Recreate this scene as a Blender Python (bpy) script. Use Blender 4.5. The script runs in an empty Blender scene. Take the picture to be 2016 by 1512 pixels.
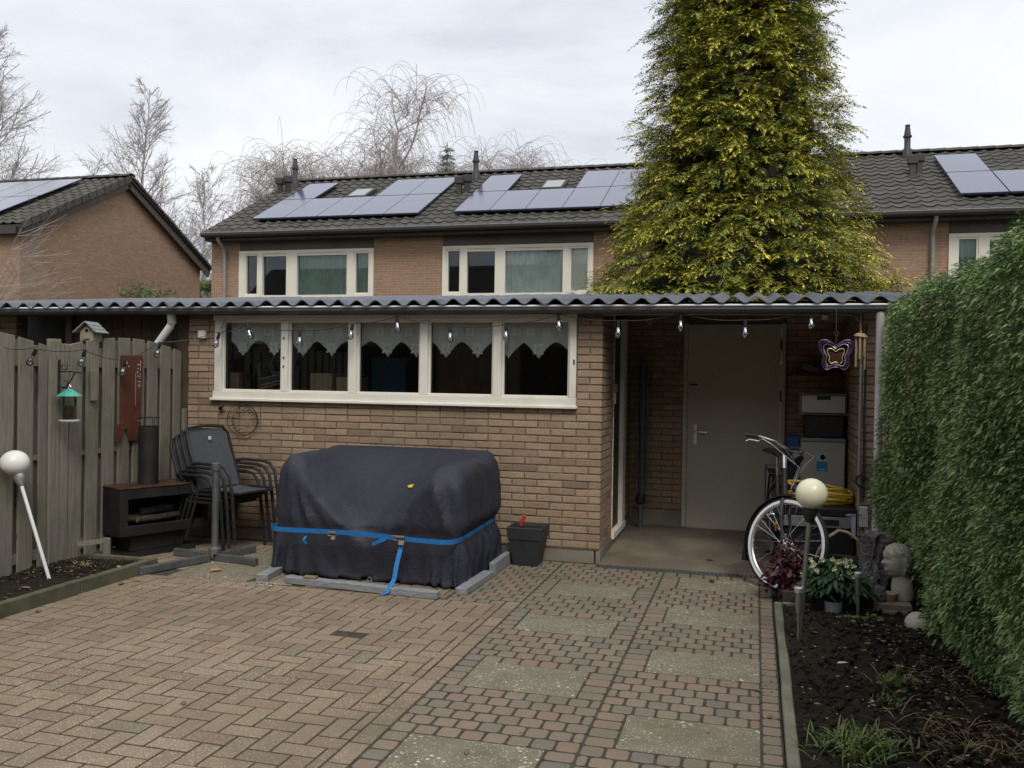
import bpy, bmesh, math, random
import numpy as np
from mathutils import Vector, Matrix, Euler

random.seed(7)
SC = bpy.context.scene
COL = SC.collection
R = math.radians

# ---------------------------------------------------------------- camera
def cam_setup():
    yaw, pitch, roll = 0.26575, -0.0082344, 0.0152406
    f = Vector((-math.sin(yaw)*math.cos(pitch), math.cos(yaw)*math.cos(pitch), math.sin(pitch)))
    rt = Vector((math.cos(yaw), math.sin(yaw), 0)); up = rt.cross(f)
    r2 = rt*math.cos(roll)+up*math.sin(roll); u2 = up*math.cos(roll)-rt*math.sin(roll)
    m = Matrix((r2, u2, -f)).transposed().to_4x4(); m.translation = (0, 0, 1.55)
    c = bpy.data.cameras.new('camera'); o = bpy.data.objects.new('camera', c); COL.objects.link(o)
    o.matrix_world = m
    c.sensor_width = 36; c.lens = 1762.8/2016*36; c.clip_start = .05; c.clip_end = 2000
    SC.camera = o
cam_setup()

# ---------------------------------------------------------------- world, sun, exposure
SUN_EL, SUN_AZ = R(50), R(152)          # azimuth clockwise from +Y: behind the camera, a little to the right
def world_setup():
    w = bpy.data.worlds.new('World'); SC.world = w; w.use_nodes = True
    t = w.node_tree; N = t.nodes; L = t.links; N.clear()
    out = N.new('ShaderNodeOutputWorld'); bg = N.new('ShaderNodeBackground'); L.new(bg.outputs[0], out.inputs[0])
    sky = N.new('ShaderNodeTexSky'); sky.sky_type = 'NISHITA'; sky.sun_disc = False
    sky.sun_elevation = SUN_EL; sky.sun_rotation = SUN_AZ; sky.air_density = 1.5; sky.dust_density = 3
    tc = N.new('ShaderNodeTexCoord'); sep = N.new('ShaderNodeSeparateXYZ'); L.new(tc.outputs['Generated'], sep.inputs[0])
    add = N.new('ShaderNodeMath'); add.operation = 'ADD'; add.inputs[1].default_value = .22
    mx = N.new('ShaderNodeMath'); mx.operation = 'MAXIMUM'; mx.inputs[1].default_value = 0
    L.new(sep.outputs[2], mx.inputs[0]); L.new(mx.outputs[0], add.inputs[0])
    vm = N.new('ShaderNodeVectorMath'); vm.operation = 'DIVIDE'; L.new(tc.outputs['Generated'], vm.inputs[0])
    cmb = N.new('ShaderNodeCombineXYZ')
    for i in range(3): L.new(add.outputs[0], cmb.inputs[i])
    L.new(cmb.outputs[0], vm.inputs[1])
    mp = N.new('ShaderNodeMapping'); mp.inputs['Location'].default_value = (3.1, 1.7, 0); mp.inputs['Scale'].default_value = (1.0, 1.35, 1.2)
    L.new(vm.outputs[0], mp.inputs[0])
    nz = N.new('ShaderNodeTexNoise'); nz.inputs['Scale'].default_value = 1.15; nz.inputs['Detail'].default_value = 7
    nz.inputs['Roughness'].default_value = .55; nz.inputs['Distortion'].default_value = .35; L.new(mp.outputs[0], nz.inputs['Vector'])
    cr = N.new('ShaderNodeValToRGB'); e = cr.color_ramp.elements
    e[0].position = .34; e[0].color = (.545, .575, .635, 1); e[1].position = .66; e[1].color = (.80, .805, .82, 1)
    k = cr.color_ramp.elements.new(.47); k.color = (.68, .70, .745, 1)
    L.new(nz.outputs[0], cr.inputs[0])
    sc_ = N.new('ShaderNodeMixRGB'); sc_.blend_type = 'MULTIPLY'; sc_.inputs[0].default_value = 1; sc_.inputs[2].default_value = (.1, .1, .1, 1)
    L.new(sky.outputs[0], sc_.inputs[1])
    mix = N.new('ShaderNodeMixRGB'); mix.inputs[0].default_value = .90; L.new(sc_.outputs[0], mix.inputs[1]); L.new(cr.outputs[0], mix.inputs[2])
    L.new(mix.outputs[0], bg.inputs[0]); bg.inputs[1].default_value = 1.0
world_setup()
def sun_setup():
    s = bpy.data.lights.new('sun', 'SUN'); s.energy = 1.5; s.angle = R(22); s.color = (1, .96, .9)
    o = bpy.data.objects.new('sun', s); COL.objects.link(o)
    d = Vector((math.sin(SUN_AZ)*math.cos(SUN_EL), math.cos(SUN_AZ)*math.cos(SUN_EL), math.sin(SUN_EL)))
    o.rotation_euler = d.to_track_quat('Z', 'Y').to_euler(); o.location = (0, 0, 30)
sun_setup()
vs = SC.view_settings
vs.view_transform = 'Standard'; vs.look = 'None'; vs.exposure = 0.42; vs.gamma = 1; vs.use_curve_mapping = False
SC.cycles.max_bounces = 7; SC.cycles.transparent_max_bounces = 12

# ---------------------------------------------------------------- mesh helpers
class MB:
    def __init__(s): s.v = []; s.f = []
    def add(s, vs, fs):
        o = len(s.v); s.v += [tuple(p) for p in vs]; s.f += [tuple(i+o for i in f) for f in fs]; return s
    BF = [(0,3,2,1),(4,5,6,7),(0,1,5,4),(1,2,6,5),(2,3,7,6),(3,0,4,7)]
    def box(s, lo, hi):
        (a,b,c),(d,e,f) = lo, hi
        return s.add([(a,b,c),(d,b,c),(d,e,c),(a,e,c),(a,b,f),(d,b,f),(d,e,f),(a,e,f)], MB.BF)
    def obox(s, c, size, rot=(0,0,0)):
        m = Euler(rot).to_matrix(); c = Vector(c); h = [x/2 for x in size]
        return s.add([c+m@Vector((x*h[0],y*h[1],z*h[2])) for x,y,z in ((-1,-1,-1),(1,-1,-1),(1,1,-1),(-1,1,-1),(-1,-1,1),(1,-1,1),(1,1,1),(-1,1,1))], MB.BF)
    def bar(s, a, b, w, h, up=(0,0,1)):
        a = Vector(a); b = Vector(b); d = (b-a).normalized(); sd = d.cross(Vector(up))
        if sd.length < 1e-4: sd = d.cross(Vector((1,0,0)))
        sd.normalize(); u = sd.cross(d)
        q = [(-w/2,-h/2),(w/2,-h/2),(w/2,h/2),(-w/2,h/2)]
        return s.add([p+sd*x+u*y for p in (a,b) for x,y in q], [(3,2,1,0),(4,5,6,7),(0,1,5,4),(1,2,6,5),(2,3,7,6),(3,0,4,7)])
    def tube(s, pts, r, n=8, cap=True, closed=False, flat=1.0):
        P = [Vector(p) for p in pts]; k = len(P)
        rr = r if isinstance(r, (list, tuple)) else [r]*k
        vs = []; prev = None
        for i in range(k):
            if closed: d = P[(i+1) % k]-P[i-1]
            else: d = P[min(i+1,k-1)]-P[max(i-1,0)]
            if d.length < 1e-9: d = Vector((0,0,1))
            d.normalize()
            if prev is None:
                x = d.cross(Vector((0,0,1)))
                if x.length < .05: x = d.cross(Vector((1,0,0)))
            else:
                x = prev-d*prev.dot(d)
                if x.length < 1e-6: x = d.orthogonal()
            x.normalize(); prev = x; y = d.cross(x)
            for j in range(n):
                a = 2*math.pi*j/n
                vs.append(P[i]+x*math.cos(a)*rr[i]+y*math.sin(a)*rr[i]*flat)
        fs = []
        for i in range(k if closed else k-1):
            i2 = (i+1) % k
            for j in range(n):
                j2 = (j+1) % n
                fs.append((i*n+j, i*n+j2, i2*n+j2, i2*n+j))
        if cap and not closed:
            fs.append(tuple(range(n-1,-1,-1))); fs.append(tuple((k-1)*n+j for j in range(n)))
        return s.add(vs, fs)
    def lathe(s, prof, n=24, m=None, c=(0,0,0)):
        vs = []; c = Vector(c)
        for r, z in prof:
            for j in range(n):
                a = 2*math.pi*j/n; p = Vector((r*math.cos(a), r*math.sin(a), z))
                vs.append((m@p if m else p)+c)
        fs = []
        for i in range(len(prof)-1):
            for j in range(n):
                j2 = (j+1) % n; fs.append((i*n+j, i*n+j2, (i+1)*n+j2, (i+1)*n+j))
        if prof[0][0] > 1e-6: fs.append(tuple(range(n-1,-1,-1)))
        if prof[-1][0] > 1e-6: fs.append(tuple((len(prof)-1)*n+j for j in range(n)))
        return s.add(vs, fs)
    def sphere(s, c, r, n=16, m=8, sc=(1,1,1), rot=None):
        vs = []; c = Vector(c)
        for i in range(m+1):
            th = math.pi*i/m
            for j in range(n):
                a = 2*math.pi*j/n
                p = Vector((r*sc[0]*math.sin(th)*math.cos(a), r*sc[1]*math.sin(th)*math.sin(a), -r*sc[2]*math.cos(th)))
                vs.append(c+(rot@p if rot else p))
        fs = [(i*n+j, i*n+(j+1)%n, (i+1)*n+(j+1)%n, (i+1)*n+j) for i in range(m) for j in range(n)]
        return s.add(vs, fs)
    def prism(s, poly, ax, lo, hi):
        # poly in the plane of the two other axes, extruded along axis ax
        n = len(poly); vs = []
        for v in (lo, hi):
            for a, b in poly:
                vs.append((v,a,b) if ax == 0 else (a,v,b) if ax == 1 else (a,b,v))
        fs = [tuple(range(n-1,-1,-1)), tuple(range(n, 2*n))]+[(i,(i+1)%n,n+(i+1)%n,n+i) for i in range(n)]
        return s.add(vs, fs)
    def mesh(s, name, mat=None, smooth=False, bevel=0, segs=1):
        me = bpy.data.meshes.new(name); me.from_pydata(s.v, [], s.f)
        if bevel or True:
            bm = bmesh.new(); bm.from_mesh(me)
            bmesh.ops.recalc_face_normals(bm, faces=bm.faces)
            if bevel:
                ed = [e for e in bm.edges if len(e.link_faces) == 2 and e.calc_face_angle(0) > .5]
                bmesh.ops.bevel(bm, geom=ed, offset=bevel, offset_type='OFFSET', segments=segs, profile=.5, affect='EDGES', clamp_overlap=True)
            bm.to_mesh(me); bm.free()
        if smooth:
            me.shade_smooth()
            me.set_sharp_from_angle(angle=R(smooth if smooth is not True else 40))
        if mat: me.materials.append(mat)
        return me
    def build(s, name, mat, parent=None, smooth=False, bevel=0, segs=1, local=False):
        return link(name, s.mesh(name, mat, smooth, bevel, segs), parent, local)

def link(name, me, parent=None, local=False):
    o = bpy.data.objects.new(name, me); COL.objects.link(o)
    if parent:
        o.parent = parent
        if not local: o.matrix_parent_inverse = WM[parent.name].inverted()
    WM[o.name] = Matrix.Identity(4) if not local else WM.get(parent.name, Matrix.Identity(4)) if parent else Matrix.Identity(4)
    return o
WM = {}
def tag(o, label, cat, group=None):
    o['label'] = label; o['category'] = cat
    if group: o['group'] = group
    return o
def thing(name, label, cat, loc=(0,0,0), rot=(0,0,0), group=None, scale=1):
    o = bpy.data.objects.new(name, None); o.empty_display_size = .1; COL.objects.link(o)
    o.location = loc; o.rotation_euler = rot; o.scale = (scale,)*3
    WM[o.name] = Matrix.LocRotScale(Vector(loc), Euler(rot), Vector((scale,)*3))
    return tag(o, label, cat, group)
def structure(o): o['kind'] = 'structure'; return o
def stuff(o): o['kind'] = 'stuff'; return o
def copy_tree(o, parent=None):
    c = o.copy(); COL.objects.link(c); c.parent = parent
    for ch in list(o.children): copy_tree(ch, c)
    return c
def npmesh(name, V, tris, mat, attr=None, smooth=False):
    me = bpy.data.meshes.new(name); nv = len(V); k = tris.shape[1]
    me.vertices.add(nv); me.vertices.foreach_set('co', np.ascontiguousarray(V, dtype=np.float32).ravel())
    nf = len(tris); me.loops.add(nf*k); me.loops.foreach_set('vertex_index', np.ascontiguousarray(tris, dtype=np.int32).ravel())
    me.polygons.add(nf); me.polygons.foreach_set('loop_start', np.arange(0, nf*k, k, dtype=np.int32))
    if smooth: me.polygons.foreach_set('use_smooth', np.ones(nf, dtype=bool))
    me.update(calc_edges=True)
    if attr is not None:
        a = me.color_attributes.new('Col', 'FLOAT_COLOR', 'POINT')
        a.data.foreach_set('color', np.ascontiguousarray(attr, dtype=np.float32).ravel())
    me.materials.append(mat)
    return me

# ---------------------------------------------------------------- material helpers
class NT:
    def __init__(s, name, rough=.7, metal=0, spec=.5):
        s.m = bpy.data.materials.new(name); s.m.use_nodes = True; s.t = s.m.node_tree
        s.b = s.t.nodes['Principled BSDF']; s.b.inputs['Roughness'].default_value = rough
        s.b.inputs['Metallic'].default_value = metal; s.b.inputs['Specular IOR Level'].default_value = spec
        g = s.n('ShaderNodeNewGeometry'); s.pos = g.outputs['Position']; s.island = g.outputs['Random Per Island']; s.nrm = g.outputs['Normal']
    def n(s, ty): return s.t.nodes.new(ty)
    def l(s, a, b):
        if isinstance(a, (int, float)): b.default_value = a
        elif isinstance(a, (tuple, list)): b.default_value = tuple(a)+(1,) if len(a) == 3 and b.type == 'RGBA' else a
        else: s.t.links.new(a, b)
    def map(s, vec=None, scale=(1,1,1), loc=(0,0,0), rot=(0,0,0)):
        q = s.n('ShaderNodeMapping'); s.l(vec or s.pos, q.inputs[0]); q.inputs['Scale'].default_value = scale
        q.inputs['Location'].default_value = loc; q.inputs['Rotation'].default_value = rot; return q.outputs[0]
    def noise(s, scale, detail=3, vec=None, rough=.55, dist=0):
        q = s.n('ShaderNodeTexNoise'); s.l(vec or s.pos, q.inputs['Vector']); q.inputs['Scale'].default_value = scale
        q.inputs['Detail'].default_value = detail; q.inputs['Roughness'].default_value = rough; q.inputs['Distortion'].default_value = dist
        return q.outputs[0]
    def vor(s, scale, vec=None, feat='F1', out=0, rnd=1):
        q = s.n('ShaderNodeTexVoronoi'); q.feature = feat; s.l(vec or s.pos, q.inputs['Vector']); q.inputs['Scale'].default_value = scale
        q.inputs['Randomness'].default_value = rnd
        return q.outputs[out]
    def ramp(s, fac, stops, interp='LINEAR'):
        q = s.n('ShaderNodeValToRGB'); s.l(fac, q.inputs[0]); c = q.color_ramp; c.interpolation = interp
        while len(c.elements) < len(stops): c.elements.new(.5)
        for e, (p, col) in zip(c.elements, stops):
            e.position = p; e.color = (tuple(col)+(1,)) if not isinstance(col, (int, float)) else (col, col, col, 1)
        return q.outputs[0]
    def mix(s, fac, a, b, blend='MIX'):
        q = s.n('ShaderNodeMixRGB'); q.blend_type = blend; s.l(fac, q.inputs[0]); s.l(a, q.inputs[1]); s.l(b, q.inputs[2]); return q.outputs[0]
    def math(s, op, a, b=0.):
        q = s.n('ShaderNodeMath'); q.operation = op; s.l(a, q.inputs[0]); s.l(b, q.inputs[1]); return q.outputs[0]
    def rnd(s):
        oi = s.n('ShaderNodeObjectInfo'); return s.math('FRACT', s.math('ADD', oi.outputs['Random'], s.island))
    def bump(s, h, strength=.4, dist=.01):
        q = s.n('ShaderNodeBump'); q.inputs['Strength'].default_value = strength; q.inputs['Distance'].default_value = dist
        s.l(h, q.inputs['Height']); s.l(q.outputs[0], s.b.inputs['Normal']); return s
    def col(s, c): s.l(c, s.b.inputs['Base Color']); return s
    def rough(s, c): s.l(c, s.b.inputs['Roughness']); return s
    def sep(s, vec=None):
        q = s.n('ShaderNodeSeparateXYZ'); s.l(vec or s.pos, q.inputs[0]); return q.outputs

def lerp(a, b, t): return tuple(x*(1-t)+y*t for x, y in zip(a, b))
def simple(name, c, rough=.6, metal=0, var=.25, scale=6, bump=0, bscale=60, spec=.5, dirt=None, bdist=.004):
    """paint, plastic, metal, stone: a colour with soft mottling, grime and fine relief"""
    t = NT(name, rough, metal, spec)
    a = t.ramp(t.noise(scale, 5), [(.3, tuple(x*(1-var) for x in c)), (.7, tuple(min(1, x*(1+var)) for x in c))])
    if dirt: a = t.mix(t.ramp(t.noise(scale*.6, 6, rough=.7), [(.52, 0.), (.75, dirt[1])]), a, dirt[0])
    t.col(a)
    t.rough(t.ramp(t.noise(scale*2.3, 4), [(.3, max(0, rough-.1)), (.7, min(1, rough+.1))]))
    if bump: t.bump(t.noise(bscale, 4), bump, bdist)
    return t.m
# ---------------------------------------------------------------- materials
def m_brick(name, stops, bumpy=.5):
    t = NT(name, .88, spec=.25); r = t.rnd()
    c = t.ramp(r, stops, 'CONSTANT')
    c = t.mix(t.ramp(t.noise(9, 6, rough=.65), [(.3, .0), (.75, .75)]), c, t.mix(.5, c, (.17, .13, .10)))
    c = t.mix(t.ramp(t.noise(70, 3), [(.35, 0.), (.8, .35)]), c, (.30, .24, .18))
    c = t.mix(t.ramp(t.noise(28, 5, rough=.7, vec=t.map(scale=(1,1,2.2))), [(.42, 0.), (.75, .55)]), c, (.15,.11,.075))
    c = t.mix(t.ramp(t.noise(1.3, 4), [(.45, 0.), (.75, .4)]), c, (.17,.135,.085))
    t.col(c); t.bump(t.noise(90, 5, rough=.7), bumpy, .006); return t.m
B_ = [(0,(.36,.25,.162)),(.16,(.40,.285,.188)),(.3,(.33,.225,.145)),(.44,(.42,.305,.205)),(.58,(.38,.262,.166)),(.7,(.325,.228,.155)),(.8,(.41,.288,.186)),(.945,(.295,.175,.112)),(.972,(.225,.155,.105))]
M_BRICK = m_brick('shed_brick', B_)
M_MORTAR = simple('mortar', (.145,.118,.09), .95, var=.35, scale=25, bump=.6, bscale=180)

def m_housebrick(name, side=False, c1=(.30,.185,.122), c2=(.385,.245,.165), mort=(.40,.315,.245)):
    t = NT(name, .9, spec=.2)
    xyz = t.sep(); cb_ = t.n('ShaderNodeCombineXYZ'); t.l(xyz[1 if side else 0], cb_.inputs[0]); t.l(xyz[2], cb_.inputs[1]); v = cb_.outputs[0]
    q = t.n('ShaderNodeTexBrick'); t.l(v, q.inputs['Vector']); q.inputs['Scale'].default_value = 1
    q.offset = .5; q.inputs['Brick Width'].default_value = .22; q.inputs['Row Height'].default_value = .0625
    q.inputs['Mortar Size'].default_value = .006; q.inputs['Mortar Smooth'].default_value = .2; q.inputs['Bias'].default_value = -.1
    t.l(c1, q.inputs['Color1']); t.l(c2, q.inputs['Color2']); t.l(mort, q.inputs['Mortar'])
    c = t.mix(t.ramp(t.noise(1.1, 5), [(.3, 0.), (.75, .45)]), q.outputs[0], (.29,.205,.13))
    c = t.mix(t.ramp(t.noise(14, 3), [(.4, 0.), (.8, .4)]), c, (.17,.10,.07))
    t.col(c); t.bump(t.math('SUBTRACT', 1., q.outputs[1]), .6, .01); return t.m
M_HBRICK = m_housebrick('terrace_brick')
M_HBRICK_SIDE = m_housebrick('gable_brick', True, (.31,.205,.135), (.40,.27,.18), (.30,.235,.18))

def m_paver():
    t = NT('herringbone_paver', .82, spec=.35); r = t.rnd()
    c = t.ramp(r, [(0,(.245,.182,.122)),(.2,(.27,.20,.134)),(.4,(.228,.163,.112)),(.55,(.278,.21,.142)),(.72,(.25,.19,.118)),(.88,(.21,.148,.105)),(.95,(.195,.162,.11))], 'CONSTANT')
    sp = t.ramp(t.vor(120), [(.0, 1.), (.30, 1.), (.44, 0.)])
    sp = t.math('MULTIPLY', sp, t.ramp(t.sep(t.vor(120, out=1))[0], [(.52, 0.), (.58, 1.)]))
    sp = t.math('MULTIPLY', sp, t.ramp(t.noise(1.6, 3), [(.35, .35), (.6, 1.)]))
    c = t.mix(t.math('MULTIPLY', sp, .85), c, (.62,.54,.43))
    c = t.mix(t.ramp(t.noise(1.0, 6, rough=.65), [(.46, 0.), (.70, .75)]), c, (.135,.12,.068))
    c = t.mix(t.ramp(t.noise(.55, 5, rough=.6, vec=t.map(loc=(7,3,0))), [(.45, 0.), (.68, .55)]), c, (.17,.125,.09))
    c = t.mix(t.ramp(t.noise(200, 2), [(.4, .0), (.7, .35)]), c, (.13,.10,.075))
    t.col(c); t.rough(t.ramp(t.noise(3, 4), [(.35,.55),(.65,.9)])); t.bump(t.noise(170, 4, rough=.7), .55, .004); return t.m
M_PAVER = m_paver()
def m_cobble():
    t = NT('cobble_stone', .82, spec=.35); r = t.rnd()
    c = t.ramp(r, [(0,(.205,.165,.122)),(.14,(.225,.168,.122)),(.28,(.185,.160,.12)),(.42,(.235,.178,.128)),(.56,(.195,.162,.12)),(.7,(.225,.182,.124)),(.82,(.165,.152,.118)),(.92,(.23,.160,.116))], 'CONSTANT')
    sp = t.math('MULTIPLY', t.ramp(t.vor(170), [(.25, 1.), (.38, 0.)]), t.ramp(t.noise(60, 2), [(.5, 0.), (.6, 1.)]))
    c = t.mix(t.math('MULTIPLY', sp, .6), c, (.42,.38,.31))
    c = t.mix(t.ramp(t.noise(1.3, 6, rough=.65), [(.46, 0.), (.74, .6)]), c, (.14,.13,.075))
    c = t.mix(t.ramp(t.noise(190, 2), [(.4, .0), (.7, .4)]), c, (.10,.085,.07))
    t.col(c); t.rough(t.ramp(t.noise(4, 4), [(.35,.5),(.65,.88)])); t.bump(t.noise(140, 4, rough=.7), .6, .004); return t.m
M_COBBLE = m_cobble()
def m_slab():
    t = NT('aggregate_slab', .85, spec=.3)
    base = t.ramp(t.noise(7, 6, rough=.65), [(.3,(.145,.130,.086)),(.7,(.215,.195,.14))])
    d = t.vor(95); sel = t.vor(95, out=1)
    s1 = t.ramp(d, [(.24, 1.), (.36, 0.)])
    pick = t.ramp(t.sep(sel)[0], [(.50, 0.), (.54, 1.)])
    pc = t.ramp(t.sep(sel)[1], [(0,(.24,.21,.16)),(.5,(.40,.36,.28)),(.85,(.60,.56,.47))])
    c = t.mix(t.math('MULTIPLY', s1, pick), base, pc)
    d2 = t.vor(34); s2 = t.math('MULTIPLY', t.ramp(d2, [(.22, 1.), (.30, 0.)]), t.ramp(t.sep(t.vor(34, out=1))[2], [(.72, 0.), (.74, 1.)]))
    s2 = t.math('MULTIPLY', s2, t.ramp(t.noise(2.2, 2), [(.45, 0.), (.58, 1.)]))
    c = t.mix(s2, c, (.62,.57,.46))
    c = t.mix(t.ramp(t.noise(1.7, 5), [(.5, 0.), (.75, .5)]), c, (.115,.11,.06))
    t.col(c); t.bump(t.math('SUBTRACT', 1., d), .7, .006); return t.m
M_SLAB = m_slab()
M_JOINT = simple('joint_sand', (.046,.041,.026), .97, var=.5, scale=18, bump=.8, bscale=220)
def m_soil():
    t = NT('dark_soil', .95, spec=.15)
    c = t.ramp(t.noise(22, 7, rough=.7), [(.25,(.018,.015,.012)),(.55,(.042,.034,.026)),(.8,(.075,.058,.042))])
    c = t.mix(t.ramp(t.noise(2.5, 4), [(.5, 0.), (.72, .5)]), c, (.04,.042,.018))
    t.col(c); t.bump(t.noise(60, 7, rough=.75), 1., .03); return t.m
M_SOIL = m_soil()
M_GROUND = simple('open_ground', (.07,.065,.04), .95, var=.5, scale=.8, bump=.5, bscale=30)
M_CONC = simple('concrete', (.19,.17,.135), .85, var=.3, scale=3, bump=.4, bscale=110, dirt=((.08,.07,.05), .7))
M_FLOOR = simple('alcove_floor', (.155,.128,.095), .7, var=.3, scale=2.2, bump=.3, bscale=120, dirt=((.075,.06,.045), .6))
M_KERB = simple('mossy_concrete', (.145,.145,.105), .9, var=.4, scale=4, bump=.6, bscale=120, dirt=((.06,.075,.028), .8))
M_KERBL = simple('mossy_kerb', (.085,.085,.052), .92, var=.4, scale=5, bump=.6, bscale=120, dirt=((.05,.065,.022), .9))
M_WHITE = simple('cream_paint', (.74,.715,.63), .5, var=.06, scale=3, dirt=((.36,.33,.26), .35))
M_HWHITE = simple('window_cream_paint', (.72,.685,.58), .5, var=.05, scale=2)
M_WHITEPIPE = simple('pale_grey_pvc', (.74,.75,.74), .45, var=.08, scale=4, dirt=((.27,.28,.24), .5))
M_GREYPIPE = simple('grey_pvc', (.27,.285,.27), .55, var=.1, scale=3, dirt=((.13,.13,.11), .5))
M_DOOR = simple('door_paint', (.42,.395,.325), .5, var=.05, scale=2, dirt=((.27,.25,.20), .3))
M_BROWN = simple('brown_boards', (.060,.038,.026), .75, var=.4, scale=5, bump=.3, bscale=60)
M_BROWNPANEL = simple('brown_panel', (.082,.065,.055), .65, var=.08, scale=1.5)
M_DARKTRIM = simple('dark_trim', (.040,.036,.034), .6, var=.2, scale=3)
M_BLACK = simple('black_plastic', (.014,.014,.015), .5, var=.3, scale=10)
M_RUBBER = simple('black_rubber', (.012,.012,.012), .75, var=.3, scale=20)
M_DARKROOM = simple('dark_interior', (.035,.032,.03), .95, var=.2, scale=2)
M_CEIL = simple('alcove_ceiling', (.06,.052,.045), .95, var=.2, scale=2)
M_ROOFSHEET = simple('corrugated_sheet', (.105,.115,.135), .55, var=.22, scale=3.5, bump=.25, bscale=140, dirt=((.06,.065,.06), .6))
M_GUTTER = simple('grey_gutter', (.075,.08,.09), .45, var=.15, scale=3, dirt=((.07,.07,.065), .5))
M_GUTLIP = simple('pale_gutter_lip', (.80,.81,.82), .4, var=.15, scale=5)
def m_tile():
    t = NT('roof_tile', .8, spec=.3); r = t.rnd()
    c = t.ramp(r, [(0,(.066,.062,.056)),(.3,(.080,.075,.067)),(.6,(.057,.054,.05)),(.85,(.090,.084,.074))])
    c = t.mix(t.ramp(t.noise(.7, 6, rough=.7), [(.42, 0.), (.72, .6)]), c, (.105,.098,.082))
    c = t.mix(t.ramp(t.noise(11, 5, rough=.7), [(.45, 0.), (.8, .5)]), c, (.045,.042,.036))
    t.col(c); t.bump(t.noise(60, 4), .3, .006); return t.m
M_TILE = m_tile()
def m_solar():
    t = NT('solar_glass', .16, .2, spec=.7)
    t.col(t.ramp(t.noise(3, 2), [(.3,(.045,.062,.135)),(.7,(.053,.072,.15))])); t.b.inputs['Coat Weight'].default_value = .45; t.b.inputs['Coat Roughness'].default_value = .12
    return t.m
M_SOLAR = m_solar()
def m_glass(name, tint=(1,1,1), refl=.05, power=1.0):
    m = bpy.data.materials.new(name); m.use_nodes = True; t = m.node_tree; t.nodes.clear()
    o = t.nodes.new('ShaderNodeOutputMaterial'); tr = t.nodes.new('ShaderNodeBsdfTransparent'); tr.inputs[0].default_value = tuple(tint)+(1,)
    gl = t.nodes.new('ShaderNodeBsdfGlossy'); gl.inputs['Roughness'].default_value = .015; gl.inputs[0].default_value = (.9,.95,1,1)
    fr = t.nodes.new('ShaderNodeFresnel'); fr.inputs[0].default_value = 1.5
    mu = t.nodes.new('ShaderNodeMath'); mu.operation = 'MULTIPLY_ADD'; mu.inputs[1].default_value = power; mu.inputs[2].default_value = refl; t.links.new(fr.outputs[0], mu.inputs[0])
    mx = t.nodes.new('ShaderNodeMixShader'); t.links.new(mu.outputs[0], mx.inputs[0]); t.links.new(tr.outputs[0], mx.inputs[1]); t.links.new(gl.outputs[0], mx.inputs[2])
    t.links.new(mx.outputs[0], o.inputs[0]); return m
M_GLASS = m_glass('shed_window_glass', (.88,.90,.89), .0, .8)
M_HGLASS = m_glass('house_window_glass', (.9,.93,.92), .0, .85)
M_BULB = m_glass('bulb_glass', (.75,.76,.78), .16, 1.6)
def m_fence():
    t = NT('weathered_fence_wood', .88, spec=.2); r = t.rnd()
    v = t.map(scale=(9, 9, .55))
    g = t.noise(7, 7, vec=v, rough=.65, dist=.6)
    c = t.ramp(g, [(.25,(.13,.118,.095)),(.5,(.215,.198,.162)),(.78,(.30,.28,.232))])
    c = t.mix(t.math('MULTIPLY', r, .5), c, (.15,.128,.098))
    z = t.sep()[2]
    top = t.ramp(t.math('ADD', z, t.math('MULTIPLY', t.noise(4, 4), .5)), [(.0, 0.), (1., 1.)])
    al = t.math('MULTIPLY', t.ramp(t.math('ADD', z, t.math('MULTIPLY', t.noise(3.5, 5), .6)), [(.0, 0.), (1., 1.)]), 1.)
    moss = t.ramp(t.noise(2.2, 6, rough=.7), [(.50, 0.), (.72, .6)])
    c = t.mix(moss, c, (.11,.125,.062))
    kn = t.ramp(t.vor(2.2, t.map(scale=(2.5,2.5,1))), [(.02, .9), (.06, 0.)])
    c = t.mix(kn, c, (.035,.03,.025))
    t.col(c); t.bump(g, .5, .006); return t.m
M_FENCE = m_fence()
def m_wood(name, a, b, scale=(12,12,1)):
    t = NT(name, .75, spec=.3); g = t.noise(5, 6, vec=t.map(scale=scale), rough=.6, dist=.5)
    t.col(t.ramp(g, [(.3, a), (.7, b)])); t.bump(g, .35, .004); return t.m
M_GREYBEAM = m_wood('grey_beam_wood', (.14,.15,.155), (.29,.31,.32), (3,14,14))
M_LOG = m_wood('firewood', (.10,.065,.035), (.30,.21,.12), (4,4,4))
M_BARK = simple('dark_bark', (.035,.028,.022), .95, var=.4, scale=30, bump=.8, bscale=90)
M_BIRDWOOD = m_wood('birdhouse_wood', (.19,.165,.12), (.32,.28,.20))
M_STEELDARK = simple('sooty_steel', (.020,.019,.019), .55, .3, var=.4, scale=6, bump=.2, bscale=60)
M_STOVETOP = simple('rusty_steel_top', (.085,.042,.022), .45, .4, var=.5, scale=7, bump=.2, bscale=60)
def m_rust():
    t = NT('rust_plate', .8, spec=.25)
    c = t.ramp(t.noise(7, 7, rough=.65), [(.3,(.072,.026,.016)),(.55,(.105,.037,.022)),(.75,(.14,.05,.028))]); t.col(c); t.bump(t.noise(120, 4), .4, .003); return t.m
M_RUST = m_rust()
M_CHAIRF = simple('chair_frame_metal', (.042,.040,.040), .4, .5, var=.2, scale=8)
M_CHAIRM = simple('chair_mesh_fabric', (.058,.066,.074), .8, var=.12, scale=30, bump=.5, bscale=700)
M_GALV = simple('grey_painted_steel', (.135,.145,.145), .5, .5, var=.2, scale=12, dirt=((.10,.085,.07), .5))
M_CHROME = simple('chrome', (.72,.73,.74), .2, 1, var=.08, scale=20)
M_ALU = simple('brushed_aluminium', (.62,.63,.64), .35, .8, var=.1, scale=14)
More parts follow.
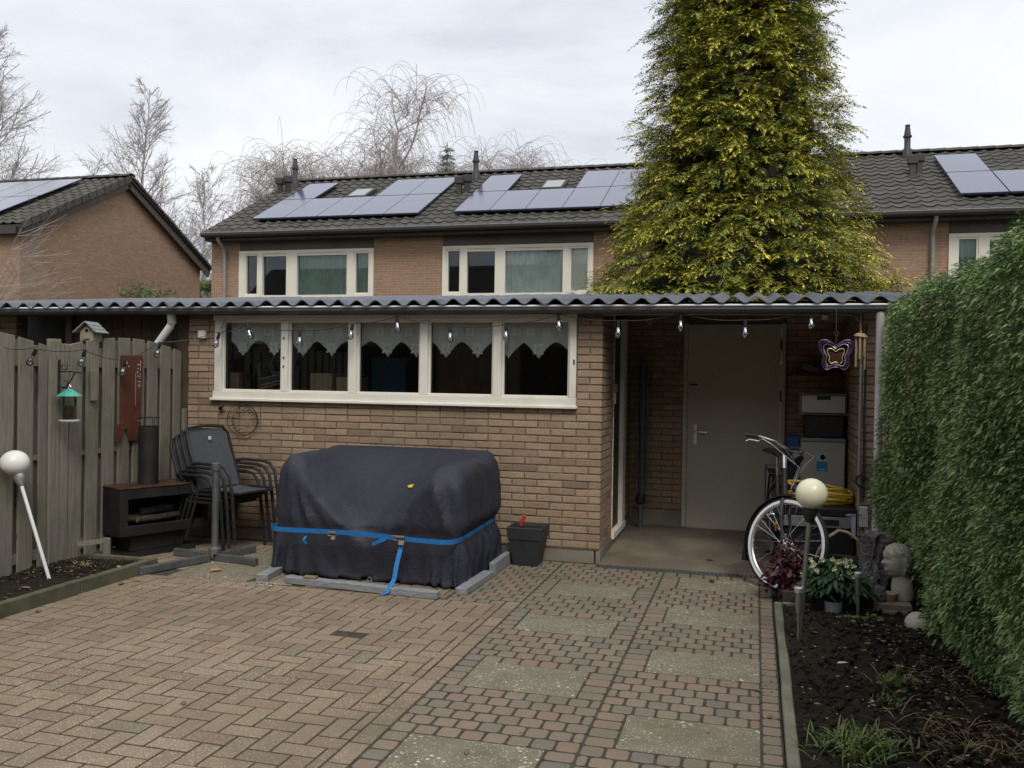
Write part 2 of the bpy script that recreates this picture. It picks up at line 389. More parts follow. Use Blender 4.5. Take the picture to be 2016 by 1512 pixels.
M_STEEL = simple('brushed_steel', (.27,.265,.25), .42, .85, var=.12, scale=14)
def m_tarp():
    t = NT('tarpaulin', .72, spec=.4)
    c = t.ramp(t.noise(1.6, 6, rough=.65), [(.3,(.018,.020,.030)),(.7,(.029,.032,.045))])
    c = t.mix(t.ramp(t.noise(7, 6, rough=.75), [(.55, 0.), (.8, .35)]), c, (.045,.046,.055))
    c = t.mix(t.ramp(t.vor(26), [(.02, .6), (.045, 0.)]), c, (.10,.095,.08))
    w = t.n('ShaderNodeTexWave'); w.inputs['Scale'].default_value = 1.3; w.inputs['Distortion'].default_value = 9; w.inputs['Detail'].default_value = 3; w.inputs['Detail Scale'].default_value = .9; t.l(t.map(scale=(1.6,1,.5), rot=(.2,.5,.4)), w.inputs[0])
    t.col(c); t.rough(t.ramp(t.noise(4, 4), [(.3,.55),(.7,.78)])); t.bump(t.math('ADD', t.math('MULTIPLY', w.outputs[1], .5), t.math('ADD', t.noise(9, 5, rough=.6, dist=1.5), t.math('MULTIPLY', t.noise(300, 2), .05))), .34, .03); return t.m
M_TARP = m_tarp()
M_STRAP = simple('blue_webbing', (.008,.15,.42), .6, var=.15, scale=30, bump=.5, bscale=500)
M_POT = simple('anthracite_planter', (.026,.028,.032), .6, var=.15, scale=10, bump=.2, bscale=200)
M_RED = simple('red_plastic', (.62,.05,.022), .45, var=.1)
M_YELLOW = simple('yellow_hose', (.60,.40,.035), .45, var=.12, scale=20)
M_GLOBE = simple('opal_globe', (.78,.79,.73), .3, var=.05, scale=6, dirt=((.62,.62,.35), .5))
M_GLOBER = simple('yellowed_globe', (.74,.72,.52), .3, var=.05, scale=6)
M_GREYPLAST = simple('grey_plastic', (.20,.205,.21), .5, var=.06)
M_LGREYPLAST = simple('light_grey_plastic', (.48,.48,.46), .45, var=.05)
M_FRIDGE = simple('fridge_enamel', (.36,.35,.31), .4, var=.04)
M_BLUE = simple('blue_plastic', (.02,.05,.22), .5, var=.1)
M_STICKBLUE = simple('sticker_blue', (.02,.22,.42), .5, var=.05)
M_STICKPALE = simple('sticker_pale', (.30,.42,.44), .5, var=.3, scale=40)
M_CARD = simple('cardboard', (.34,.26,.17), .9, var=.12, scale=9)
M_ORANGE = simple('orange_handle', (.55,.20,.05), .5)
M_WICKER = simple('willow_cane', (.34,.25,.16), .7, var=.3, scale=40, bump=.4, bscale=120)
M_BAMBOO = simple('bamboo', (.36,.25,.15), .6, var=.2, scale=20)
M_TEAL = simple('teal_feeder_roof', (.05,.38,.28), .45, var=.25, scale=14, dirt=((.35,.40,.32), .5))
M_SEED = simple('seed_mix', (.22,.15,.09), .9, var=.6, scale=130, bump=1., bscale=180)
M_PLASTCLEAR = m_glass('clear_tube', (.75,.78,.75), .05, 1.2)
M_STONE = simple('weathered_cast_stone', (.40,.385,.32), .85, var=.15, scale=8, bump=.5, bscale=90, dirt=((.17,.18,.095), .75))
def m_lace():
    m = bpy.data.materials.new('lace_net'); m.use_nodes = True; t = m.node_tree; t.nodes.clear()
    o = t.nodes.new('ShaderNodeOutputMaterial'); tr = t.nodes.new('ShaderNodeBsdfTransparent'); df = t.nodes.new('ShaderNodeBsdfTranslucent')
    d2 = t.nodes.new('ShaderNodeBsdfDiffuse'); d2.inputs[0].default_value = (.85,.86,.85,1); df.inputs[0].default_value = (.7,.7,.7,1)
    a = t.nodes.new('ShaderNodeMixShader'); a.inputs[0].default_value = .05; t.links.new(d2.outputs[0], a.inputs[1]); t.links.new(df.outputs[0], a.inputs[2])
    g = t.nodes.new('ShaderNodeNewGeometry'); w = t.nodes.new('ShaderNodeTexWave'); w.bands_direction = 'Z'; w.inputs['Scale'].default_value = 34
    t.links.new(g.outputs['Position'], w.inputs[0]); w2 = t.nodes.new('ShaderNodeTexWave'); w2.bands_direction = 'X'; w2.inputs['Scale'].default_value = 60; t.links.new(g.outputs['Position'], w2.inputs[0])
    mu = t.nodes.new('ShaderNodeMath'); mu.operation = 'MAXIMUM'; t.links.new(w.outputs[1], mu.inputs[0]); t.links.new(w2.outputs[1], mu.inputs[1])
    mr = t.nodes.new('ShaderNodeMapRange'); mr.inputs[3].default_value = .55; mr.inputs[4].default_value = .95; t.links.new(mu.outputs[0], mr.inputs[0])
    mx = t.nodes.new('ShaderNodeMixShader'); t.links.new(mr.outputs[0], mx.inputs[0]); t.links.new(tr.outputs[0], mx.inputs[1]); t.links.new(a.outputs[0], mx.inputs[2])
    t.links.new(mx.outputs[0], o.inputs[0]); return m
M_LACE = m_lace()
M_LACEMOTIF = simple('lace_thread', (.92,.93,.92), .9, var=.05, scale=40)
def m_leaf(name, stops, tip=None, rough=.55, tw=.7):
    t = NT(name, rough, spec=.35); q = t.n('ShaderNodeVertexColor'); q.layer_name = 'Col'
    s = t.sep(q.outputs[0])
    c = t.ramp(s[0], stops)
    if tip: c = t.mix(t.math('MULTIPLY', t.ramp(s[1], [(.25, 0.), (1., 1.)]), t.math('MULTIPLY', s[2], tw)), c, tip)
    t.col(c)
    t.b.inputs['Subsurface Weight'].default_value = 0
    return t.m
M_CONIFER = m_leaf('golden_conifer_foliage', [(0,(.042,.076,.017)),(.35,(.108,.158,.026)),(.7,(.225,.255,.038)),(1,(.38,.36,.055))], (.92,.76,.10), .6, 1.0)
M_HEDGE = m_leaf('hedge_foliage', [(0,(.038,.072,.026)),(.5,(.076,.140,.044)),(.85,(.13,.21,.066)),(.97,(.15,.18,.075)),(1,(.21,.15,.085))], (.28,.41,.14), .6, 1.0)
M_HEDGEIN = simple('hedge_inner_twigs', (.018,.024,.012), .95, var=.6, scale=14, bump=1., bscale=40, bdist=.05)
M_TWIG = simple('bare_twig_bark', (.42,.375,.36), .9, var=.25, scale=2)
M_BIRCHTWIG = simple('birch_twig_bark', (.48,.45,.44), .9, var=.25, scale=2)
M_BIRCH = simple('birch_trunk_bark', (.36,.34,.32), .9, var=.35, scale=5)
M_SPRUCE = m_leaf('spruce_needles', [(0,(.02,.035,.02)),(1,(.05,.075,.045))], None, .7)
M_HELLE = m_leaf('hellebore_leaf', [(0,(.014,.036,.014)),(.6,(.026,.062,.024)),(1,(.055,.10,.04))], (.06,.11,.05), .4, .5)
M_FLOWER = simple('pale_green_petal', (.60,.64,.36), .6, var=.2, scale=40)
M_PURPLE = m_leaf('purple_leaf', [(0,(.035,.008,.014)),(.6,(.075,.014,.028)),(1,(.13,.03,.05))], (.16,.05,.08), .45, .5)
M_WEED = m_leaf('weed_leaf', [(0,(.05,.085,.022)),(1,(.12,.17,.05))], (.20,.21,.08), .6, .7)
M_DRYGRASS = m_leaf('dry_grass', [(0,(.13,.10,.05)),(1,(.26,.20,.10))], (.32,.26,.15), .8, .7)
M_LITTER = simple('fallen_leaf', (.17,.11,.055), .8, var=.4, scale=30)
M_PEBBLE = simple('pale_pebble', (.42,.40,.36), .8, var=.3, scale=30)
M_ROCK = simple('grey_driftwood', (.155,.145,.14), .8, var=.5, scale=12, bump=1., bscale=35, bdist=.03, dirt=((.05,.042,.038), .8))
M_TERRA = simple('terracotta', (.20,.095,.05), .85, var=.25, scale=12)
M_ROOM = simple('house_room', (.11,.10,.09), .95, var=.1, scale=1)
M_CURTGREEN = simple('green_curtain', (.29,.38,.33), .9, var=.1, scale=4)
M_CURTWHITE = simple('pale_curtain', (.70,.76,.73), .9, var=.1, scale=4)
M_BLIND = simple('cream_blind', (.86,.82,.70), .8, var=.03)
# ---------------------------------------------------------------- ground and paving
g = MB().box((-400,-300,-.30), (400,600,-.06)).build('ground', M_GROUND); structure(g)
bed = MB().box((-5.24,.6,-.055), (.14,7.42,-.0030)).build('brick_paving', M_JOINT); structure(bed)
path = MB().box((-1.66,.61,-.05), (.142,7.26,-.0026)).build('cobble_path', M_JOINT); structure(path)

def piece_mesh(name, sx, sy, h, mat, bev, cut=0):
    mb = MB(); add_chamfer(mb, 0, 0, 0, sx, sy, h, bev, cut, 0); return mb.mesh(name, mat)
def lay(parent, name, rects, h, mat, bev, gap, limit=300, tilt=.004, zj=.0012, cut=0):
    """rects: (x0,y0,x1,y1); the 300 nearest become pieces of their own, the rest one joined mesh"""
    rects = [r for r in rects if r[2]-r[0] > .025 and r[3]-r[1] > .025]
    rects.sort(key=lambda r: (r[0]+r[2])**2/4+(r[1]+r[3])**2/4 if visible(r) else 1e9)
    cache = {}; rest = MB()
    for i, (a,b,c,d) in enumerate(rects):
        sx, sy = c-a-gap, d-b-gap
        z = random.uniform(-zj, zj)
        if i < limit:
            k = (round(sx,3), round(sy,3))
            if k not in cache: cache[k] = piece_mesh(name, sx, sy, h, mat, bev, cut)
            o = bpy.data.objects.new(name, cache[k]); COL.objects.link(o); o.parent = parent
            o.location = ((a+c)/2+random.uniform(-.001,.001), (b+d)/2+random.uniform(-.001,.001), z)
            o.rotation_euler = (random.gauss(0,tilt), random.gauss(0,tilt), random.gauss(0,.008))
        else:
            add_chamfer(rest, (a+c)/2, (b+d)/2, z, sx, sy, h, bev, cut)
    if rest.v:
        o = link(name+'_field', rest.mesh(name+'_field', mat), parent); stuff(o)
def add_chamfer(mb, x, y, z, sx, sy, h, b, cut=0, wob=.0012):
    """a stone with a worn upper edge and, for cobbles, clipped corners"""
    def ringp(ins):
        u, w = sx/2-ins, sy/2-ins
        if not cut: return [(-u,-w),(u,-w),(u,w),(-u,w)]
        k = max(.001, cut-ins*.4); return [(-u+k,-w),(u-k,-w),(u,-w+k),(u,w-k),(u-k,w),(-u+k,w),(-u,w-k),(-u,-w+k)]
    gx, gy = random.gauss(0,wob)/max(sx,.05), random.gauss(0,wob)/max(sy,.05); v = []; n = 8 if cut else 4
    for ins, dz in ((0,-h),(0,-b),(b*.35,-b*.3),(b*1.1,0)):
        for px, py in ringp(ins): v.append((x+px, y+py, z+dz+gx*px+gy*py))
    f = [tuple(3*n+i for i in range(n))]
    for r_ in range(3): f += [(r_*n+i, r_*n+(i+1)%n, (r_+1)*n+(i+1)%n, (r_+1)*n+i) for i in range(n)]
    mb.add(v, f)
YAW = .26575
def visible(r):
    x, y = (r[0]+r[2])/2, (r[1]+r[3])/2
    w = -math.sin(YAW)*x+math.cos(YAW)*y; u = math.cos(YAW)*x+math.sin(YAW)*y
    return w > 3.3 and abs(u) < w*.60
def clip(r, lim):
    a, b, c, d = max(r[0],lim[0]), max(r[1],lim[1]), min(r[2],lim[2]), min(r[3],lim[3])
    return (a,b,c,d) if c-a > .02 and d-b > .02 else None

# herringbone bricks
U = .1045; hb = []
X0, Y0 = -5.24, 1.6
for i in range(-2, 40):
    for j in range(-2, 60):
        k = (i-j) % 4
        if k == 0: q = (X0+i*U, Y0+j*U, X0+(i+2)*U, Y0+(j+1)*U)
        elif k == 3: q = (X0+i*U, Y0+j*U, X0+(i+1)*U, Y0+(j+2)*U)
        else: continue
        for lim in ((-4.50,1.6,-1.632,5.86), (-5.2,6.86,-3.2,7.33), (-5.2,6.09,-4.30,6.86)):
            c = clip(q, lim)
            if c: hb.append(c)
        if q[1] > 5.8:
            c = clip(q, (-3.62,5.86,-2.06,6.86))
            if c: hb.append(c)
for j in range(21):                                    # stretcher course along the path
    hb.append((-1.632, 1.6+j*.207, -1.529, 1.6+(j+1)*.207))
hb = [r for r in hb if not (abs((r[0]+r[2])/2+2.30) < .06 and abs((r[1]+r[3])/2-4.86) < .06)]   # one missing stone
lay(bed, 'paving_brick', hb, .045, M_PAVER, .0035, .0108)

# large dark aggregate slabs by the parasol foot
for x0, y0, x1, y1 in ((-4.29,5.87,-3.625,6.36), (-4.29,6.37,-3.625,6.86)):
    link('paving_slab', MB().box((x0,y0,-.05),(x1-.008,y1-.008,.001)).mesh('paving_slab', M_SLAB, False, .004), bed)

# cobbles and slabs of the path
slabsL = [(-1.42, y-.4, -.815, y) for y in (2.60, 3.63, 4.655, 5.70, 6.66)]
slabsR = [(-.548, y-.4, .05, y) for y in (3.10, 4.125, 5.15, 6.15, 7.12)]
for a,b,c,d in slabsL+slabsR:
    o = link('stepping_slab', MB().box((a+.004,b+.004,-.05),(c-.004,d-.004,0)).mesh('stepping_slab', M_SLAB, False, .004), path)
    o.location = (0,0,random.uniform(-.001,.002))
cb = []; cu = .1025
def column(x0, x1, ya, yb):
    n = max(1, round((yb-ya)/cu)); s = (yb-ya)/n
    for k in range(n): cb.append((x0, ya+k*s, x1, ya+(k+1)*s))
def rows(x0, x1, ya, yb, w=.1045, ph=0):
    n = max(1, round((yb-ya)/cu)); s = (yb-ya)/n
    for k in range(n):
        m = round((x1-x0)/w); ww = (x1-x0)/m
        if (k+ph) % 2 == 0:
            for i in range(m): cb.append((x0+i*ww, ya+k*s, x0+(i+1)*ww, ya+(k+1)*s))
        else:
            cb.append((x0, ya+k*s, x0+ww/2, ya+(k+1)*s))
            for i in range(m-1): cb.append((x0+(i+.5)*ww, ya+k*s, x0+(i+1.5)*ww, ya+(k+1)*s))
            cb.append((x1-ww/2, ya+k*s, x1, ya+(k+1)*s))
Y_TOP = 7.25
y = 1.6
for a,b,c,d in slabsL:
    column(-1.527, -1.42, b, d); column(-.815, -.682, b, d)
    rows(-1.527, -.682, y, b); y = d
rows(-1.527, -.682, y, Y_TOP)
y = 1.6
for a,b,c,d in slabsR:
    column(-.682, -.548, b, d)
    rows(-.682, .05, y, b, ph=1); y = d
if y < Y_TOP: rows(-.682, .05, y, Y_TOP)
column(.05, .14, 1.6, Y_TOP)
rows(-2.05, -1.529, 5.86, 7.36)
rows(-1.527, -1.245, 7.252, 7.355)
lay(path, 'cobble', cb, .045, M_COBBLE, .0052, .0105, tilt=.008, zj=.0014, cut=.011)

# soil beds
def soil(name, x0, y0, x1, y1, z, amp, seed, nx=60, ny=110):
    rs = np.random.default_rng(seed); gx = np.linspace(x0,x1,nx); gy = np.linspace(y0,y1,ny)
    Z = np.zeros((ny,nx))
    for s, a in ((3,.5),(8,.3),(20,.2),(45,.12)):
        for _ in range(6):
            th = rs.uniform(0,6.28); ph = rs.uniform(0,6.28); k = s*rs.uniform(.6,1.4)
            Z += a*np.sin(k*(gx[None,:]*math.cos(th)+gy[:,None]*math.sin(th))+ph)/6**.5
    Z += rs.normal(0,.25,(ny,nx)); Z = z+amp*Z
    V = np.zeros((ny,nx,3)); V[...,0] = gx[None,:]; V[...,1] = gy[:,None]; V[...,2] = Z
    q = np.arange(ny*nx).reshape(ny,nx)
    T = np.stack([q[:-1,:-1],q[:-1,1:],q[1:,1:],q[1:,:-1]],-1).reshape(-1,4)
    return structure(link(name, npmesh(name, V.reshape(-1,3), T, M_SOIL, smooth=True)))
soil('flower_bed_left', -5.32, 3.2, -4.50, 6.06, .045, .016, 3, 70, 200)
soil('flower_bed_right', .19, 2.6, 2.2, 7.3, .035, .018, 5, 130, 300)

# kerbs
kl = thing('kerb', 'low mossy concrete kerb edging the left flower bed', 'kerb', (-4.5,5,0))
y = 2.4
for L_ in (1.0, 1.0, .8, .83):
    MB().box((-4.545,y,-.05),(-4.487,y+L_-.006,.093+random.uniform(-.004,.004))).build('kerb_stone', M_KERBL, kl, bevel=.006); y += L_
MB().box((-5.15,6.035,-.05),(-4.55,6.083,.075)).build('kerb_stone', M_KERBL, kl, bevel=.006)
kr = thing('kerb', 'thin mossy concrete kerb between cobble path and right flower bed', 'kerb', (.17,5,0))
y = 1.6
for i, L_ in enumerate((1.0, 1.05, .98, 1.0, .73)):
    MB().box((.146+.003*(i%2),y,-.08),(.196+.003*(i%2),y+L_-.008,.045+random.uniform(-.008,.006))).build('kerb_stone', M_KERB, kr, bevel=.006); y += L_
MB().box((.20,6.31,-.05),(1.0,6.35,.05)).build('kerb_stone', M_KERB, kr, bevel=.005)

# drain channel
dr = thing('drain_channel', 'narrow slotted drain grating along the edge of the concrete alcove floor', 'drain', (-.5,7.31,0))
MB().box((-1.225,7.268,-.05),(.75,7.352,-.018)).build('channel', M_BLACK, dr)
rim = MB().box((-1.225,7.266,-.03),(.75,7.276,.003)).box((-1.225,7.344,-.03),(.75,7.354,.003)); rim.build('rim', M_GALV, dr)
x = -1.21
while x < .74:
    link('slat', MB().box((x,7.277,-.012),(x+.017,7.343,.001)).mesh('slat', M_GALV), dr); x += .0335

# ---------------------------------------------------------------- the shed
WY = 7.40                                              # front face of its brickwork
shed = thing('garden_shed', 'long low yellow-brown brick shed with corrugated roof, wide window and open alcove', 'shed', (-2,7.4,0))
Z0 = .118; CH = .0625; BL = .21; BH = .052
WX0, WX1, WZ0, WZ1 = -4.925, -1.452, 1.298, 2.085       # window opening
HX = -1.236                                            # corner by the alcove
YB = 9.15; RX = .80                                    # alcove back wall and right wall faces
back = MB()
back.box((-5.20,WY+.0055,Z0-.01),(HX-.007,WY+.10,WZ0-.002)).box((-5.20,WY+.006,WZ0-.002),(WX0,WY+.10,2.12)).box((WX1,WY+.006,WZ0-.002),(HX-.007,WY+.10,2.12))
back.box((HX-.10,WY+.11,Z0-.01),(HX-.008,8.03,2.14)).box((HX-.10,8.83,Z0),(HX-.008,YB,2.2))
back.box((HX-.1,YB+.007,.0),(-.68,YB+.12,2.30)).box((.27,YB+.007,0),(RX+.1,YB+.12,2.30)).box((-.68,YB+.007,2.10),(.27,YB+.12,2.30))
back.box((RX+.007,WY+.007,0),(RX+.093,YB+.1,2.125))
wall = back.build('wall', M_MORTAR, shed)
MESHB = {}
def brick_mesh(l):
    k = round(l,3)
    if k not in MESHB: MESHB[k] = MB().box((-l/2,-.02,-BH/2),(l/2,.03,BH/2)).mesh('brick', M_BRICK, False, .0035)
    return MESHB[k]
front = []
nc = int((2.10-Z0)/CH)
for c in range(nc):
    z = Z0+(c+.5)*CH-.003
    if z+BH/2 > 2.09: break
    x = HX if c % 2 else HX-.0; first = c % 2
    x = HX
    l = .10 if c % 2 == 0 else BL
    while x > -5.19:
        a = x-l; ll = l
        if a < -5.20: ll = x+5.20; a = -5.20
        if ll > .03: front.append((a, x, z))
        x = a-.0105; l = BL if random.random() > .03 else .10
def cut(a, b, z):
    if z+BH/2 < WZ0: return [(a,b,z)]
    out = []
    if a < WX0-.02: out.append((a, min(b,WX0-.004), z))
    if b > WX1+.02: out.append((max(a,WX1+.004), b, z))
    return [o for o in out if o[1]-o[0] > .03]
front = [q for f in front for q in cut(*f)]
front.sort(key=lambda q: (q[1]+1)**2*-1 if False else -((q[0]+q[1])/2))       # nearest (rightmost) first
rest = MB()
for i, (a, b, z) in enumerate(front):
    l = b-a; y = WY+random.gauss(0,.0016)+.0
    if i < 300:
        o = bpy.data.objects.new('brick', brick_mesh(l)); COL.objects.link(o); o.parent = wall
        o.location = ((a+b)/2, y+.02, z+random.gauss(0,.001)); o.rotation_euler = (random.gauss(0,.006), random.gauss(0,.004), random.gauss(0,.004))
    else: rest.obox(((a+b)/2, y+.03, z+random.gauss(0,.001)), (l,.06,BH), (random.gauss(0,.006),random.gauss(0,.004),random.gauss(0,.004)))
def side_bricks(mb, fixed, axis, s, a0, a1, z0, z1, ph=0):
    """bricks of a wall in the plane axis=fixed, s = outward sign"""
    c = 0; z = z0
    while z+BH < z1:
        x = a0; l = BL if (c+ph) % 2 else .10
        while x < a1-.02:
            e = min(x+l, a1); ctr = (x+e)/2; off = fixed-s*(.03)+random.gauss(0,.0015)
            cz = z+BH/2+random.gauss(0,.001)
            if axis == 0: mb.obox((off,ctr,cz), (.06,e-x,BH), (random.gauss(0,.004),random.gauss(0,.004),0))
            else: mb.obox((ctr,off,cz), (e-x,.06,BH), (random.gauss(0,.004),random.gauss(0,.004),0))
            x = e+.0105; l = BL
        z += CH; c += 1
side_bricks(rest, HX, 0, 1, WY+.0045+.105, 8.03, Z0+.002, 2.10, 1)
# corner headers seen on the return
for c in range(nc):
    z = Z0+(c+.5)*CH-.003
    if z < 2.08: rest.obox((HX-.03, WY+.055, z), (.0597,.098,BH))
side_bricks(rest, HX, 0, 1, 8.83, YB-.005, Z0+.06, 2.20)
side_bricks(rest, YB, 1, -1, HX+.004, -.69, .24, 2.29)
side_bricks(rest, YB, 1, -1, .28, RX-.004, .24, 2.30)
side_bricks(rest, RX, 0, -1, WY+.105, YB-.005, .10, 2.20)
side_bricks(rest, WY, 1, -1, RX+.001, RX+.099, .10, 2.10)
stuff(rest.build('brickwork', M_BRICK, shed, bevel=0))
# plinth, floor
for lo_, hi_ in (((-5.2,WY+.012,-.05),(-1.285,WY+.11,Z0-.008)), ((-1.272,WY+.011,-.05),(HX+.004,WY+.11,Z0-.0085)), ((HX-.1,WY+.111,-.05),(HX+.003,YB-.013,Z0-.009)), ((HX+.004,YB-.012,.0),(-.70,YB+.05,.225)), ((.281,YB-.012,0),(RX-.005,YB+.05,.225)), ((RX-.004,WY+.012,-.05),(RX+.1,YB,.095))):
    MB().box(lo_, hi_).build('plinth', M_CONC, shed, bevel=.004)
fl = MB(); fl.add([(HX+.002,7.355,-.05),(RX-.003,7.355,-.05),(RX-.003,YB-.012,-.05),(HX+.002,YB-.012,-.05),(HX+.002,7.355,.004),(RX-.003,7.355,.004),(RX-.003,YB-.012,.066),(HX+.002,YB-.012,.066)], MB.BF)
fl.build('alcove_floor', M_FLOOR, shed)
# roof of corrugated sheets
def corr(x): return .0245*math.cos(2*math.pi*x/.177)
def roof_z(y): return 2.170+(y-7.16)*math.tan(R(6.1))
sheet_w = .177*5; x = -8.85+.02; k = 0
while x < 1.1:
    x1 = min(x+sheet_w+.06, 1.22); n = int((x1-x)/.0148); mb = MB(); v = []; lift = .006*(k % 2)+random.uniform(0,.004); sk = random.uniform(-.014,.014)
    for t in (0, 1):
        for (yy, rr) in ((7.16+sk,0),(9.75,0)):
            for i in range(n+1):
                xx = x+(x1-x)*i/n; v.append((xx, yy, roof_z(yy)+corr(xx)+lift-(.007 if t else 0)))
    m = n+1; f = []
    for i in range(n):
        f += [(i,i+1,m+i+1,m+i), (2*m+i+1,2*m+i,3*m+i,3*m+i+1), (i+1,i,2*m+i,2*m+i+1), (m+i,m+i+1,3*m+i+1,3*m+i)]
    f += [(0,m,3*m,2*m), (n,2*m+n,3*m+n,m+n)]
    mb.add(v, f).build('roof_sheet', M_ROOFSHEET, shed, smooth=50); x += sheet_w; k += 1
# battens, ceiling, fascia, gutter
MB().box((-8.8,7.30,2.098),(1.0,7.36,2.165)).build('fascia', M_DARKTRIM, shed)
MB().add([(-8.8,7.37,2.13),(.93,7.37,2.13),(.93,9.7,2.36),(-8.8,9.7,2.36),(-8.8,7.37,2.146),(.93,7.37,2.146),(.93,9.7,2.376),(-8.8,9.7,2.376)], MB.BF).build('ceiling', M_CEIL, shed)
MB().box((-8.8,WY-.03,2.086),(HX-.002,WY+.09,2.129)).build('wall_plate', M_DARKTRIM, shed)
def gz(x): return 2.118-.0018*(x+2)+(.0 if x < 0 else 0)
gp = [(-.052,.02),(-.05,-.012),(-.03,-.034),(0,-.042),(.03,-.034),(.05,-.012),(.05,.02),(.046,.02),(.046,-.010),(.028,-.030),(0,-.037),(-.028,-.030),(-.046,-.010),(-.046,.02)]
mb = MB(); v = []
for xx in (-8.8,-3.2,1.02):
    for a, b in gp: v.append((xx, 7.245+a, gz(xx)+b))
m = len(gp); f = []
for s in range(2):
    for i in range(m): f.append((s*m+i, s*m+(i+1)%m, (s+1)*m+(i+1)%m, (s+1)*m+i))
f += [tuple(range(m)), tuple(range(2*m,3*m))]
gut = mb.add(v, f).build('gutter', M_GUTTER, shed)
MB().tube([(-8.8,7.192,gz(-8.8)+.02),(-3.2,7.192,gz(-3.2)+.02),(1.02,7.192,gz(1.02)+.02)], .0085, 8).build('gutter_lip', M_GUTLIP, gut, smooth=True)
dp = MB().tube([(.905,7.29,-.05),(.905,7.29,.50)], .036, 18).tube([(.905,7.29,.47),(.905,7.29,1.98),(.90,7.25,2.06),(.90,7.245,2.09)], .032, 18)
dpo = dp.build('downpipe', M_WHITEPIPE, shed, smooth=True)
MB().tube([(.905,7.29,.53),(.905,7.29,.556)], .037, 18).build('pipe_collar', M_GREYPIPE, dpo, smooth=True)
MB().tube([(.905,7.29,-.05),(.905,7.29,.36)], .037, 18).build('pipe_foot', M_GREYPIPE, dpo, smooth=True)
dl = MB().tube([(-5.30,7.27,2.09),(-5.30,7.28,2.02),(-5.33,7.29,1.97),(-5.62,7.33,1.66),(-5.62,7.33,.1)], .036, 16).build('downpipe', M_WHITEPIPE, shed, smooth=True)
MB().tube([(-5.30,7.27,2.09),(-5.30,7.28,2.0)], .041, 16).build('pipe_collar', M_GREYPIPE, dl, smooth=True)
# left end: plank wall, dark opening, brick pier, post
x = -6.62
while x < -5.35:
    w = random.uniform(.10,.13); MB().box((x,7.55+random.uniform(-.004,.004),0),(x+w-.005,7.57,2.2)).build('plank', M_BROWN, shed); x += w
MB().box((-5.345,7.42,0),(-5.205,7.52,2.13)).build('post', M_BROWN, shed, bevel=.004)
MB().box((-6.70,7.50,0),(-6.625,7.575,2.15)).build('post', M_BROWN, shed, bevel=.004)
MB().box((-9.2,7.56,0),(-7.35,7.7,2.15)).build('brick_pier', M_MORTAR, shed)
pb = MB(); side_bricks(pb, 7.55, 1, -1, -9.2, -7.35, .1, 2.1); stuff(pb.build('pier_brickwork', M_BRICK, shed))
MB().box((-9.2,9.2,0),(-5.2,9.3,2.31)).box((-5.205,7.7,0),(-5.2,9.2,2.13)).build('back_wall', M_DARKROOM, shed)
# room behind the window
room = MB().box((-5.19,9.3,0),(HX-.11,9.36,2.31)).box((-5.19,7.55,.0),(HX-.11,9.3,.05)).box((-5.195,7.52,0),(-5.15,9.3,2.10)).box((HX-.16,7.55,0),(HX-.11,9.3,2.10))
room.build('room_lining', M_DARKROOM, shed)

# window
fr = MB(); FZ = .055
fr.box((WX0,WY-.022,WZ0),(WX1,WY+.06,WZ0+.078)).box((WX0,WY-.021,WZ1-.05),(WX1,WY+.06,WZ1))
mull = [(-4.912,-4.838),(-4.214,-4.146),(-3.536,-3.461),(-2.853,-2.781),(-2.181,-2.108),(-1.514,-1.456)]
for a, b in mull: fr.box((a,WY-.020,WZ0+.0782),(b,WY+.059,WZ1-.0502))
win = fr.build('window_frame', M_WHITE, shed, bevel=.004)
MB().box((WX0-.018,WY-.045,WZ0-.012),(WX1+.012,WY+.02,WZ0+.012)).build('sill', M_WHITE, win, bevel=.004)
for (a,b),(c,d) in zip(mull[:-1], mull[1:]):
    bd = MB(); y0, y1 = WY+.004, WY+.035; s = .018
    bd.box((b,y0,WZ0+.0785),(c,y1,WZ0+.0785+s)).box((b,y0,WZ1-.0505-s),(c,y1,WZ1-.0505)).box((b,y0+.001,WZ0+.0965),(b+s,y1,WZ1-.0685)).box((c-s,y0+.001,WZ0+.0965),(c,y1,WZ1-.0685))
    bd.build('glazing_bead', M_WHITE, win, bevel=.003)
    MB().box((b+.004,WY+.036,WZ0+.08),(c-.004,WY+.040,WZ1-.052)).build('pane', M_GLASS, win)
hinge = MB()
for z in (1.60,1.68,1.86): hinge.box((-4.19,WY-.026,z),(-4.178,WY-.021,z+.022))
hinge.box((-1.478,WY-.026,1.66),(-1.466,WY-.021,1.70)); hinge.build('catch', M_BLACK, win)

# alcove: side door, back door
fr = MB().box((HX-.06,8.04,Z0-.02),(HX+.004,8.055,2.12)).box((HX-.06,8.62,.15),(HX+.012,8.80,2.12)).box((HX-.06,8.05,.09),(HX+.02,8.81,.15))
sd = MB().box((HX-.055,8.056,.151),(HX-.03,8.619,2.11)).build('side_door', M_BROWN, shed)
fr.build('side_door_frame', M_WHITE, shed, bevel=.003)
for i in range(7):
    z = .30+i*.14; MB().obox((HX-.026, 8.40, z), (.006,.11,.012), (0,0,0)).build('vent_slot', M_BLACK, sd)
MB().box((HX-.03,8.10,1.0),(HX-.012,8.13,1.12)).build('lock_plate', M_CHROME, sd, bevel=.002)
fd = MB().box((-.655,YB-.03,.075),(.235,YB+.01,2.10)).build('back_door', M_DOOR, shed, bevel=.003)
MB().box((-.70,YB-.045,.07),(-.657,YB+.0,2.11)).box((.237,YB-.045,.07),(.28,YB,2.11)).box((-.655,YB-.036,.064),(.235,YB+.0,.074)).build('back_door_frame', M_DOOR, shed, bevel=.003)
MB().box((-.595,YB-.037,.90),(-.555,YB-.029,1.10)).build('handle_plate', M_ALU, fd, bevel=.003)
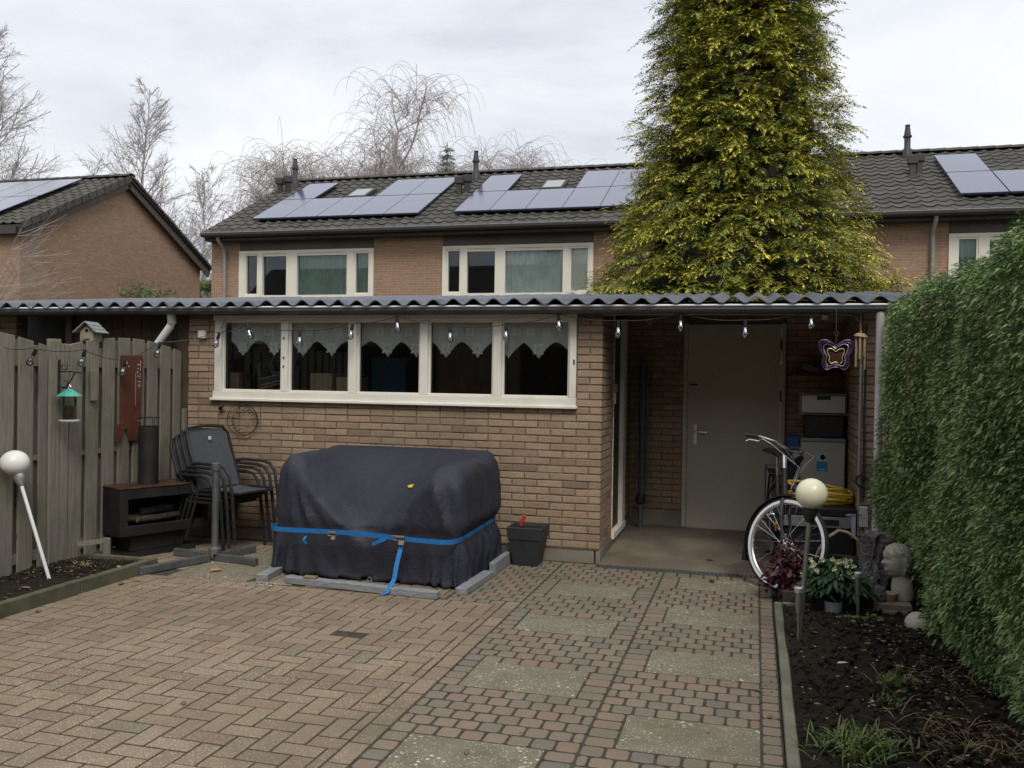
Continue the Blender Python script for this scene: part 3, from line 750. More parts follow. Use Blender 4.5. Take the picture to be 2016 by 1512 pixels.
MB().tube([(-.575,YB-.035,1.03),(-.575,YB-.085,1.03),(-.56,YB-.09,1.03),(-.46,YB-.085,1.025)], .009, 8).build('door_handle', M_ALU, fd, smooth=True)
MB().box((-.64,YB-.04,1.49),(-.56,YB-.029,1.505)).build('bolt', M_DARKTRIM, fd)
for z in (.55,1.35,1.85): MB().box((.228,YB-.045,z),(.245,YB-.03,z+.10)).build('hinge', M_DARKTRIM, fd)
for z in (1.42,): MB().box((HX-.002,8.035,z),(HX+.03,8.10,z+.075)).build('switch_box', M_GREYPLAST, shed, bevel=.004)
MB().box((HX-.002,8.05,1.32),(HX+.02,8.075,1.415)).build('cable_clip', M_LGREYPLAST, shed, bevel=.003)
# conduit and cables on the right wall
MB().tube([(-1.5,7.42,2.075),(-.9,7.43,2.085),(.66,7.42,2.075),(.74,7.42,2.06),(.775,7.42,2.01),(.785,7.42,1.9),(.785,7.42,.56)], .009, 8).build('conduit', M_GREYPIPE, shed, smooth=True)
MB().tube([(.808,7.385,2.0),(.812,7.385,1.5),(.806,7.385,1.3),(.812,7.385,.9),(.80,7.385,.62)], .005, 6).tube([(.818,7.384,2.0),(.820,7.384,1.6),(.815,7.384,1.35),(.824,7.384,.9),(.815,7.384,.62)], .005, 6).build('wall_cable', M_BLACK, shed, smooth=True)
# ---------------------------------------------------------------- terraced houses behind
EY, EZ, RY, RZ = 20.05, 5.063, 24.657, 7.36
PITCH = math.atan2(RZ-EZ, RY-EY); SL = math.hypot(RY-EY, RZ-EZ)
def tile_mesh(w, ln):
    n = 8; v = []; f = []
    prof = [(.019*math.cos(2*math.pi*(i/n))+.006*math.cos(4*math.pi*i/n)) for i in range(n+1)]
    for (yy, zz) in ((0,.026),(ln,-.004),(0,.004)):
        for i in range(n+1): v.append((w*i/n-w/2, yy, zz+prof[i]))
    m = n+1
    for i in range(n): f += [(i,i+1,m+i+1,m+i), (i+1,i,2*m+i,2*m+i+1)]
    f += [(0,m,2*m), (n,2*m+n,m+n)]
    return MB().add(v, f).mesh('roof_tile', M_TILE, smooth=35)
TW = 5.588/19; TG = SL/15
TILE = tile_mesh(TW*1.02, TG*1.17)
RIDGE = MB().add(*(lambda n: ([(x, .11*math.cos(math.pi*i/n), .085*math.sin(math.pi*i/n)+(.012 if x else 0)) for x in (0,.42) for i in range(n+1)]+[(x, .125*math.cos(math.pi*i/n), -.0+.065*math.sin(math.pi*i/n)) for x in (.42,) for i in range(n+1)], [(i,i+1,n+1+i+1,n+1+i) for i in range(n)]+[(n+1+i,n+2+i,2*n+3+i,2*n+2+i) for i in range(n)]))(6)).mesh('ridge_tile', M_TILE, smooth=60)
def tiles(parent, x0, nx, ey, ez, pitch, gauge, ny, face=1, mesh=None, tw=TW):
    for j in range(ny):
        for i in range(nx):
            o = bpy.data.objects.new('roof_tile', mesh or TILE); COL.objects.link(o); o.parent = parent
            d = j*gauge
            o.location = (x0+(i+.5)*tw, ey+face*d*math.cos(pitch), ez+d*math.sin(pitch)+.02+random.uniform(-.003,.003))
            o.rotation_euler = (pitch+random.gauss(0,.006), 0, 0) if face > 0 else (-pitch, 0, 0)
def on_roof(x, y, off=0.):
    t = (y-EY)/(RY-EY); return Vector((x, y-off*math.sin(PITCH), EZ+(RZ-EZ)*t+off*math.cos(PITCH)))
def roof_quad(mb, x0, x1, y0, y1, o0, o1):
    v = [on_roof(x,y,o) for o in (o0,o1) for x,y in ((x0,y0),(x1,y0),(x1,y1),(x0,y1))]; return mb.add(v, MB.BF)
HW = 20.5
def house(x0, label, win, panes, curtain, panels, skyl, flues, pipe, panel_cols=None):
    x1 = x0+5.588; h = thing('terraced_house', label, 'house', (x0+2.8,20.5,0), group='terraced houses behind the shed')
    wx0, wx1 = win; z0, z1, zt = 3.466, 4.678, 4.925
    w = MB().box((x0,HW,0),(wx0,HW+.25,zt)).box((wx1,HW,0),(x1,HW+.25,zt)).box((wx0,HW,0),(wx1,HW+.25,z0))
    w.box((x0,28.9,0),(x1,29.1,zt)); w.box((x0,HW+.25,0),(x0+.1,28.9,zt)).box((x1-.1,HW+.25,0),(x1,28.9,zt))
    w.prism([(HW+.3,zt),(28.9,zt),(24.657,7.25)], 0, x0+.02, x0+.12)
    w.build('wall', M_HBRICK, h)
    MB().box((wx0,HW-.004,z1),(wx1,HW+.2,zt)).build('spandrel_panel', M_BROWNPANEL, h)
    # roof
    rf = MB(); roof_quad(rf, x0, x1, EY+.02, RY, -.09, -.02)
    rf.add([(x0,RY,RZ-.1),(x1,RY,RZ-.1),(x1,29.3,EZ),(x0,29.3,EZ),(x0,RY,RZ-.02),(x1,RY,RZ-.02),(x1,29.3,EZ+.08),(x0,29.3,EZ+.08)], MB.BF)
    ro = rf.build('roof', M_DARKTRIM, h)
    tiles(ro, x0, 19, EY, EZ, PITCH, TG, 15)
    for i in range(15):
        o = bpy.data.objects.new('ridge_tile', RIDGE); COL.objects.link(o); o.parent = ro
        o.location = (x0+i*.3725, RY+.02, RZ+.03); o.scale = (.89,1.35,1.0)
    MB().box((x0,20.17,zt-.005),(x1,HW+.1,EZ-.02)).build('eaves_board', M_DARKTRIM, h)
    gm = MB(); gq = [(-.075,.03),(-.07,-.03),(-.04,-.065),(.0,-.075),(.05,-.06),(.075,-.02),(.075,.03)]
    gm.prism([(20.05+a, EZ+b) for a,b in gq], 0, x0, x1); gu = gm.build('gutter', M_DARKTRIM, h)
    MB().box((x0,19.972,EZ+.025),(x1,19.985,EZ+.04)).build('gutter_lip', M_GREYPIPE, gu)
    if pipe is not None:
        MB().tube([(pipe,20.1,EZ-.05),(pipe,20.12,EZ-.13),(pipe,20.40,EZ-.33),(pipe,20.43,EZ-.42),(pipe,20.43,0)], .045, 10).build('downpipe', M_GREYPIPE, h, smooth=True)
    # window
    fm = MB(); y0, y1 = HW-.03, HW+.09; zb, zc = z0+.07, z1-.075
    fm.box((wx0,y0,z0),(wx1,y1,zb)).box((wx0,y0,zc),(wx1,y1,z1))
    ed = [wx0]+[e for p in panes for e in p]+[wx1]
    for i in range(0, len(ed), 2): fm.box((ed[i],y0+.002,zb+.0002),(ed[i+1],y1,zc-.0002))
    wf = fm.build('window_frame', M_HWHITE, h)
    for i, (a, b) in enumerate(panes):
        if i in (0, 3):
            s = .045; sm = MB().box((a,y0+.02,zb),(b,y1-.01,zb+s)).box((a,y0+.02,zc-s),(b,y1-.01,zc)).box((a,y0+.021,zb+s),(a+s,y1-.01,zc-s)).box((b-s,y0+.021,zb+s),(b,y1-.01,zc-s))
            sm.build('sash', M_HWHITE, wf)
        else:
            MB().box((a,y0+.025,zc-.07),(b,y1-.01,zc)).build('vent_grille', M_HWHITE, wf)
        MB().box((a,HW+.05,zb),(b,HW+.056,zc)).build('pane', M_HGLASS, wf)
        if curtain[i]:
            kind, d = curtain[i]; n = 90; v = []
            for k in range(n+1):
                xx = a-.04+(b-a+.08)*k/n
                yy = HW+(.07 if kind == 'blind' else .14)+(.028*math.sin(xx*38+math.sin(xx*9)*1.5) if kind != 'blind' else 0)
                v += [(xx,yy,zb-.1),(xx,yy,zc-(.0 if kind == 'blind' else .03))]
            MB().add(v, [(2*k,2*k+2,2*k+3,2*k+1) for k in range(n)]).build('curtain' if kind != 'blind' else 'roller_blind', {'green':M_CURTGREEN,'white':M_CURTWHITE,'blind':M_BLIND}[kind], wf, smooth=True)
    MB().box((wx0+.02,23.0,z0-.9),(wx1-.02,23.1,z1+.1)).box((wx0+.02,HW+.26,z0-.95),(wx1-.02,23,z0-.9)).box((wx0+.02,HW+.26,z1+.05),(wx1-.02,23,z1+.1)).box((wx0-.05,HW+.26,z0-.9),(wx0+.02,23.1,z1+.1)).box((wx1-.02,HW+.26,z0-.9),(wx1+.05,23.1,z1+.1)).build('room', M_ROOM, h)
    # roof furniture
    for (px, row) in panels:
        a, b = ((20.78,22.36),(22.385,23.90))[row]; pw = panel_cols
        p = roof_quad(MB(), px+.008, px+pw-.008, a+.008, b-.008, .115, .15).build('solar_panel', M_SOLAR, h)
        fr_ = MB(); roof_quad(fr_, px+.004, px+pw-.004, a+.004, b-.004, .10, .114); fr_.build('panel_frame', M_BLACK, p)
    for sx, sy in skyl:
        s = MB(); roof_quad(s, sx, sx+.62, sy, sy+.74, .0, .12); so = s.build('skylight', M_DARKTRIM, h)
        s = MB(); roof_quad(s, sx+.07, sx+.55, sy+.07, sy+.67, .121, .128); s.build('pane', M_SOLAR_SKY, so)
    for (fx, fy, kind) in flues:
        b = on_roof(fx, fy)
        if kind == 'pipe':
            q = MB().lathe([(.11,-.15),(.11,.22),(.075,.27),(.075,.52),(.105,.53),(.105,.57),(.085,.58),(.055,.80),(.062,.81),(.062,.84),(.0,.85)], 14, c=b)
            q.build('flue_pipe', M_DARKTRIM, h, smooth=True)
        else:
            for dx, dz in ((0,0),(.17,.08)):
                q = MB().obox(b+Vector((dx,dx*.9,.12+dz)), (.13,.13,.5)).obox(b+Vector((dx,dx*.9,.37+dz)), (.22,.2,.18))
                q.build('roof_vent', M_DARKTRIM, h, bevel=.01)
    return h
M_SOLAR_SKY = simple('skylight_glass', (.30,.34,.36), .08, .6, var=.05, spec=.9)
house(-13.75, 'end terraced house with green curtains, far left solar panels and the terrace gable end', (-12.93,-9.17), [(-12.77,-12.37),(-12.25,-11.57),(-11.27,-9.89),(-9.70,-9.27)],
      [None,None,('green',0),('green',0)], [(-12.72+.923*i,0) for i in range(5)]+[(-12.72,1),(-12.72+.923*3,1),(-12.72+.923*4,1)], [(-10.95,22.52)], [(-13.52,23.5,'vent'),(-13.42,24.2,'pipe')], -13.32, .923)
house(-8.162, 'middle terraced house with pale pleated curtains and a cream blind, left of the conifer', (-7.366,-3.675), [(-7.27,-6.89),(-6.74,-6.04),(-5.79,-4.39),(-4.24,-3.76)],
      [None,None,('white',0),('blind',0)], [(-7.18+.90*i,0) for i in range(5)]+[(-7.18,1),(-7.18+2.7,1),(-7.18+3.6,1)], [(-5.48,22.55)], [(-7.72,22.7,'vent'),(-7.66,23.95,'pipe')], None, .90)
house(-2.574, 'terraced house mostly hidden behind the golden conifer', (-1.75,1.95), [(-1.65,-1.25),(-1.1,-.4),(-.15,1.2),(1.4,1.85)],
      [None,('white',0),('white',0),None], [], [], [(2.95,24.2,'vent')] if False else [], None, .9)
house(3.014, 'right terraced house with grey downpipe and solar panels, partly behind the hedge', (3.847,7.6), [(4.0,4.42),(4.62,5.3),(5.55,6.9),(7.1,7.5)],
      [('green',0),None,('white',0),None], [(4.10,0),(5.04,0),(5.98,0),(6.92,0),(4.10,1)], [], [(3.45,22.7,'vent'),(3.56,24.25,'pipe')], 3.53, .93)
# sticking-out things seen in the left house's window
# ---------------------------------------------------------------- gable house at far left
GX = -18.4
gh = thing('gable_house', 'brick house at far left showing its brown gable end and solar panels', 'house', (GX-4,19,0))
MB().prism([(19.0,0),(26.75,0),(26.75,5.15),(22.92,7.15),(19.0,5.2)], 0, GX-.2, GX).build('gable_wall', M_HBRICK_SIDE, gh)
MB().box((-31,19.0,0),(GX-.2,19.25,5.25)).build('wall', M_HBRICK, gh)
ny_, ez_, ry_, rz_ = 18.80, 5.27, 22.92, 7.34
pt = math.atan2(rz_-ez_, ry_-ny_); sl = math.hypot(ry_-ny_, rz_-ez_)
rf = MB().add([(-31,ny_,ez_-.1),(GX+.25,ny_,ez_-.1),(GX+.25,ry_,rz_-.1),(-31,ry_,rz_-.1),(-31,ny_,ez_-.02),(GX+.25,ny_,ez_-.02),(GX+.25,ry_,rz_-.02),(-31,ry_,rz_-.02)], MB.BF)
rf.add([(-31,ry_,rz_-.1),(GX+.25,ry_,rz_-.1),(GX+.25,27.05,5.05),(-31,27.05,5.05),(-31,ry_,rz_-.02),(GX+.25,ry_,rz_-.02),(GX+.25,27.05,5.13),(-31,27.05,5.13)], MB.BF)
gro = rf.build('roof', M_DARKTRIM, gh)
tg = sl/14; tm = tile_mesh(.30*1.02, tg*1.17)
tiles(gro, GX+.27-.30*20, 20, ny_, ez_, pt, tg, 14, mesh=tm, tw=.30)
# far slope edge tiles and verge blocks
for j in range(14):
    d = j*tg; MB().obox((GX+.24, ny_+(d+.16)*math.cos(pt), ez_+(d+.16)*math.sin(pt)-.03), (.06,.30,.16), (pt+.06,0,0)).build('verge_tile', M_TILE, gro)
pf = math.atan2(rz_-5.09, 27.05-ry_); sf = math.hypot(27.05-ry_, rz_-5.09)
for j in range(14):
    d = (j+.5)*sf/14; MB().obox((GX+.20, ry_+d*math.cos(pf), rz_-d*math.sin(pf)+.03), (.20,.34,.07), (-pf+.05,0,0)).build('verge_tile', M_TILE, gro)
for i in range(15):
    o = bpy.data.objects.new('ridge_tile', RIDGE); COL.objects.link(o); o.parent = gro; o.location = (GX+.27-(i+1)*.3725, ry_, rz_+.03); o.scale = (.89,1.35,1)
for (a, za, b, zb) in ((ny_,ez_-.06,ry_,rz_-.06),(ry_,rz_-.06,27.05,5.03)):
    MB().bar((GX+.16,a,za-.11),(GX+.16,b,zb-.11),.05,.26).build('bargeboard', M_BROWNPANEL, gh)
MB().box((-31,18.75,5.02),(GX+.1,19.0,5.2)).build('eaves_board', M_DARKTRIM, gh)
for c in range(3):
    for r_ in range(2):
        x = -19.45-c*1.0; d0 = .42+r_*1.86
        v = []
        for o_ in (.13,.16):
            for xx, dd in ((x-.97,d0),(x,d0),(x,d0+1.82),(x-.97,d0+1.82)):
                v.append((xx, ny_+dd*math.cos(pt)-o_*math.sin(pt), ez_+dd*math.sin(pt)+o_*math.cos(pt)))
        MB().add(v, MB.BF).build('solar_panel', M_SOLAR, gh)

# ---------------------------------------------------------------- foliage helpers
def fronds(P, D, L, rs, droop=.25, width=.42, npair=5, c0=None, clump=None, roll=1.0, base=.10):
    n = len(P); D = D/np.linalg.norm(D,axis=1,keepdims=True)
    up = np.zeros((n,3)); up[:,2] = 1; up += rs.normal(0,.35*roll,(n,3))
    S = np.cross(D, up); S /= np.linalg.norm(S,axis=1,keepdims=True)+1e-9
    T = []; tt = []
    for k in range(npair):
        y = .06+.86*k/npair; w = width*(1-.13*k*5/npair)
        for s in (-1,1):
            T += [(0,y),(s*w,y+.22),(s*.02,y+base)]; tt += [y,y+.22,y+base]
    T += [(-.07,.8),(.07,.8),(0,1.08)]; tt += [.8,.8,1.08]
    T = np.array(T); tt = np.array(tt); m = len(T)
    L = np.asarray(L).reshape(n,1,1)
    jit = 1+rs.normal(0,.15,(n,m,1))
    V = P[:,None,:]+L*(T[None,:,0:1]*jit*S[:,None,:]+T[None,:,1:2]*D[:,None,:])
    V[...,2] -= (L[...,0]*droop*(T[None,:,1]**2))
    V[...,2] += L[...,0]*rs.normal(0,.03,(n,m))
    A = np.ones((n,m,4)); A[...,0] = (c0 if c0 is not None else rs.uniform(0,1,n))[:,None]; A[...,1] = tt[None,:]; A[...,2] = (clump if clump is not None else rs.uniform(0,1,n))[:,None]
    return V.reshape(-1,3), np.arange(n*m).reshape(-1,3), A.reshape(-1,4)

# golden conifer
def conifer():
    rs = np.random.default_rng(11); cx, cy = -.30, 13.3
    zz = [1.2,2.0,2.8,3.3,3.9,4.6,5.5,6.5,7.5,8.6,9.8,10.8]; rr = [2.05,2.14,2.12,1.94,1.66,1.46,1.31,1.17,1.0,.76,.42,.05]
    t = thing('conifer_tree', 'tall golden yellow-green conifer rising behind the shed roof', 'tree', (cx,cy,0))
    MB().tube([(cx,cy,0),(cx+.03,cy,3),(cx-.02,cy,7),(cx,cy,10.6)], [.22,.17,.10,.02], 10).build('trunk', M_BARK, t, smooth=True)
    lim = MB()
    nb = 8600
    z = 1.5+9.2*rs.uniform(0,1,nb)**1.22; r = np.interp(z, zz, rr); th = rs.uniform(0,2*np.pi,nb)
    lobe = 1+.06*np.sin(th*5+z*1.7)+.06*np.sin(th*9-z*3.1)+.05*np.sin(th*2+z*5.0)
    depth = rs.uniform(0,1,nb)**1.8
    rad = (r*lobe*(1-.40*depth)-.21)+rs.normal(0,.05,nb)
    cos, sin = np.cos(th), np.sin(th)
    B = np.stack([cx+rad*cos, cy+rad*sin, z-.05], 1)
    O = np.stack([cos+rs.normal(0,.28,nb), sin+rs.normal(0,.28,nb), rs.normal(.30,.28,nb)], 1); O /= np.linalg.norm(O,axis=1,keepdims=True)
    for i in range(0, nb, 20):
        lim.tube([(cx,cy,z[i]-.25), (cx+rad[i]*.6*cos[i], cy+rad[i]*.6*sin[i], z[i]+.02), tuple(B[i])], [.03,.018,.004], 4, cap=False)
    lim.build('limbs', M_BARK, t)
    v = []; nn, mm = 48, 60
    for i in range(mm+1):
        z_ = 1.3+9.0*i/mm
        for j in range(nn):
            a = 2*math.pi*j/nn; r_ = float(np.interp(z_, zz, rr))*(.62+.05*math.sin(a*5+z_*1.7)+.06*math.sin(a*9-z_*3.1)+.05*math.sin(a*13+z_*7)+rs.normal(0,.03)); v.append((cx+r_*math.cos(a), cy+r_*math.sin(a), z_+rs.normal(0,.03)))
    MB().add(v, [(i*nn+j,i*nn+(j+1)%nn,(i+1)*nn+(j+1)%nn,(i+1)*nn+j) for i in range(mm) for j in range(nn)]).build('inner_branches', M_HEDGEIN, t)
    # flat sprays: an axis with shorter side twigs, drooping towards the tip, yellowest at the tip
    k = 13; n = nb*k; j = np.tile(np.arange(k),nb); sp = np.repeat(rs.uniform(.22,.40,nb),k)
    Bk = np.repeat(B,k,0); Ok = np.repeat(O,k,0); up = np.repeat(np.array([[0,0,1.]])+rs.normal(0,.45,(nb,3)),k,0)
    side = np.cross(Ok,up); side /= np.linalg.norm(side,axis=1,keepdims=True)+1e-9
    s_ = (j//2+.6)/(k/2); sg = np.where(j % 2 == 0,1.,-1.); tip = j == k-1; s_ = np.where(tip,.92,s_)
    P = Bk+Ok*(sp*s_)[:,None]; P[:,2] -= sp*.42*s_**2
    D = Ok*np.where(tip,1,.72)[:,None]+side*(np.where(tip,0,.75)*sg)[:,None]+rs.normal(0,.16,(n,3)); D[:,2] -= .45*s_
    L = sp*np.where(tip,.42,.50-.22*s_)*rs.uniform(.8,1.2,n)
    br = np.repeat(rs.beta(1.2,1.5,nb),k); c0 = np.clip(br*.85+rs.uniform(-.05,.2,n),0,1)
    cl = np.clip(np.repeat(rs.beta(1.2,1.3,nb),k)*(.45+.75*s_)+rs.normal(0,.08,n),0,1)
    V, T, A = fronds(P, D, L, rs, .25, .30, 4, c0, cl, base=.12, roll=.6)
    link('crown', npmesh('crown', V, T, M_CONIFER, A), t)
conifer()

# hedge along the right side
def hedge():
    rs = np.random.default_rng(23)
    t = thing('conifer_hedge', 'tall clipped dark green conifer hedge along the right side of the garden', 'hedge', (1.5,5.3,0))
    Y_A, Y_B = 3.0, 7.22
    def xf(y, z):
        base = 1.06-.02*(y-4)*0
        base = np.interp(y, [3,4,5,6,6.6,7.22], [1.19,1.14,1.10,1.07,1.01,.97])
        low = np.clip((.5-z)/.5,0,1)*.06
        return base+low+.045*np.sin(y*3.1+z*1.7)+.035*np.sin(y*7.3-z*4.1)+.02*np.sin(z*9+y*5)+.10*np.clip((z-1.9)/.4,0,1)**2
    def zt(y): return np.interp(y, [3,5.2,6.0,6.6,7.22], [2.20,2.20,2.19,2.16,2.08])+.03*np.sin(y*9)
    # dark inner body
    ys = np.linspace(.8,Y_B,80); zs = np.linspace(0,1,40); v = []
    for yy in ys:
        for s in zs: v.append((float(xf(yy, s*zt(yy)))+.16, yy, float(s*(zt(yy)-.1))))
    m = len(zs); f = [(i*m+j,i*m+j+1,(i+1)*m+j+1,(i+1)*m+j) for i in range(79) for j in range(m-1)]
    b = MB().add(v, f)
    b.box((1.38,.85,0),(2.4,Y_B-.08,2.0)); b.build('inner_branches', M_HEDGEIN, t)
    n1 = 70000
    y = rs.uniform(Y_A,Y_B,n1); z = rs.uniform(0.04,1,n1)*zt(y); dp = rs.uniform(0,1,n1)**2
    x = xf(y,z)+.10*dp
    P1 = np.stack([x,y,z],1); D1 = np.stack([-.8+.0*y, rs.normal(-.25,.65,n1), rs.normal(.15,.6,n1)],1)
    # end face towards the shed / left tip and top
    n2 = 15000
    x2 = rs.uniform(1.02,2.2,n2); y2 = rs.uniform(Y_A,Y_B,n2); z2 = zt(y2)+rs.normal(0,.03,n2)+.02*np.sin(x2*14)
    ok = x2 > xf(y2,z2)
    P2 = np.stack([x2,y2,z2],1)[ok]; D2 = np.stack([rs.normal(-.3,.6,n2),rs.normal(-.1,.6,n2),rs.normal(.8,.4,n2)],1)[ok]
    n3 = 5000
    x3 = rs.uniform(.97,1.5,n3); z3 = rs.uniform(.04,2.08,n3); P3 = np.stack([x3, np.full(n3,Y_B)+rs.normal(0,.03,n3)-.04*np.sin(z3*5), z3],1); D3 = np.stack([rs.normal(-.4,.5,n3), rs.normal(.3,.4,n3), rs.normal(0,.5,n3)],1)
    n4 = 15000; y4 = rs.uniform(.8,Y_A,n4); z4 = rs.uniform(.04,1,n4)*zt(y4); P4 = np.stack([xf(y4,z4)+.08*rs.uniform(0,1,n4)**2,y4,z4],1); D4 = np.stack([-.8+0*y4,rs.normal(-.25,.65,n4),rs.normal(.15,.6,n4)],1)
    n5 = 9000; e5 = rs.uniform(0,1,n5) < .5; x5 = rs.uniform(1.15,2.4,n5); y5 = np.where(e5,.8,rs.uniform(.8,Y_A,n5)); z5 = np.where(e5,rs.uniform(.04,2.2,n5),2.24+rs.normal(0,.03,n5)); P5 = np.stack([x5,y5,z5],1); D5 = np.where(e5[:,None],np.array([-.2,-1,.1]),np.array([-.2,-.1,1]))+rs.normal(0,.5,(n5,3))
    P = np.concatenate([P1,P2,P3,P4,P5]); D = np.concatenate([D1,D2,D3,D4,D5]); n = len(P)
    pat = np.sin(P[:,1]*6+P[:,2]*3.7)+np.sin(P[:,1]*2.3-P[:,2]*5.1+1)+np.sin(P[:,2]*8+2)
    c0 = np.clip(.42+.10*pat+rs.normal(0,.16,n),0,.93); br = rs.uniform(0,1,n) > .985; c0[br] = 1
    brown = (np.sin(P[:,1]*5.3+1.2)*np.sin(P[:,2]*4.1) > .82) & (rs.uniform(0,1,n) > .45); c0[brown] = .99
    L = rs.uniform(.035,.095,n); ext = rs.uniform(0,1,n) > .985; L[ext] *= 1.7; L[-(n4+n5):] *= 1.5
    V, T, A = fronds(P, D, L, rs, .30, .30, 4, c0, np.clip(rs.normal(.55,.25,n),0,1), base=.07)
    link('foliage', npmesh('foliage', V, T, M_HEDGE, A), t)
    s = MB()
    for k in range(9): s.tube([(1.32,3.3+k*.45,0),(1.34,3.32+k*.45,1.0),(1.36,3.3+k*.45,2.1)], [.03,.02,.008], 6)
    s.build('stems', M_BARK, t)
hedge()

# ---------------------------------------------------------------- bare trees far behind
def tubes_mesh(name, lines, mat, n=3):
    Vs = []; Fs = []; o = 0
    for pts, r in lines:
        P = np.asarray(pts); k = len(P)
        d = np.gradient(P, axis=0); d /= np.linalg.norm(d,axis=1,keepdims=True)+1e-9
        ref = np.array([.3,.9,.1]); x = np.cross(d, ref); x /= np.linalg.norm(x,axis=1,keepdims=True)+1e-9; y = np.cross(d,x)
        rr = np.linspace(r[0], r[1], k)[:,None]
        ring = [P+rr*(x*math.cos(2*math.pi*j/n)+y*math.sin(2*math.pi*j/n)) for j in range(n)]
        Vs.append(np.stack(ring,1).reshape(-1,3))
        i = np.arange(k-1)[:,None]; j = np.arange(n)[None,:]; j2 = (j+1) % n
        Fs.append((np.stack([i*n+j, i*n+j2, (i+1)*n+j2, (i+1)*n+j],-1)+o).reshape(-1,4)); o += k*n
    return npmesh(name, np.concatenate(Vs), np.concatenate(Fs), mat)
def bare_tree(label, x, y, h, seed, spread=.28, droop=0., twig=.011, nb=34, sub=9, mat=None, lean=0, start=.25, group='bare trees behind the houses', fine=1.0, strand=.0):
    rs = np.random.default_rng(seed); t = thing('bare_tree', label, 'tree', (x,y,0), group=group)
    k = 12; s = np.linspace(0,1,k); wob = np.cumsum(rs.normal(0,.010,(k,2)),0)*h
    tr = np.stack([x+wob[:,0]+lean*s*h, y+wob[:,1], s*h],1)
    tm_ = tubes_mesh('trunk', [(tr,(h*.011,h*.0012))], M_BIRCH if mat is None else mat, 8); link('trunk', tm_, t)
    lines = []
    def at(f): return np.array([np.interp(f, s, tr[:,i]) for i in range(3)])
    def path(p, d, L, n, grav, jit, sched=None):
        pts = [p.copy()]; d = d/np.linalg.norm(d)
        for i in range(n):
            d = d+rs.normal(0,jit,3); d[2] += grav*(1 if sched is None else 3*(i/n)**2); d /= np.linalg.norm(d); p = p+d*L/n; pts.append(p.copy())
        return np.array(pts), d
    for b in range(nb):
        f = start+(1-start)*rs.uniform(0,1)**.9*.98; p = at(f); a = rs.uniform(0,2*np.pi)
        L = h*spread*(1.15-f*.95)*rs.uniform(.7,1.25); el = 1.0+.7*droop
        q, d = path(p, np.array([math.cos(a),math.sin(a),el]), L, 8, .02-.20*droop if droop > .3 else .02, .12, None if droop < .3 else 1)
        lines.append((q,(h*.0035*(1.2-f),h*.0011)))
        for m in range(max(3,int(sub*(1.2-.75*f)))):
            g = rs.uniform(.2,1); i = int(g*6); pp = q[i]+(q[i+1]-q[i])*rs.uniform(0,1)
            dd = (q[i+1]-q[i])/np.linalg.norm(q[i+1]-q[i])+rs.normal(0,.55,3)
            L2 = L*rs.uniform(.22,.5)
            q2, d2 = path(pp, dd, L2, 5, .03-.16*droop, .14); lines.append((q2,(twig*1.5,twig*.7)))
            for w in range(int(5*fine)):
                i2 = rs.integers(1,5); p3 = q2[i2]
                d3 = (q2[i2]-q2[i2-1]); d3 = d3/np.linalg.norm(d3)+rs.normal(0,.6,3)
                if droop > .3:
                    L3 = rs.uniform(.5,1.3)*strand+.4
                    q3, _ = path(p3, d3*.6+np.array([.25,0,-.2]), L3, 7, -.42*droop, .05)
                else: q3, _ = path(p3, d3, L2*rs.uniform(.25,.6), 3, -.02, .12)
                lines.append((q3,(twig*.75,twig*.4)))
    link('crown', tubes_mesh('crown', lines, M_BIRCHTWIG if droop < .3 else M_TWIG, 3), t)
    return t
bare_tree('tall pale bare birch right behind the far left house ridge', -29.0, 38, 15.4, 3, .32, .15, .0085, 80, 12, fine=1.8)
bare_tree('slender pale bare birch between the gable house and the terrace', -26.0, 38.5, 11.6, 8, .36, .28, .0085, 60, 11, fine=1.8)
bare_tree('small pale bare tree behind the left part of the gable house ridge', -32.5, 38, 12.0, 15, .34, .1, .0085, 40, 10, fine=1.6)
bare_tree('large bare birch at the left edge of the photo', -37.2, 37, 18.2, 5, .33, .25, .0085, 90, 12, fine=1.8)
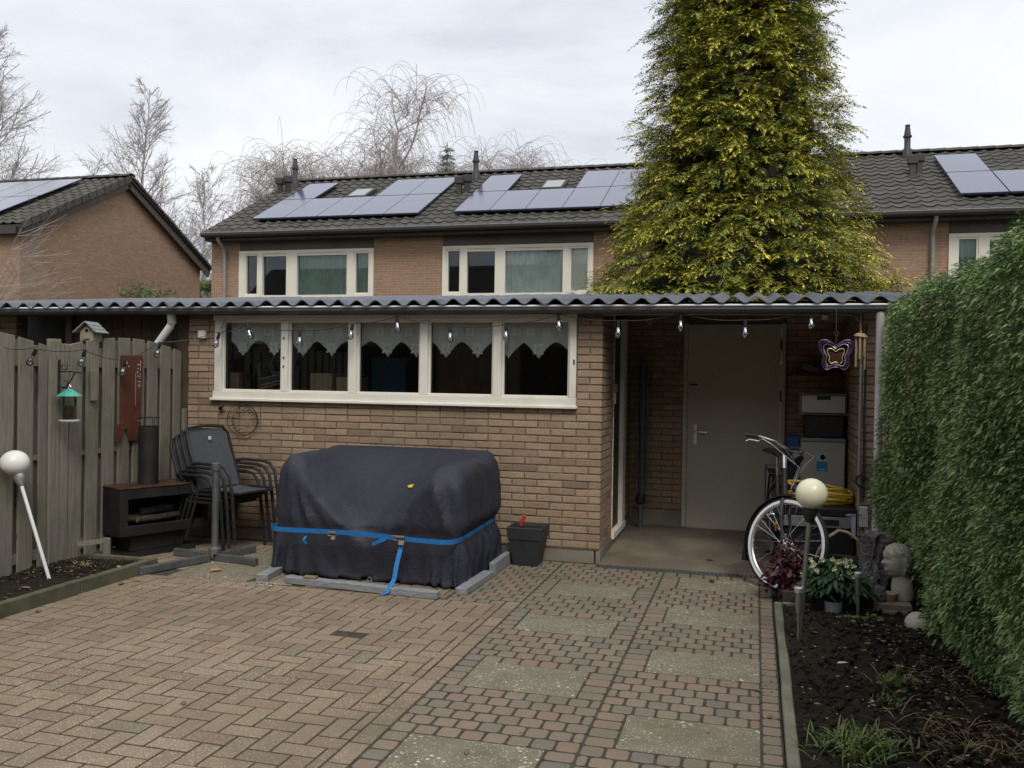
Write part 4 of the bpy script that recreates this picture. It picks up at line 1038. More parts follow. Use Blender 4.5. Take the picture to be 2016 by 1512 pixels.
def weeping_tree(label, x, y, h, seed, nl=9, wide=.36, wind=.05):
    rs = np.random.default_rng(seed); t = thing('weeping_tree', label, 'tree', (x,y,0), group='weeping bare trees behind the terrace')
    def path(p, d, L, n, grav, jit, late=False):
        pts = [p.copy()]; d = d/np.linalg.norm(d)
        for i in range(n):
            d = d+rs.normal(0,jit,3); d[2] += grav*(3*(i/n)**1.5 if late else 1); d[0] += wind*(i/n if late else 0); d /= np.linalg.norm(d); p = p+d*L/n; pts.append(p.copy())
        return np.array(pts)
    trunk = path(np.array([x,y,0.]), np.array([rs.normal(0,.05),0,1]), h*.78, 12, .02, .05)
    link('trunk', tubes_mesh('trunk', [(trunk,(.20,.07))], M_TWIG, 8), t)
    limbs = []; strands = []
    for k in range(nl):
        f = rs.uniform(.45,1); p = trunk[int(f*11)]; a = rs.uniform(0,2*np.pi); L = h*wide*rs.uniform(.6,1.1)*(1.2-.45*f)
        q = path(p, np.array([math.cos(a)*.75,math.sin(a)*.5,1.1+.5*f]), L, 9, -.045, .15); limbs.append((q,(.06,.02)))
        nodes = list(q[4:])
        for m in range(6):
            j = rs.integers(3,10); b = rs.uniform(0,2*np.pi); q2 = path(q[j], np.array([math.cos(b),math.sin(b)*.6,rs.uniform(-.1,.9)]), rs.uniform(.6,1.6), 5, -.02, .2); limbs.append((q2,(.022,.010))); nodes += list(q2[2:])
        for nd in nodes:
            for w in range(rs.integers(3,6)):
                b = rs.uniform(0,2*np.pi); strands.append((path(nd, np.array([math.cos(b)*.6,math.sin(b)*.6,rs.uniform(.2,.9)]), rs.uniform(.9,3.4), 9, -.42, .05, True),(.0095,.006)))
    link('limbs', tubes_mesh('limbs', limbs, M_TWIG, 5), t); link('crown', tubes_mesh('crown', strands, M_TWIG, 3), t)
weeping_tree('broad weeping bare tree left of the tallest willow', -21.7, 38, 13.6, 21, 11)
weeping_tree('tallest weeping bare willow behind the terrace ridge', -17.7, 38, 16.0, 27, 11)
weeping_tree('bushy weeping bare tree in the middle of the willow group', -19.7, 39.5, 14.2, 29, 9)
weeping_tree('small weeping bare tree at the left end of the willow group', -23.2, 38.5, 12.2, 30, 8)
weeping_tree('weeping bare tree at the right end of the willow group', -16.2, 38.5, 13.8, 32, 8, .26)
weeping_tree('low weeping bare tree just right of the spruce', -12.2, 40, 12.8, 33, 8, .22)
weeping_tree('weeping bare tree midway between spruce and conifer', -10.8, 40, 13.6, 41, 8, .28)
weeping_tree('weeping bare tree nearest the golden conifer', -8.5, 40, 13.2, 47, 9, .30)
def spruce():
    rs = np.random.default_rng(2); cx, cy, h = -13.7, 38.5, 12.15
    t = thing('spruce_tree', 'small dark green spruce showing above the terrace ridge', 'tree', (cx,cy,0))
    MB().tube([(cx,cy,0),(cx,cy,h)], [.2,.015], 6).build('trunk', M_BARK, t)
    n = 2600; z = h-(rs.uniform(0,1,n)**.7)*5; th = rs.uniform(0,6.283,n); lay_ = (np.floor(z/.32)*.32); r = (h-lay_)*.28*rs.uniform(.1,1,n)
    P = np.stack([cx+r*np.cos(th), cy+r*np.sin(th), lay_-.18*r+.05*rs.normal(0,1,n)],1); D = np.stack([np.cos(th),np.sin(th),np.full(n,-.15)],1)+rs.normal(0,.25,(n,3))
    V, T, A = fronds(P, D, rs.uniform(.2,.38,n), rs, .2, .3, 4)
    link('crown', npmesh('crown', V, T, M_SPRUCE, A), t)
spruce()
def leafy(name, label, cat, c, r, n, mat, rs, size=.12, sq=(1,1,1), group=None, droop=.3, stem=True):
    t = thing(name, label, cat, (c[0],c[1],0), group=group)
    d = rs.normal(0,1,(n,3)); d /= np.linalg.norm(d,axis=1,keepdims=True); rad = rs.uniform(.25,1,n)**.5
    P = np.array(c)+d*rad[:,None]*r*np.array(sq)*(1+.2*np.sin(d[:,0:1]*6+d[:,2:3]*5)); D = d+rs.normal(0,.5,(n,3))
    V, T, A = fronds(P, D, rs.uniform(.6,1.3,n)*size, rs, droop, .38, 3)
    link('foliage', npmesh('foliage', V, T, mat, A), t)
    if stem: MB().tube([(c[0],c[1],0),(c[0],c[1],c[2])], [.04,.01], 6).build('stem', M_BARK, t)
    return t
leafy('garden_shrub', 'top of a green shrub peeping over the roof before the gable wall', 'shrub', (-8.6,11.1,2.35), .42, 700, M_WEED, np.random.default_rng(9), .16, (1,.8,1.05))
leafy('boundary_hedge', 'green hedge in the gap between the two houses', 'hedge', (-20.5,30.2,4.3), 1.0, 1500, M_WEED, np.random.default_rng(19), .35, (1.2,.6,.8))
leafy('frosty_bush', 'pale grey bush low in the gap between the two houses', 'shrub', (-20.4,29.6,3.7), .9, 900, M_DRYGRASS, np.random.default_rng(29), .3, (1,.6,.9))
# whippy bare shrub at the left edge
def whips():
    rs = np.random.default_rng(55); t = thing('bare_shrub', 'whippy bare shrub at the left edge in front of the gable wall', 'shrub', (-10.6,10.4,0)); lines = []
    for i in range(16):
        tx = rs.uniform(-10.2,-9.1); tz = rs.uniform(2.5,3.7); m = 9; s_ = np.linspace(0,1,m)
        q = np.stack([-10.9+(tx+10.9)*s_**1.3, 10.4+rs.uniform(-.3,.3)*s_, 1.2+(tz-1.2)*s_**.7],1); lines.append((q,(.008,.003)))
        for w in range(7):
            j = rs.integers(3,m); d = np.array([rs.uniform(.1,.6),rs.normal(0,.2),rs.uniform(.0,.35)])
            lines.append((np.stack([q[j]+d*u for u in np.linspace(0,1,4)]),(.004,.002)))
    link('branches', tubes_mesh('branches', lines, M_TWIG), t)
whips()

# ---------------------------------------------------------------- behind the photographer: terrace added to darken panes and alcove, tree mirrored in panes
bt = thing('added_terrace', 'brick terrace added behind the photographer to darken the window panes and alcove', 'house', (-3,-6.5,0))
MB().box((-30,-14.5,0),(22,-6.5,5.2)).build('wall', M_HBRICK, bt)
MB().prism([(-6.1,5.1),(-6.1,5.25),(-10.5,8.2),(-14.9,5.25),(-14.9,5.1)], 0, -30.2, 22.2).build('roof', M_TILE, bt)
for k in range(9):
    x = -28+k*5.6; MB().box((x,-6.52,3.3),(x+3.4,-6.46,4.6)).build('window_frame', M_HWHITE, bt); MB().box((x+.15,-6.47,3.4),(x+3.25,-6.44,4.5)).build('pane', M_BLACK, bt)
    MB().box((x,-6.52,.1),(x+3.4,-6.46,2.3)).build('garden_door', M_BROWN, bt)
bare_tree('bare garden tree behind the photographer, seen only mirrored in upstairs windows', -9.5, -3.0, 10.5, 91, .45, .1, .012, 40, 8, group='bare trees of the opposite gardens')
# ---------------------------------------------------------------- fence
def fence_panel(label, ya, yb, topf, n_skip=0, group='fence panels on the left boundary'):
    t = thing('board_fence', label, 'fence', (-5.27,(ya+yb)/2,0), group=group)
    per = .189; y = ya; k = 0; FX = -5.25
    while y < yb-.05:
        w = .143+random.uniform(-.008,.006); y1 = min(y+w, yb)
        z = topf((y+y1)/2); dz = topf(y1)-topf(y); x = FX+random.uniform(-.004,.004); ln = random.uniform(-.006,.006)
        v = [(x-.017,y,.04),(x,y,.04),(x,y1,.04),(x-.017,y1,.04),(x-.017,y+ln,z-dz/2),(x,y+ln,z-dz/2),(x,y1+ln,z+dz/2),(x-.017,y1+ln,z+dz/2)]
        MB().add(v, MB.BF).build('fence_board', M_FENCE, t, bevel=.003)
        if y1+.06 < yb+.05:
            a, b = y1-.05, y1+per-w+.05; zz = topf((a+b)/2)-.02
            MB().box((FX-.062,a,.04),(FX-.046,b,zz)).build('fence_board', M_FENCE, t)
        y += per; k += 1
    for z0, z1 in ((1.575,1.735),(.86,.90),(.10,.175)):
        MB().box((FX-.044,ya,z0),(FX-.019,yb,z1)).build('rail', M_FENCE, t)
    return t
fence_panel('weathered grey board fence panel at the left edge beside the tilted globe lamp', 3.92, 5.70, lambda y: 1.83-.10*max(0,((y-4.95)/.75))**2)
fence_panel('weathered arched board fence panel behind the stove, ending at the shed wall', 5.93, 7.36, lambda y: 1.832-.085*((y-6.62)/.70)**2)
fp = thing('fence_post', 'grey wooden fence post joining the two fence panels', 'post', (-5.24,5.8,0))
MB().box((-5.262,5.715,.03),(-5.235,5.815,1.775)).build('front_board', M_FENCE, fp, bevel=.004)
MB().box((-5.266,5.820,.03),(-5.242,5.915,1.755)).build('cover_board', M_FENCE, fp, bevel=.004)
MB().box((-5.33,5.77,-.02),(-5.267,5.86,1.79)).build('core', M_FENCE, fp, bevel=.004)
tag(MB().box((-5.243,6.145,1.30),(-5.215,6.215,1.555)).build('wooden_block', M_FENCE, None, bevel=.004), 'small grey wooden block fixed to the fence right of the feeder', 'block')
fp2 = tag(MB().box((-5.235,7.345,.02),(-5.205,7.395,1.20)).build('edge_board', M_FENCE, None, bevel=.004), 'short pale board upright between fence end and brick wall', 'board')

# rusty plate on the fence
pl_ = thing('rusty_plate', 'tall rust-red metal plate with a pointed notch hung on the fence', 'plate', (-5.24,6.6,.93))
out = [(6.447,.935),(6.60,.945),(6.625,1.055),(6.575,1.085)]
poly = [(6.432,.945),(6.502,.94),(6.545,1.048),(6.575,1.052),(6.605,.945),(6.752,.935),(6.780,1.686),(6.492,1.680),(6.492,1.095),(6.448,1.095)]
MB().prism(poly, 0, -5.232, -5.226).build('sheet', M_RUST, pl_)
mk = MB()
for k, (y, z, w, h) in enumerate(((6.70,1.60,.045,.008),(6.74,1.55,.008,.09),(6.705,1.565,.012,.012),(6.70,1.53,.012,.02),(6.70,1.50,.02,.008),(6.735,1.48,.006,.05),(6.705,1.455,.05,.006),(6.715,1.415,.015,.015),(6.735,1.40,.006,.05),(6.68,1.25,.004,.28),(6.715,1.11,.045,.005),(6.56,1.61,.012,.02),(6.585,1.585,.02,.008))):
    mk.box((-5.2255,y,z),(-5.2245,y+w,z+h))
mk.build('faded_lettering', M_STONE, pl_)

# bird feeder on scroll bracket
bk = thing('wall_bracket', 'black wrought iron scroll bracket on the fence', 'bracket', (-5.23,5.80,1.5))
def spiral(c, r0, r1, a0, a1, n=18): return [(c[0]+(r0+(r1-r0)*i/n)*math.cos(a0+(a1-a0)*i/n), c[1], c[2]+(r0+(r1-r0)*i/n)*math.sin(a0+(a1-a0)*i/n)) for i in range(n+1)]
MB().box((-5.232,5.785,1.36),(-5.224,5.805,1.63)).build('back_plate', M_BLACK, bk)
MB().tube([(-5.225,5.795,1.535),(-5.12,5.795,1.537),(-4.99,5.795,1.525)], .006, 6).build('arm', M_BLACK, bk)
MB().tube(spiral((-5.185,5.795,1.575),.008,.036,0,7.4), .004, 6).tube(spiral((-5.175,5.795,1.455),.050,.012,-2.6,1.3)+[], .005, 6).tube([(-5.222,5.795,1.44),(-5.20,5.795,1.405),(-5.16,5.795,1.41),(-5.12,5.795,1.47),(-5.08,5.795,1.53)], .005, 6).build('scroll', M_BLACK, bk)
fe = thing('bird_feeder', 'hanging seed feeder with a teal cone roof below the scroll bracket', 'bird feeder', (-5.13,5.80,1.14))
fx, fy = -5.13, 5.795
MB().tube([(fx,fy,1.395),(fx+.012,fy,1.42),(fx,fy,1.44),(fx-.01,fy,1.42),(fx,fy,1.395)], .002, 5).tube([(fx,fy,1.44),(fx,fy,1.53)], .0015, 4).build('hanger', M_CHROME, fe)
MB().lathe([(.092,1.348),(.09,1.352),(.02,1.40),(.0,1.402)], 24, c=(fx,fy,0)).build('roof', M_TEAL, fe, smooth=True)
MB().lathe([(.050,1.165),(.050,1.35)], 20, c=(fx,fy,0)).build('tube', M_PLASTCLEAR, fe, smooth=True)
MB().lathe([(.046,1.17),(.046,1.268),(.0,1.275)], 20, c=(fx,fy,0)).build('seed', M_SEED, fe, smooth=True)
MB().lathe([(.0,1.148),(.075,1.150),(.078,1.160),(.06,1.165),(0,1.166)], 20, c=(fx,fy,0)).build('tray', M_LGREYPLAST, fe, smooth=True)

# birdhouse on top of the fence
bh = thing('birdhouse', 'small wooden birdhouse with shingled roof on the fence top', 'birdhouse', (-5.30,6.19,1.80))
c = Matrix.Translation((-5.30,6.17,1.79))@Matrix.Rotation(R(12),4,'Z')
def tv(m, pts): return [m@Vector(p) for p in pts]
b = MB().prism([(-.055,0),(.055,0),(.055,.085),(0,.13),(-.055,.085)], 1, -.0, .14); b.v = [tuple(c@Vector(p)) for p in b.v]; b.build('body', M_BIRDWOOD, bh)
b = MB().lathe([(0,0),(.014,0)], 14, Matrix.Rotation(R(90),3,'X')); b.v = [tuple(c@(Vector(p)+Vector((0,-.002,.085)))) for p in b.v]; b.build('entrance_hole', M_BLACK, bh)
for s in (-1,1):
    for r_ in range(3):
        b = MB().obox((s*(.018+.032*r_),.065,.135-.026*r_+.004*(2-r_)), (.048,.20,.008), (0,s*R(38),0)); b.v = [tuple(c@Vector(p)) for p in b.v]; b.build('shingle', M_GREYBEAM, bh)
b = MB().obox((0,-.01,.02),(.05,.02,.008)); b.v = [tuple(c@Vector(p)) for p in b.v]; b.build('perch', M_BIRDWOOD, bh)

# ---------------------------------------------------------------- globe lamps
def globe_lamp(label, foot, head, r, stick_r, mg, ms, flat=1.0):
    f = Vector(foot); h = Vector(head); d = (h-f).normalized(); t = thing('globe_lamp', label, 'garden lamp', foot, group='globe stake lamps')
    m = d.to_track_quat('Z','Y').to_matrix(); ln = (h-f).length
    MB().tube([f-d*.12, f+d*(ln-r-.06)], stick_r, 14).build('stake', ms, t, smooth=True)
    MB().lathe([(stick_r*1.3,-.075),(stick_r*2.0,-.06),(stick_r*2.6,-.03),(stick_r*3.1,-.01),(stick_r*3.1,.012),(stick_r*2.4,.02)], 20, m, f+d*(ln-r)).build('collar', M_BLACK if ms is M_STEEL else M_ALU, t, smooth=30)
    MB().sphere(h, r, 36, 20, (1,1,flat)).build('globe', mg, t, smooth=True)
globe_lamp('white globe lamp on a leaning white stake before the fence', (-4.824,5.289,.02), (-5.13,5.27,.875), .098, .0125, M_GLOBE, M_WHITEPIPE, .93)
globe_lamp('yellowed globe lamp on a steel stake in front of the bicycle', (.265,5.45,.02), (.325,5.49,.893), .091, .014, M_GLOBER, M_STEEL)
def stake_light(label, x, y, z0, h):
    t = thing('solar_stake_light', label, 'garden lamp', (x,y,0), group='small steel stake lights')
    MB().tube([(x,y,z0-.1),(x,y,z0+h*.55)], .009, 10).build('stake', M_STEEL, t, smooth=True)
    MB().lathe([(.009,0),(.016,.004),(.019,.05),(.021,h*.36),(.0,h*.36)], 16, c=(x,y,z0+h*.52)).build('body', M_STEEL, t, smooth=40)
    MB().lathe([(.0,0),(.026,.0),(.028,.006),(.028,.03),(.024,.034),(0,.035)], 18, c=(x,y,z0+h*.88)).build('cap', M_ALU, t, smooth=40)
stake_light('small steel stake light before the globe lamp by the kerb', .262,5.42,.02,.35)
stake_light('small steel stake light in front of the leafy pot', .655,6.10,.02,.32)

# ---------------------------------------------------------------- stove
st = thing('garden_stove', 'black steel garden stove with open firebox and chimney against the fence', 'stove', (-4.98,6.20,0), (0,0,R(66)))
# local: x along the front (to the far right), y inwards (towards the fence), z up
W_, D_, ZB, ZT = .80, .34, .185, .575
fm = MB()
def ring(mb, x0, x1, z0, z1, ix0, ix1, iz0, iz1, y0, y1):
    mb.box((x0,y0,z0),(x1,y1,iz0)).box((x0,y0,iz1),(x1,y1,z1)).box((x0,y0,iz0),(ix0,y1,iz1)).box((ix1,y0,iz0),(x1,y1,iz1))
ring(fm, 0, W_, ZB, ZT, .07, W_-.05, ZB+.085, ZT-.085, 0, .02); fm.build('front', M_STEELDARK, st, bevel=.004, local=True)
MB().box((0,.021,ZB),(.012,D_,ZT)).box((W_-.012,.021,ZB),(W_,D_,ZT)).box((.013,D_-.012,ZB),(W_-.013,D_,ZT)).box((.013,.021,ZB),(W_-.013,D_-.013,ZB+.05)).build('firebox', M_STEELDARK, st, local=True)
MB().box((-.006,-.006,ZT+.001),(W_+.006,D_+.006,ZT+.012)).build('top_plate', M_STOVETOP, st, bevel=.003, local=True)
MB().box((.12,.06,.045),(W_-.20,D_-.02,ZB-.002)).build('base', M_STEELDARK, st, bevel=.004, local=True)
MB().box((.06,.03,.0),(W_-.10,D_,.044)).build('foot_plate', M_STEELDARK, st, local=True)
cx_, cy_ = .33, .17
MB().lathe([(.083,ZT+.012),(.083,1.08),(.078,1.08),(.078,ZT+.2)], 22, c=(cx_,cy_,0)).build('chimney', M_STEELDARK, st, smooth=40, local=True)
ch = MB().lathe([(0,1.148),(.092,1.150),(.092,1.156),(0,1.158)], 22, c=(cx_,cy_,0)).build('rain_cap', M_STEELDARK, st, smooth=40, local=True)
cr_ = MB()
for a in (.4,2.5,4.6): cr_.tube([(cx_+.075*math.cos(a),cy_+.075*math.sin(a),1.06),(cx_+.075*math.cos(a),cy_+.075*math.sin(a),1.15)], .003, 5)
cr_.build('cap_legs', M_STEELDARK, ch, local=True)
SM = WM[st.name]
def log(label, a, b, r, m):
    a = SM@Vector(a); b = SM@Vector(b); n = 7; pts = [a.lerp(b,i/n)+Vector((random.gauss(0,.003),random.gauss(0,.003),random.gauss(0,.003))) for i in range(n+1)]
    t = thing('firewood_log', label, 'log', tuple(a), group='logs in the stove')
    MB().tube(pts, [r*random.uniform(.9,1.08) for _ in pts], 9, cap=False).build('bark', m, t, smooth=60)
    d = (b-a).normalized().to_track_quat('Z','Y').to_matrix()
    for p, s in ((pts[0],-1),(pts[-1],1)): MB().lathe([(0,.001*s),(r*.93,.0)], 10, d, p).build('cut_face', M_LOG, t)
log('pale-ended firewood log lying at the front of the stove', (.20,.10,.30), (.60,.13,.305), .030, M_BARK)
log('firewood log at the back left inside the stove', (.14,.20,.30), (.40,.24,.30), .035, M_LOG)
log('dark split firewood log on top of the others in the stove', (.26,.15,.36), (.56,.18,.365), .033, M_BARK)
log('thin firewood stick leaning up inside the stove', (.45,.20,.37), (.56,.26,.46), .014, M_BARK)
tag(MB().box((-5.02,6.05,.02),(-4.965,6.075,.21)).build('wooden_stake', M_FENCE, None, bevel=.003), 'short grey wooden stake at the corner of the stove', 'stake')
tag(MB().bar((-5.20,5.98,.16),(-4.99,6.065,.19),.02,.035).build('wooden_batten', M_FENCE), 'thin mossy batten low across the bed beside the stove', 'batten')

# ---------------------------------------------------------------- stacked garden chairs
CHM = {}
def chair(label, loc, rz, first=None):
    t = thing('garden_chair', label, 'chair', loc, (0,0,rz), group='stacked garden chairs')
    def part(nm, fn, mat, smooth=False, bevel=0):
        key = nm+str(len([1 for ch_ in t.children if ch_.name.startswith(nm)]))
        if key not in CHM: CHM[key] = fn().mesh(nm, mat, smooth, bevel)
        o = bpy.data.objects.new(nm, CHM[key]); COL.objects.link(o); o.parent = t; return o
    def seat():
        v = []; n = 10; m = 8
        for i in range(n+1):
            x = -.02+.44*i/n
            for j in range(m+1):
                y = -.23+.46*j/m; v.append((x, y, .425-.012*math.sin(math.pi*j/m)-.012*math.sin(math.pi*i/n)+(.012*((i/n)-.7)/.3*-1 if i/n > .7 else 0)))
        return MB().add(v, [(i*(m+1)+j,i*(m+1)+j+1,(i+1)*(m+1)+j+1,(i+1)*(m+1)+j) for i in range(n) for j in range(m)])
    def backr():
        v = []; n = 10; m = 8
        for i in range(n+1):
            s = i/n; x = .0-.17*s-.03*s*s; z = .43+.50*s
            for j in range(m+1): v.append((x-.015*math.sin(math.pi*j/m), -.22+.44*j/m, z))
        return MB().add(v, [(i*(m+1)+j,i*(m+1)+j+1,(i+1)*(m+1)+j+1,(i+1)*(m+1)+j) for i in range(n) for j in range(m)])
    part('seat', seat, M_CHAIRM, True); part('backrest', backr, M_CHAIRM, True)
    part('back_frame', lambda: MB().tube([(0,-.235,.43),(-.17,-.235,.89),(-.20,-.20,.945),(-.21,0,.965),(-.20,.20,.945),(-.17,.235,.89),(0,.235,.43)], .0135, 8), M_CHAIRF, True)
    part('seat_frame', lambda: MB().tube([(-.02,-.235,.42),(.40,-.235,.425),(.425,-.2,.415),(.425,.2,.415),(.40,.235,.425),(-.02,.235,.42)], .0125, 8, closed=True), M_CHAIRF, True)
    for s in (-1,1):
        part('armrest', lambda s=s: MB().tube([(-.075,s*.245,.645),(.0,s*.262,.655),(.24,s*.265,.655),(.33,s*.265,.635),(.39,s*.265,.57),(.425,s*.265,.40),(.475,s*.275,.0)], .0145, 8, flat=1.0), M_CHAIRF, True)
        part('leg', lambda s=s: MB().tube([(.0,s*.245,.42),(-.06,s*.255,.22),(-.13,s*.262,.0)], .0135, 8), M_CHAIRF, True)
    return t
for i, lab in enumerate(('lowest dark garden chair of the stack by the brick wall','second dark garden chair from below in the stack','third dark garden chair from below in the stack','topmost dark garden chair of the stack with a small white label')):
    ct = chair(lab, (-4.76+.062*i, 7.03-.012*i, .0+.035*i), R(-14))
lab_ = MB().box((-.150,-.01,.84),(-.146,.02,.87)); lo_ = lab_.build('care_label', M_WHITE, ct, local=True)

# ---------------------------------------------------------------- parasol foot
pf_ = thing('parasol_base', 'grey steel cross parasol foot with short pole before the stacked chairs', 'parasol base', (-4.27,6.46,0), (0,0,R(-10)))
MB().lathe([(.0,.06),(.055,.06),(.05,.10),(.032,.115),(.030,.13)], 20).build('hub', M_GALV, pf_, smooth=40, local=True)
MB().tube([(0,0,.10),(0,0,.80)], .0285, 8).build('pole', M_GALV, pf_, smooth=60, local=True)
MB().lathe([(.030,.74),(.038,.745),(.038,.80),(.030,.805),(.0,.805)], 14).build('clamp_collar', M_GALV, pf_, smooth=40, local=True)
for a, l0, l1 in ((R(0),.0,.44),(R(180),.06,.44),(R(262),.06,.70),(R(82),.06,.42)):
    MB().obox((math.cos(a)*(l0+l1)/2, math.sin(a)*(l0+l1)/2, .032), (l1-l0,.045,.058), (0,0,a)).build('foot_bar', M_GALV, pf_, bevel=.004, local=True)

# ---------------------------------------------------------------- covered furniture
def relax(P, hx, hy, steps, iters, start):
    """cloth falling over the sofa frame; after the step 'start' the strap slowly pulls it in"""
    ny, nx = P.shape[:2]; hd = math.hypot(hx,hy); V = np.zeros_like(P); rad = .014; dt = 1/45.; fr = np.zeros((ny,nx))
    boxes_ = [((-3.57,7.04,0),(-2.06,7.20,.92)), ((-3.57,6.24,0),(-3.38,7.15,.90)), ((-2.27,6.18,0),(-2.06,7.15,.865)), ((-3.5,6.75,0),(-2.13,7.12,.28)), ((-3.45,6.24,0),(-2.15,6.6,.22)), ((-3.38,6.20,0),(-2.27,6.36,None))]
    def coll():
        for lo, hi in boxes_:
            lo = np.array(lo); z1 = hi[2]
            if z1 is None:                                # front edge sagging in a V between the arms
                tt = np.abs(P[...,0]+2.80)/np.where(P[...,0] < -2.80,.58,.53); z1 = .25+.58*np.minimum(tt,1)**1.25
            hi3 = np.broadcast_to(np.stack(np.broadcast_arrays(hi[0],hi[1],z1),-1), P.shape)
            c = (lo+hi3)/2; h = (hi3-lo)/2; q = P-c; a = np.abs(q)-h; o = np.maximum(a,0); d = np.sqrt((o**2).sum(-1)); ins = (a < 0).all(-1); m = (d < rad) & ~ins
            if m.any(): P[m] += o[m]*np.sign(q[m])/np.maximum(d[m],1e-6)[:,None]*(rad-d[m])[:,None]; fr[m] = 1
            if ins.any():
                k = a[ins].argmax(1); r_ = np.arange(len(k)); pp = P[ins]; pp[r_,k] = c[ins][r_,k]+np.sign(q[ins][r_,k])*(h[ins][r_,k]+rad); P[ins] = pp; fr[ins] = 1
        g_ = P[...,2] < .008; P[...,2] = np.maximum(P[...,2],.008); fr[g_] = .5
    def con(sa, sb, L, k):
        A = P[sa]; B = P[sb]; d = B-A; l = np.sqrt((d**2).sum(-1,keepdims=True))+1e-9; e = (l-L)/l; c = .5*k*np.where(e > 0, e, .2*e)*d; P[sa] = A+c; P[sb] = B-c
    S = slice; pairs = []
    for o in (0,1):
        n = (nx-1-o+1)//2; pairs.append(((S(None),S(o,o+2*n-1,2)),(S(None),S(o+1,o+2*n,2)),hx,1.))
        n = (ny-1-o+1)//2; pairs.append(((S(o,o+2*n-1,2),),(S(o+1,o+2*n,2),),hy,1.))
    for oy in (0,1):
        for ox in (0,1):
            n = (ny-oy)//2; m = (nx-ox)//2; a0, a1 = S(oy,oy+2*n-1,2), S(oy+1,oy+2*n,2); b0, b1 = S(ox,ox+2*m-1,2), S(ox+1,ox+2*m,2)
            pairs += [((a0,b0),(a1,b1),hd,.3), ((a0,b1),(a1,b0),hd,.3)]
    for o in range(4):
        i_ = np.arange(o,nx-2,4); pairs.append(((S(None),i_),(S(None),i_+2),2*hx,.06)); i_ = np.arange(o,ny-2,4); pairs.append(((i_,),(i_+2,),2*hy,.06))
    def belt(ex):
        w = np.clip(1-np.abs(P[...,2]-.37)/.05,0,1); low = P[...,2] < .36; w = np.where(low,1.,w)
        q = P[...,:2]-np.array([-2.81,6.62]); o = np.maximum(np.abs(q)-np.array([.65,.49]),0); d = np.sqrt((o**2).sum(-1))
        lim = .09+ex+np.where(low,(.11+.08*(P[...,1] < 6.3))*np.clip((.36-P[...,2])/.14,0,1),0); m = (d > lim) & (w > 0)
        P[...,:2] -= np.where(m[...,None], o/np.maximum(d,1e-6)[...,None]*np.sign(q)*((d-lim)*np.minimum(w*1.5,1))[...,None], 0)
    for s in range(steps):
        V *= .965; V[...,2] -= 9.8*dt; prev = P.copy(); P += V*dt
        for it in range(iters):
            fr[:] = 0
            for a in pairs: con(*a)
            if s >= start: belt(max(0,.35*(1-(s-start)/70)) if start else 0)
            coll()
        m = fr > 0; P[m] = P[m]*.6+prev[m]*.4; coll()
        V = (P-prev)/dt; sp = np.sqrt((V**2).sum(-1,keepdims=True)); V *= np.minimum(1,3/np.maximum(sp,1e-6))
    return P
